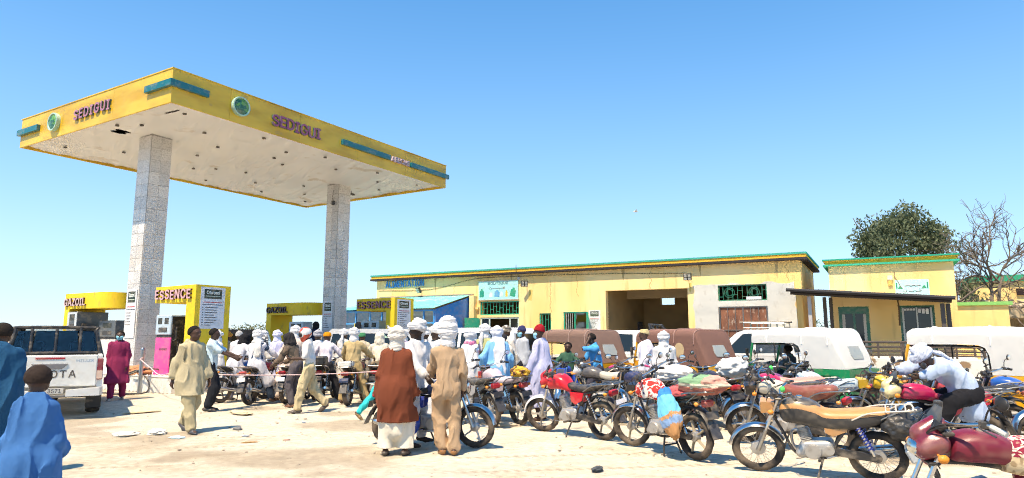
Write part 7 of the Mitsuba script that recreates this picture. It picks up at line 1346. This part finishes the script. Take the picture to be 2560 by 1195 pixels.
person('man in dark camouflage jacket bending toward the cream rider', at(-5.0, 15.75, 160), T_(lean=22, lh=(-0.2, 0.5, 0.95), rh=(0.15, 0.5, 1.0), head=(0, -8)), [('trousers', (0.10, 0.09, 0.10), {}), ('jacket', checks((0.07, 0.06, 0.05), (0.16, 0.12, 0.09), [10, 10, 10]), dict(hem=-0.14)), ('hood', (0.03, 0.028, 0.03), {})], h=1.74, res=0.013, shoe=(0.2, 0.1, 0.06))
for (x, y, a, lab, wear, h) in [(-8.24, 28.2, 60, 'dark silhouette of a man on the far pump island beside the far column', [('robe', (0.02, 0.025, 0.06), dict(hem=0.3)), ('hood', (0.02, 0.018, 0.02), {})], 1.74), (-6.16, 26.9, -40, 'man in brown hooded cloak on the far pump island', [('robe', (0.12, 0.10, 0.09), dict(hem=0.3)), ('hood', (0.12, 0.10, 0.09), {})], 1.70), (-5.05, 27.2, 100, 'dark dressed attendant beside the far pale blue pump', [('robe', (0.02, 0.018, 0.02), dict(hem=0.3)), hair()], 1.78)]:
    person(lab, at(x, y, a) @ tr(0, 0, 0.476), T_(), wear, h, res=0.017)
on(l4, 'rider in white and lilac shirt with orange cap, seen from behind', [('trousers', (0.03, 0.03, 0.035), {}), ('shirt', (0.66, 0.62, 0.70), dict(low=0.1)), ('cap', (0.62, 0.24, 0.01), {})], lean=14, group=G2, res=0.013)
on(l5, 'rider in khaki jacket and trousers with white turban, seen from behind', [('trousers', (0.42, 0.31, 0.15), dict(r=1.05)), ('jacket', (0.46, 0.35, 0.18), dict(low=0.12, r=1.1, fold=0.028)), ('turban', W1, dict(size=1.1, chin=1))], lean=6, z=0.93, group=G2, res=0.012, h=1.78)
on(l6, 'rider in cream shirt with loose cream headcloth', [('trousers', (0.25, 0.20, 0.14), {}), ('shirt', (0.66, 0.60, 0.48), dict(low=0.12, r=1.08)), ('hood', (0.62, 0.58, 0.48), {})], lean=16, group=G2, res=0.013)
person('man in pale green brimmed hat and white shirt at the end of the queue', at(-3.45, 17.9, 150), T_(), [('robe', W2, dict(hem=0.4)), ('hat', (0.36, 0.52, 0.38), {})], h=1.68, res=0.015, group=G2)
person('child in turquoise trousers striding behind the brown coat', at(-2.58, 13.3, 20), T_(lean=26, lf=(-0.10, -0.52, 0.18), rf=(0.12, 0.25, 0.085), ltoe=(-0.05, 0.7, -0.75), hip=(0, 0, 0.88)), [('trousers', (0.04, 0.50, 0.52), {}), ('shirt', (0.05, 0.48, 0.50), {}), hair()], h=1.36, res=0.011, shoe=(0.40, 0.25, 0.12))
for x, y, a, lab, wear, h in [
    (-8.7, 20.6, 70, 'man in beige robe with orange headcloth deep in the queue', [('robe', (0.46, 0.38, 0.26), dict(hem=0.3)), ('turban', (0.58, 0.26, 0.05), dict(size=1.05))], 1.72),
    (-7.45, 20.2, 100, 'man in pale blue robe with white turban deep in the queue', [('robe', (0.40, 0.52, 0.62), dict(hem=0.3)), ('turban', W1, dict(size=1.15, chin=1))], 1.74),
    (-5.9, 19.0, 80, 'bareheaded man in dark grey robe behind the helmeted man', [('robe', (0.12, 0.12, 0.13), dict(hem=0.3)), hair()], 1.72),
    (-5.35, 18.6, 110, 'man in white robe with grey turban behind the orange cap', [('robe', W1, dict(hem=0.3)), ('turban', (0.36, 0.36, 0.40), dict(size=1.1))], 1.74),
    (-4.9, 19.6, 75, 'man in black jacket with white turban behind the orange cap', [('robe', W3, dict(hem=0.3)), ('jacket', (0.03, 0.03, 0.035), dict(r=1.12)), ('turban', W1, dict(size=1.1, tail=1))], 1.78),
    (-4.25, 19.1, 95, 'man in cream robe with green cap behind the khaki rider', [('robe', (0.58, 0.50, 0.36), dict(hem=0.3)), ('cap', (0.06, 0.22, 0.10), {})], 1.72),
    (-2.95, 18.3, 85, 'man in violet robe with white turban left of the brown coat', [('robe', (0.34, 0.26, 0.46), dict(hem=0.3)), ('turban', W1, dict(size=1.1, chin=1))], 1.74),
    (-1.95, 15.2, 100, 'man in grey waistcoat with white turban between brown coat and tan suit', [('robe', W1, dict(hem=0.3)), ('jacket', (0.22, 0.22, 0.24), dict(sleeve=0.15, r=1.12)), ('turban', W1, dict(size=1.05))], 1.78),
    (-1.05, 17.6, 70, 'man in yellowish robe with folded white headcloth near the white wagon', [('robe', (0.56, 0.46, 0.22), dict(hem=0.3)), ('hood', W1, {})], 1.74)]:
    person(lab, at(x, y, a), T_(head=(18 * math.sin(x * 9), 0)), wear, h, res=0.017, group=G2)
# around the shop front
person('man in white with pink striped scarf beside the white station wagon', at(-0.95, 15.0, 60), T_(), [('robe', W1, dict(hem=0.3)), ('turban', W1, dict(size=1.2, chin=1)), ('scarf', (0.62, 0.20, 0.36), dict(ends=((1, 0.25, 0.05),)))], h=1.72, res=0.015, group=G3)
person('man in olive green robe with white turban facing the blue robe', at(-0.62, 15.3, 60), T_(head=(-20, 0)), [('robe', (0.42, 0.42, 0.20), dict(hem=0.25)), ('turban', W1, dict(size=1.15, chin=1, tail=1))], h=1.84, res=0.015, group=G3)
person('man in sky blue robe with long white scarf down his back', at(-0.32, 14.3, 92), T_(lh=(-0.28, 0.10, 0.95), rh=(0.26, 0.2, 0.95)), [('robe', (0.20, 0.44, 0.70), dict(hem=0.25, fold=0.028, r=1.08)), ('turban', (0.70, 0.72, 0.80), dict(size=1.12, chin=1)), ('scarf', (0.70, 0.72, 0.76), dict(ends=((-1, 0.62, 0.10), (-1, 0.50, 0.02))))], h=1.78, res=0.012, group=G3)
person('man in camouflage sun hat by the shop entrance', at(-0.16, 18.0, 60), T_(), [('robe', W3, dict(hem=0.3)), ('turban', checks((0.62, 0.58, 0.50), (0.20, 0.18, 0.15), [14, 14, 14]), dict(size=1.0))], h=1.86, res=0.016, group=G3)
person('bareheaded man in grey shirt bending over a motorbike', at(0.12, 15.9, 200), T_(lean=32, lh=(-0.2, 0.5, 0.95), rh=(0.2, 0.5, 0.95), head=(0, -6)), [('trousers', (0.02, 0.02, 0.025), {}), ('shirt', checks((0.58, 0.56, 0.52), (0.36, 0.33, 0.28), [9, 9, 9]), dict(sleeve=0.9)), hair((0.03, 0.03, 0.035))], h=1.78, res=0.014, group=G3)
person('man in navy beanie and blue face mask by the bending man', at(0.28, 17.2, 205), T_(head=(10, -6)), [('robe', (0.42, 0.44, 0.48), dict(hem=0.3)), ('beanie', (0.035, 0.04, 0.11), {}), ('mask', (0.25, 0.55, 0.68), {})], h=1.86, res=0.014, face=True, group=G3)
person('man in dark red cap and blue face mask with lavender robe, facing the shop', at(0.56, 13.2, 158), T_(head=(22, 0), lh=(-0.26, 0.16, 0.86), rh=(0.24, 0.1, 0.88)), [('robe', (0.46, 0.47, 0.66), dict(hem=0.25, fold=0.030, r=1.08)), ('beanie', (0.28, 0.012, 0.02), {}), ('mask', (0.30, 0.60, 0.72), {})], h=1.82, res=0.012, face=True, group=G3)
on(b22, 'smiling boy in dark green shirt sitting on a motorbike', [('trousers', (0.02, 0.07, 0.42), {}), ('shirt', (0.05, 0.115, 0.075), dict(sleeve=0.95)), hair()], face=True, h=1.52, z=0.90, lean=6, reach=0.42, res=0.012, head=(0, 0), skin=(0.06, 0.03, 0.02))
person('youth in yellow T-shirt behind the boy in green', at(1.80, 17.0, 172), T_(lh=(-0.05, 0.3, 1.15), rh=(0.2, 0.3, 1.1)), [('trousers', (0.05, 0.05, 0.06), {}), ('shirt', (0.72, 0.60, 0.01), dict(sleeve=0.9)), hair()], h=1.66, res=0.014, face=True)
person('man in bright blue polo shirt sitting on a motorbike, hand raised to his face', place[b21] @ tr(-0.22, 0, 0) @ rot('z', -90), T_(sit=1, hip=(0, 0, 0.86), lean=12, head=(-6, -4), lf=(-0.28, 0.22, 0.1), rf=(0.28, 0.22, 0.1), lh=(-0.10, 0.24, 1.50), lpole=np.array([-0.3, 0.4, -1.0]), rh=(0.20, 0.45, 1.05)), [('trousers', (0.05, 0.05, 0.07), dict(to=0.3)), ('shirt', (0.08, 0.34, 0.70), dict(sleeve=0.9, low=0.12, fold=0.028)), hair()], h=1.78, res=0.012, face=True)
person('old man in white robe with tan cap beside the second brown rickshaw', at(3.00, 15.0, 162), T_(lean=4), [('robe', (0.72, 0.70, 0.80), dict(hem=0.25, fold=0.028)), ('cap', (0.52, 0.42, 0.22), {})], h=1.78, res=0.013, face=True, skin=(0.09, 0.05, 0.035))
person('man in white robe and white turban sitting with his back turned by the rickshaw', at(3.28, 14.55, 92), T_(sit=1, hip=(0, 0, 0.86), lf=(-0.2, 0.3, 0.1), rf=(0.2, 0.3, 0.1)), [('robe', W1, dict(r=1.15)), ('turban', W1, dict(size=1.12, chin=1))], h=1.74, res=0.013)
tm = place[t3]
person('driver in dark clothes inside the green rickshaw', tm @ tr(0.22, 0, 0) @ rot('z', -90), T_(sit=1, hip=(0, 0, 0.70), lean=8, lf=(-0.2, 0.45, 0.40), rf=(0.2, 0.45, 0.40), lh=(-0.25, 0.46, 1.0), rh=(0.25, 0.46, 1.0)), [('trousers', (0.05, 0.06, 0.08), {}), ('shirt', (0.10, 0.12, 0.15), {}), hair()], h=1.66, res=0.015)
person('rider in pale blue robe and black trousers hunched forward with white headcloth', place[b7] @ tr(-0.52, 0, 0) @ rot('z', -90), T_(sit=1, hip=(0, 0, 0.86), lean=40, bend=16, head=(6, -16), lf=(-0.26, 0.52, 0.36), rf=(0.26, 0.52, 0.34), lk=(-0.6, 0.8, 0.8), rk=(0.5, 0.8, 0.8), lh=(-0.33, 0.70, 1.09), rh=(0.33, 0.70, 1.09), curl=0.9), [('trousers', (0.015, 0.015, 0.018), dict(r=1.15)), ('jacket', (0.40, 0.49, 0.66), dict(low=0.26, r=1.26, fold=0.03, sleeve=1.95)), ('turban', (0.50, 0.54, 0.64), dict(size=1.16, tail=1))], h=1.78, res=0.0105, face=True)
person('dark haired passenger inside the rightmost rickshaw', place['auto_rickshaw_003'] @ tr(-0.55, 0.2, 0) @ rot('z', -90), T_(sit=1, hip=(0, 0, 0.92), lean=0, lf=(-0.15, 0.35, 0.45), rf=(0.15, 0.35, 0.45), lh=(-0.15, 0.35, 0.95), rh=(0.15, 0.35, 0.95)), [('shirt', (0.15, 0.03, 0.02), {}), ('trousers', (0.03, 0.03, 0.03), {}), hair()], h=1.55, res=0.016)

# ---------------------------------------------------------------- bollards, rope, hoses, litter
for x, y, lab in ((-10.58, 19.35, 'galvanised pipe bollard before the tiled pump island'), (-2.75, 15.55, 'galvanised pipe bollard hidden behind the brown coat')):
    k = thing('bollard', lab, 'bollard', tr(x, y, 0)); add(k, 'pipe', tube([(0, 0, -0.05), (0.01, 0, 1.22)], 0.055, 14), 'metal', (0.42, 0.46, 0.50)); add(k, 'cap', lathe([(0, 0.05), (0.04, 0.04), (0.062, 0.0), (0.062, -0.03), (0, -0.03)], 14), 'metal', (0.34, 0.37, 0.40), 35, tr(0.01, 0, 1.24))
rope = curve([(-10.58, 19.28, 0.95), (-9.9, 18.6, 0.74), (-9.0, 17.4, 0.62), (-7.9, 16.2, 0.76), (-6.4, 15.62, 0.72), (-4.6, 15.5, 0.74), (-2.75, 15.48, 0.82)], 10)
single('barrier_rope', cat(tube(rope, 0.013, 6), tube(curve([(-10.58, 19.28, 0.95), (-10.52, 19.27, 1.0), (-10.6, 19.42, 0.98), (-10.64, 19.33, 0.93), (-10.58, 19.28, 0.95)], 4), 0.02, 6)), 'matte', (0.70, 0.52, 0.52), True, label='pink and white cord barrier stretched in front of the queue', cat='rope')
hz = [(-11.2, 19.9, 0.55), (-10.75, 19.55, 0.62), (-10.3, 19.25, 0.36), (-10.2, 19.0, 0.06), (-10.8, 18.95, 0.03), (-11.6, 19.2, 0.03)]
single('fuel_hose', tube(curve(hz, 8), 0.022, 7), 'plastic', BLK, True, label='black fuel hose lying over the edge of the tiled island by the bollard', cat='hose')
single('fuel_hose', tube(curve([(-10.3, 20.1, 0.62), (-10.6, 19.7, 0.66), (-11.0, 19.45, 0.50), (-11.25, 19.3, 0.25), (-11.2, 19.0, 0.03), (-10.4, 18.8, 0.03)], 8), 0.022, 7), 'plastic', BLK, True, label='second black fuel hose looping from the pink pump to the ground', cat='hose')
single('cloth_heap', cloth_bag(51, 0.62, 0.30, 0.17, 4, 0.7, 9), 'cloth', (0.42, 0.20, 0.10), True, M=(CAN @ tr(1.28, 2.75, 0.56) @ rot('z', 80)), label='heap of brown cloth lying on the island at the foot of the column', cat='cloth')
def crumple(seed, sx, sy, sz): return cloth_bag(seed, sx, sy, sz, 3, 1.1, 20)
for x, y, s, c, lab in [(-5.9, 11.45, (0.22, 0.13, 0.05), (0.66, 0.63, 0.56), 'crumpled pale paper at the feet of the walking young man'), (-5.35, 11.0, (0.14, 0.10, 0.015), (0.45, 0.60, 0.66), 'flattened pale blue wrapper near the walking young man'), (-6.35, 11.3, (0.26, 0.18, 0.03), (0.62, 0.58, 0.50), 'torn cement paper lying left of the walking young man'), (-4.75, 11.9, (0.08, 0.05, 0.035), (0.20, 0.20, 0.20), 'small grey stone on the open sand'), (-4.0, 10.5, (0.11, 0.03, 0.012), (0.42, 0.24, 0.10), 'short brown twig on the open sand'), (1.03, 8.35, (0.085, 0.05, 0.035), (0.07, 0.08, 0.09), 'dark crumpled rag in front of the loaded motorbike'), (-7.9, 14.6, (0.34, 0.10, 0.012), (0.52, 0.40, 0.24), 'strip of cardboard on the sand before the pump island'), (-5.7, 14.4, (0.42, 0.14, 0.03), (0.56, 0.45, 0.28), 'torn cardboard on the sand before the queue'), (-0.1, 12.3, (0.22, 0.10, 0.05), (0.55, 0.46, 0.34), 'broken clod of earth beside the red motorbike')]:
    single('litter_piece', moved(crumple(int(abs(x * 91)) % 97, *s), tr(x, y, s[2] * 0.6 - 0.004) @ rot('z', x * 40)), 'matte', c, True, label=lab, cat='litter')
gs = np.random.default_rng(19)
for i in range(8):
    x, y = gs.uniform(-8.0, 1.0), gs.uniform(6.6, 14.0); q = i % 4; c = [(0.58, 0.56, 0.50), (0.46, 0.37, 0.24), (0.28, 0.32, 0.38), (0.46, 0.27, 0.20)][q]
    single('scrap', crumple(60 + i, gs.uniform(0.03, 0.075), gs.uniform(0.02, 0.05), gs.uniform(0.006, 0.02)), 'matte', c, True, M=tr(x, y, 0.006) @ rot('z', gs.uniform(0, 360)), label='small %s lying loose on the open sand' % ('off-white paper scrap', 'straw coloured cardboard scrap', 'grey blue plastic scrap', 'reddish brown rag scrap')[q], cat='scrap', group=('white paper', 'cardboard', 'plastic', 'rag')[q] + ' scraps on the sand')
def pebbles(n, seed):
    g = np.random.default_rng(seed); ms = []
    ico = trimesh.creation.icosphere(subdivisions=1)
    for i in range(n):
        x, y = g.uniform(-9, 7), g.uniform(5, 15.5); r = 0.006 + 0.016 * g.random() ** 4; m = ico.copy(); m.vertices = m.vertices * (1 + 0.3 * (g.random((len(m.vertices), 1)) - 0.5)) * [r * g.uniform(0.8, 1.6), r, r * 0.6] + [x, y, r * 0.2]; ms.append(m)
    return cat(*ms)
single('pebbles', pebbles(420, 77), 'matte', lambda v: np.where((meshkit.noise(v * 9, 1) > 0.5)[:, None], [[0.40, 0.33, 0.25]], [[0.24, 0.20, 0.16]]), False, label='small loose pebbles scattered over the sand', kind='stuff')
bd = thing('bird', 'small pale bird flying in the clear sky above the garage', 'bird', tr(11.3, 60, 12.9)); add(bd, 'body', cloth_bag(3, 0.22, 0.07, 0.07, 2, 0.1), 'matte', (0.6, 0.58, 0.56), True)
for s in (1, -1): add(bd, 'wing', hull([(0.10, s * 0.05, 0.0), (-0.08, s * 0.05, 0.0), (-0.02, s * 0.42, 0.12), (0.04, s * 0.42, 0.12), (0.0, s * 0.2, 0.075)]), 'matte', (0.5, 0.48, 0.46), False)
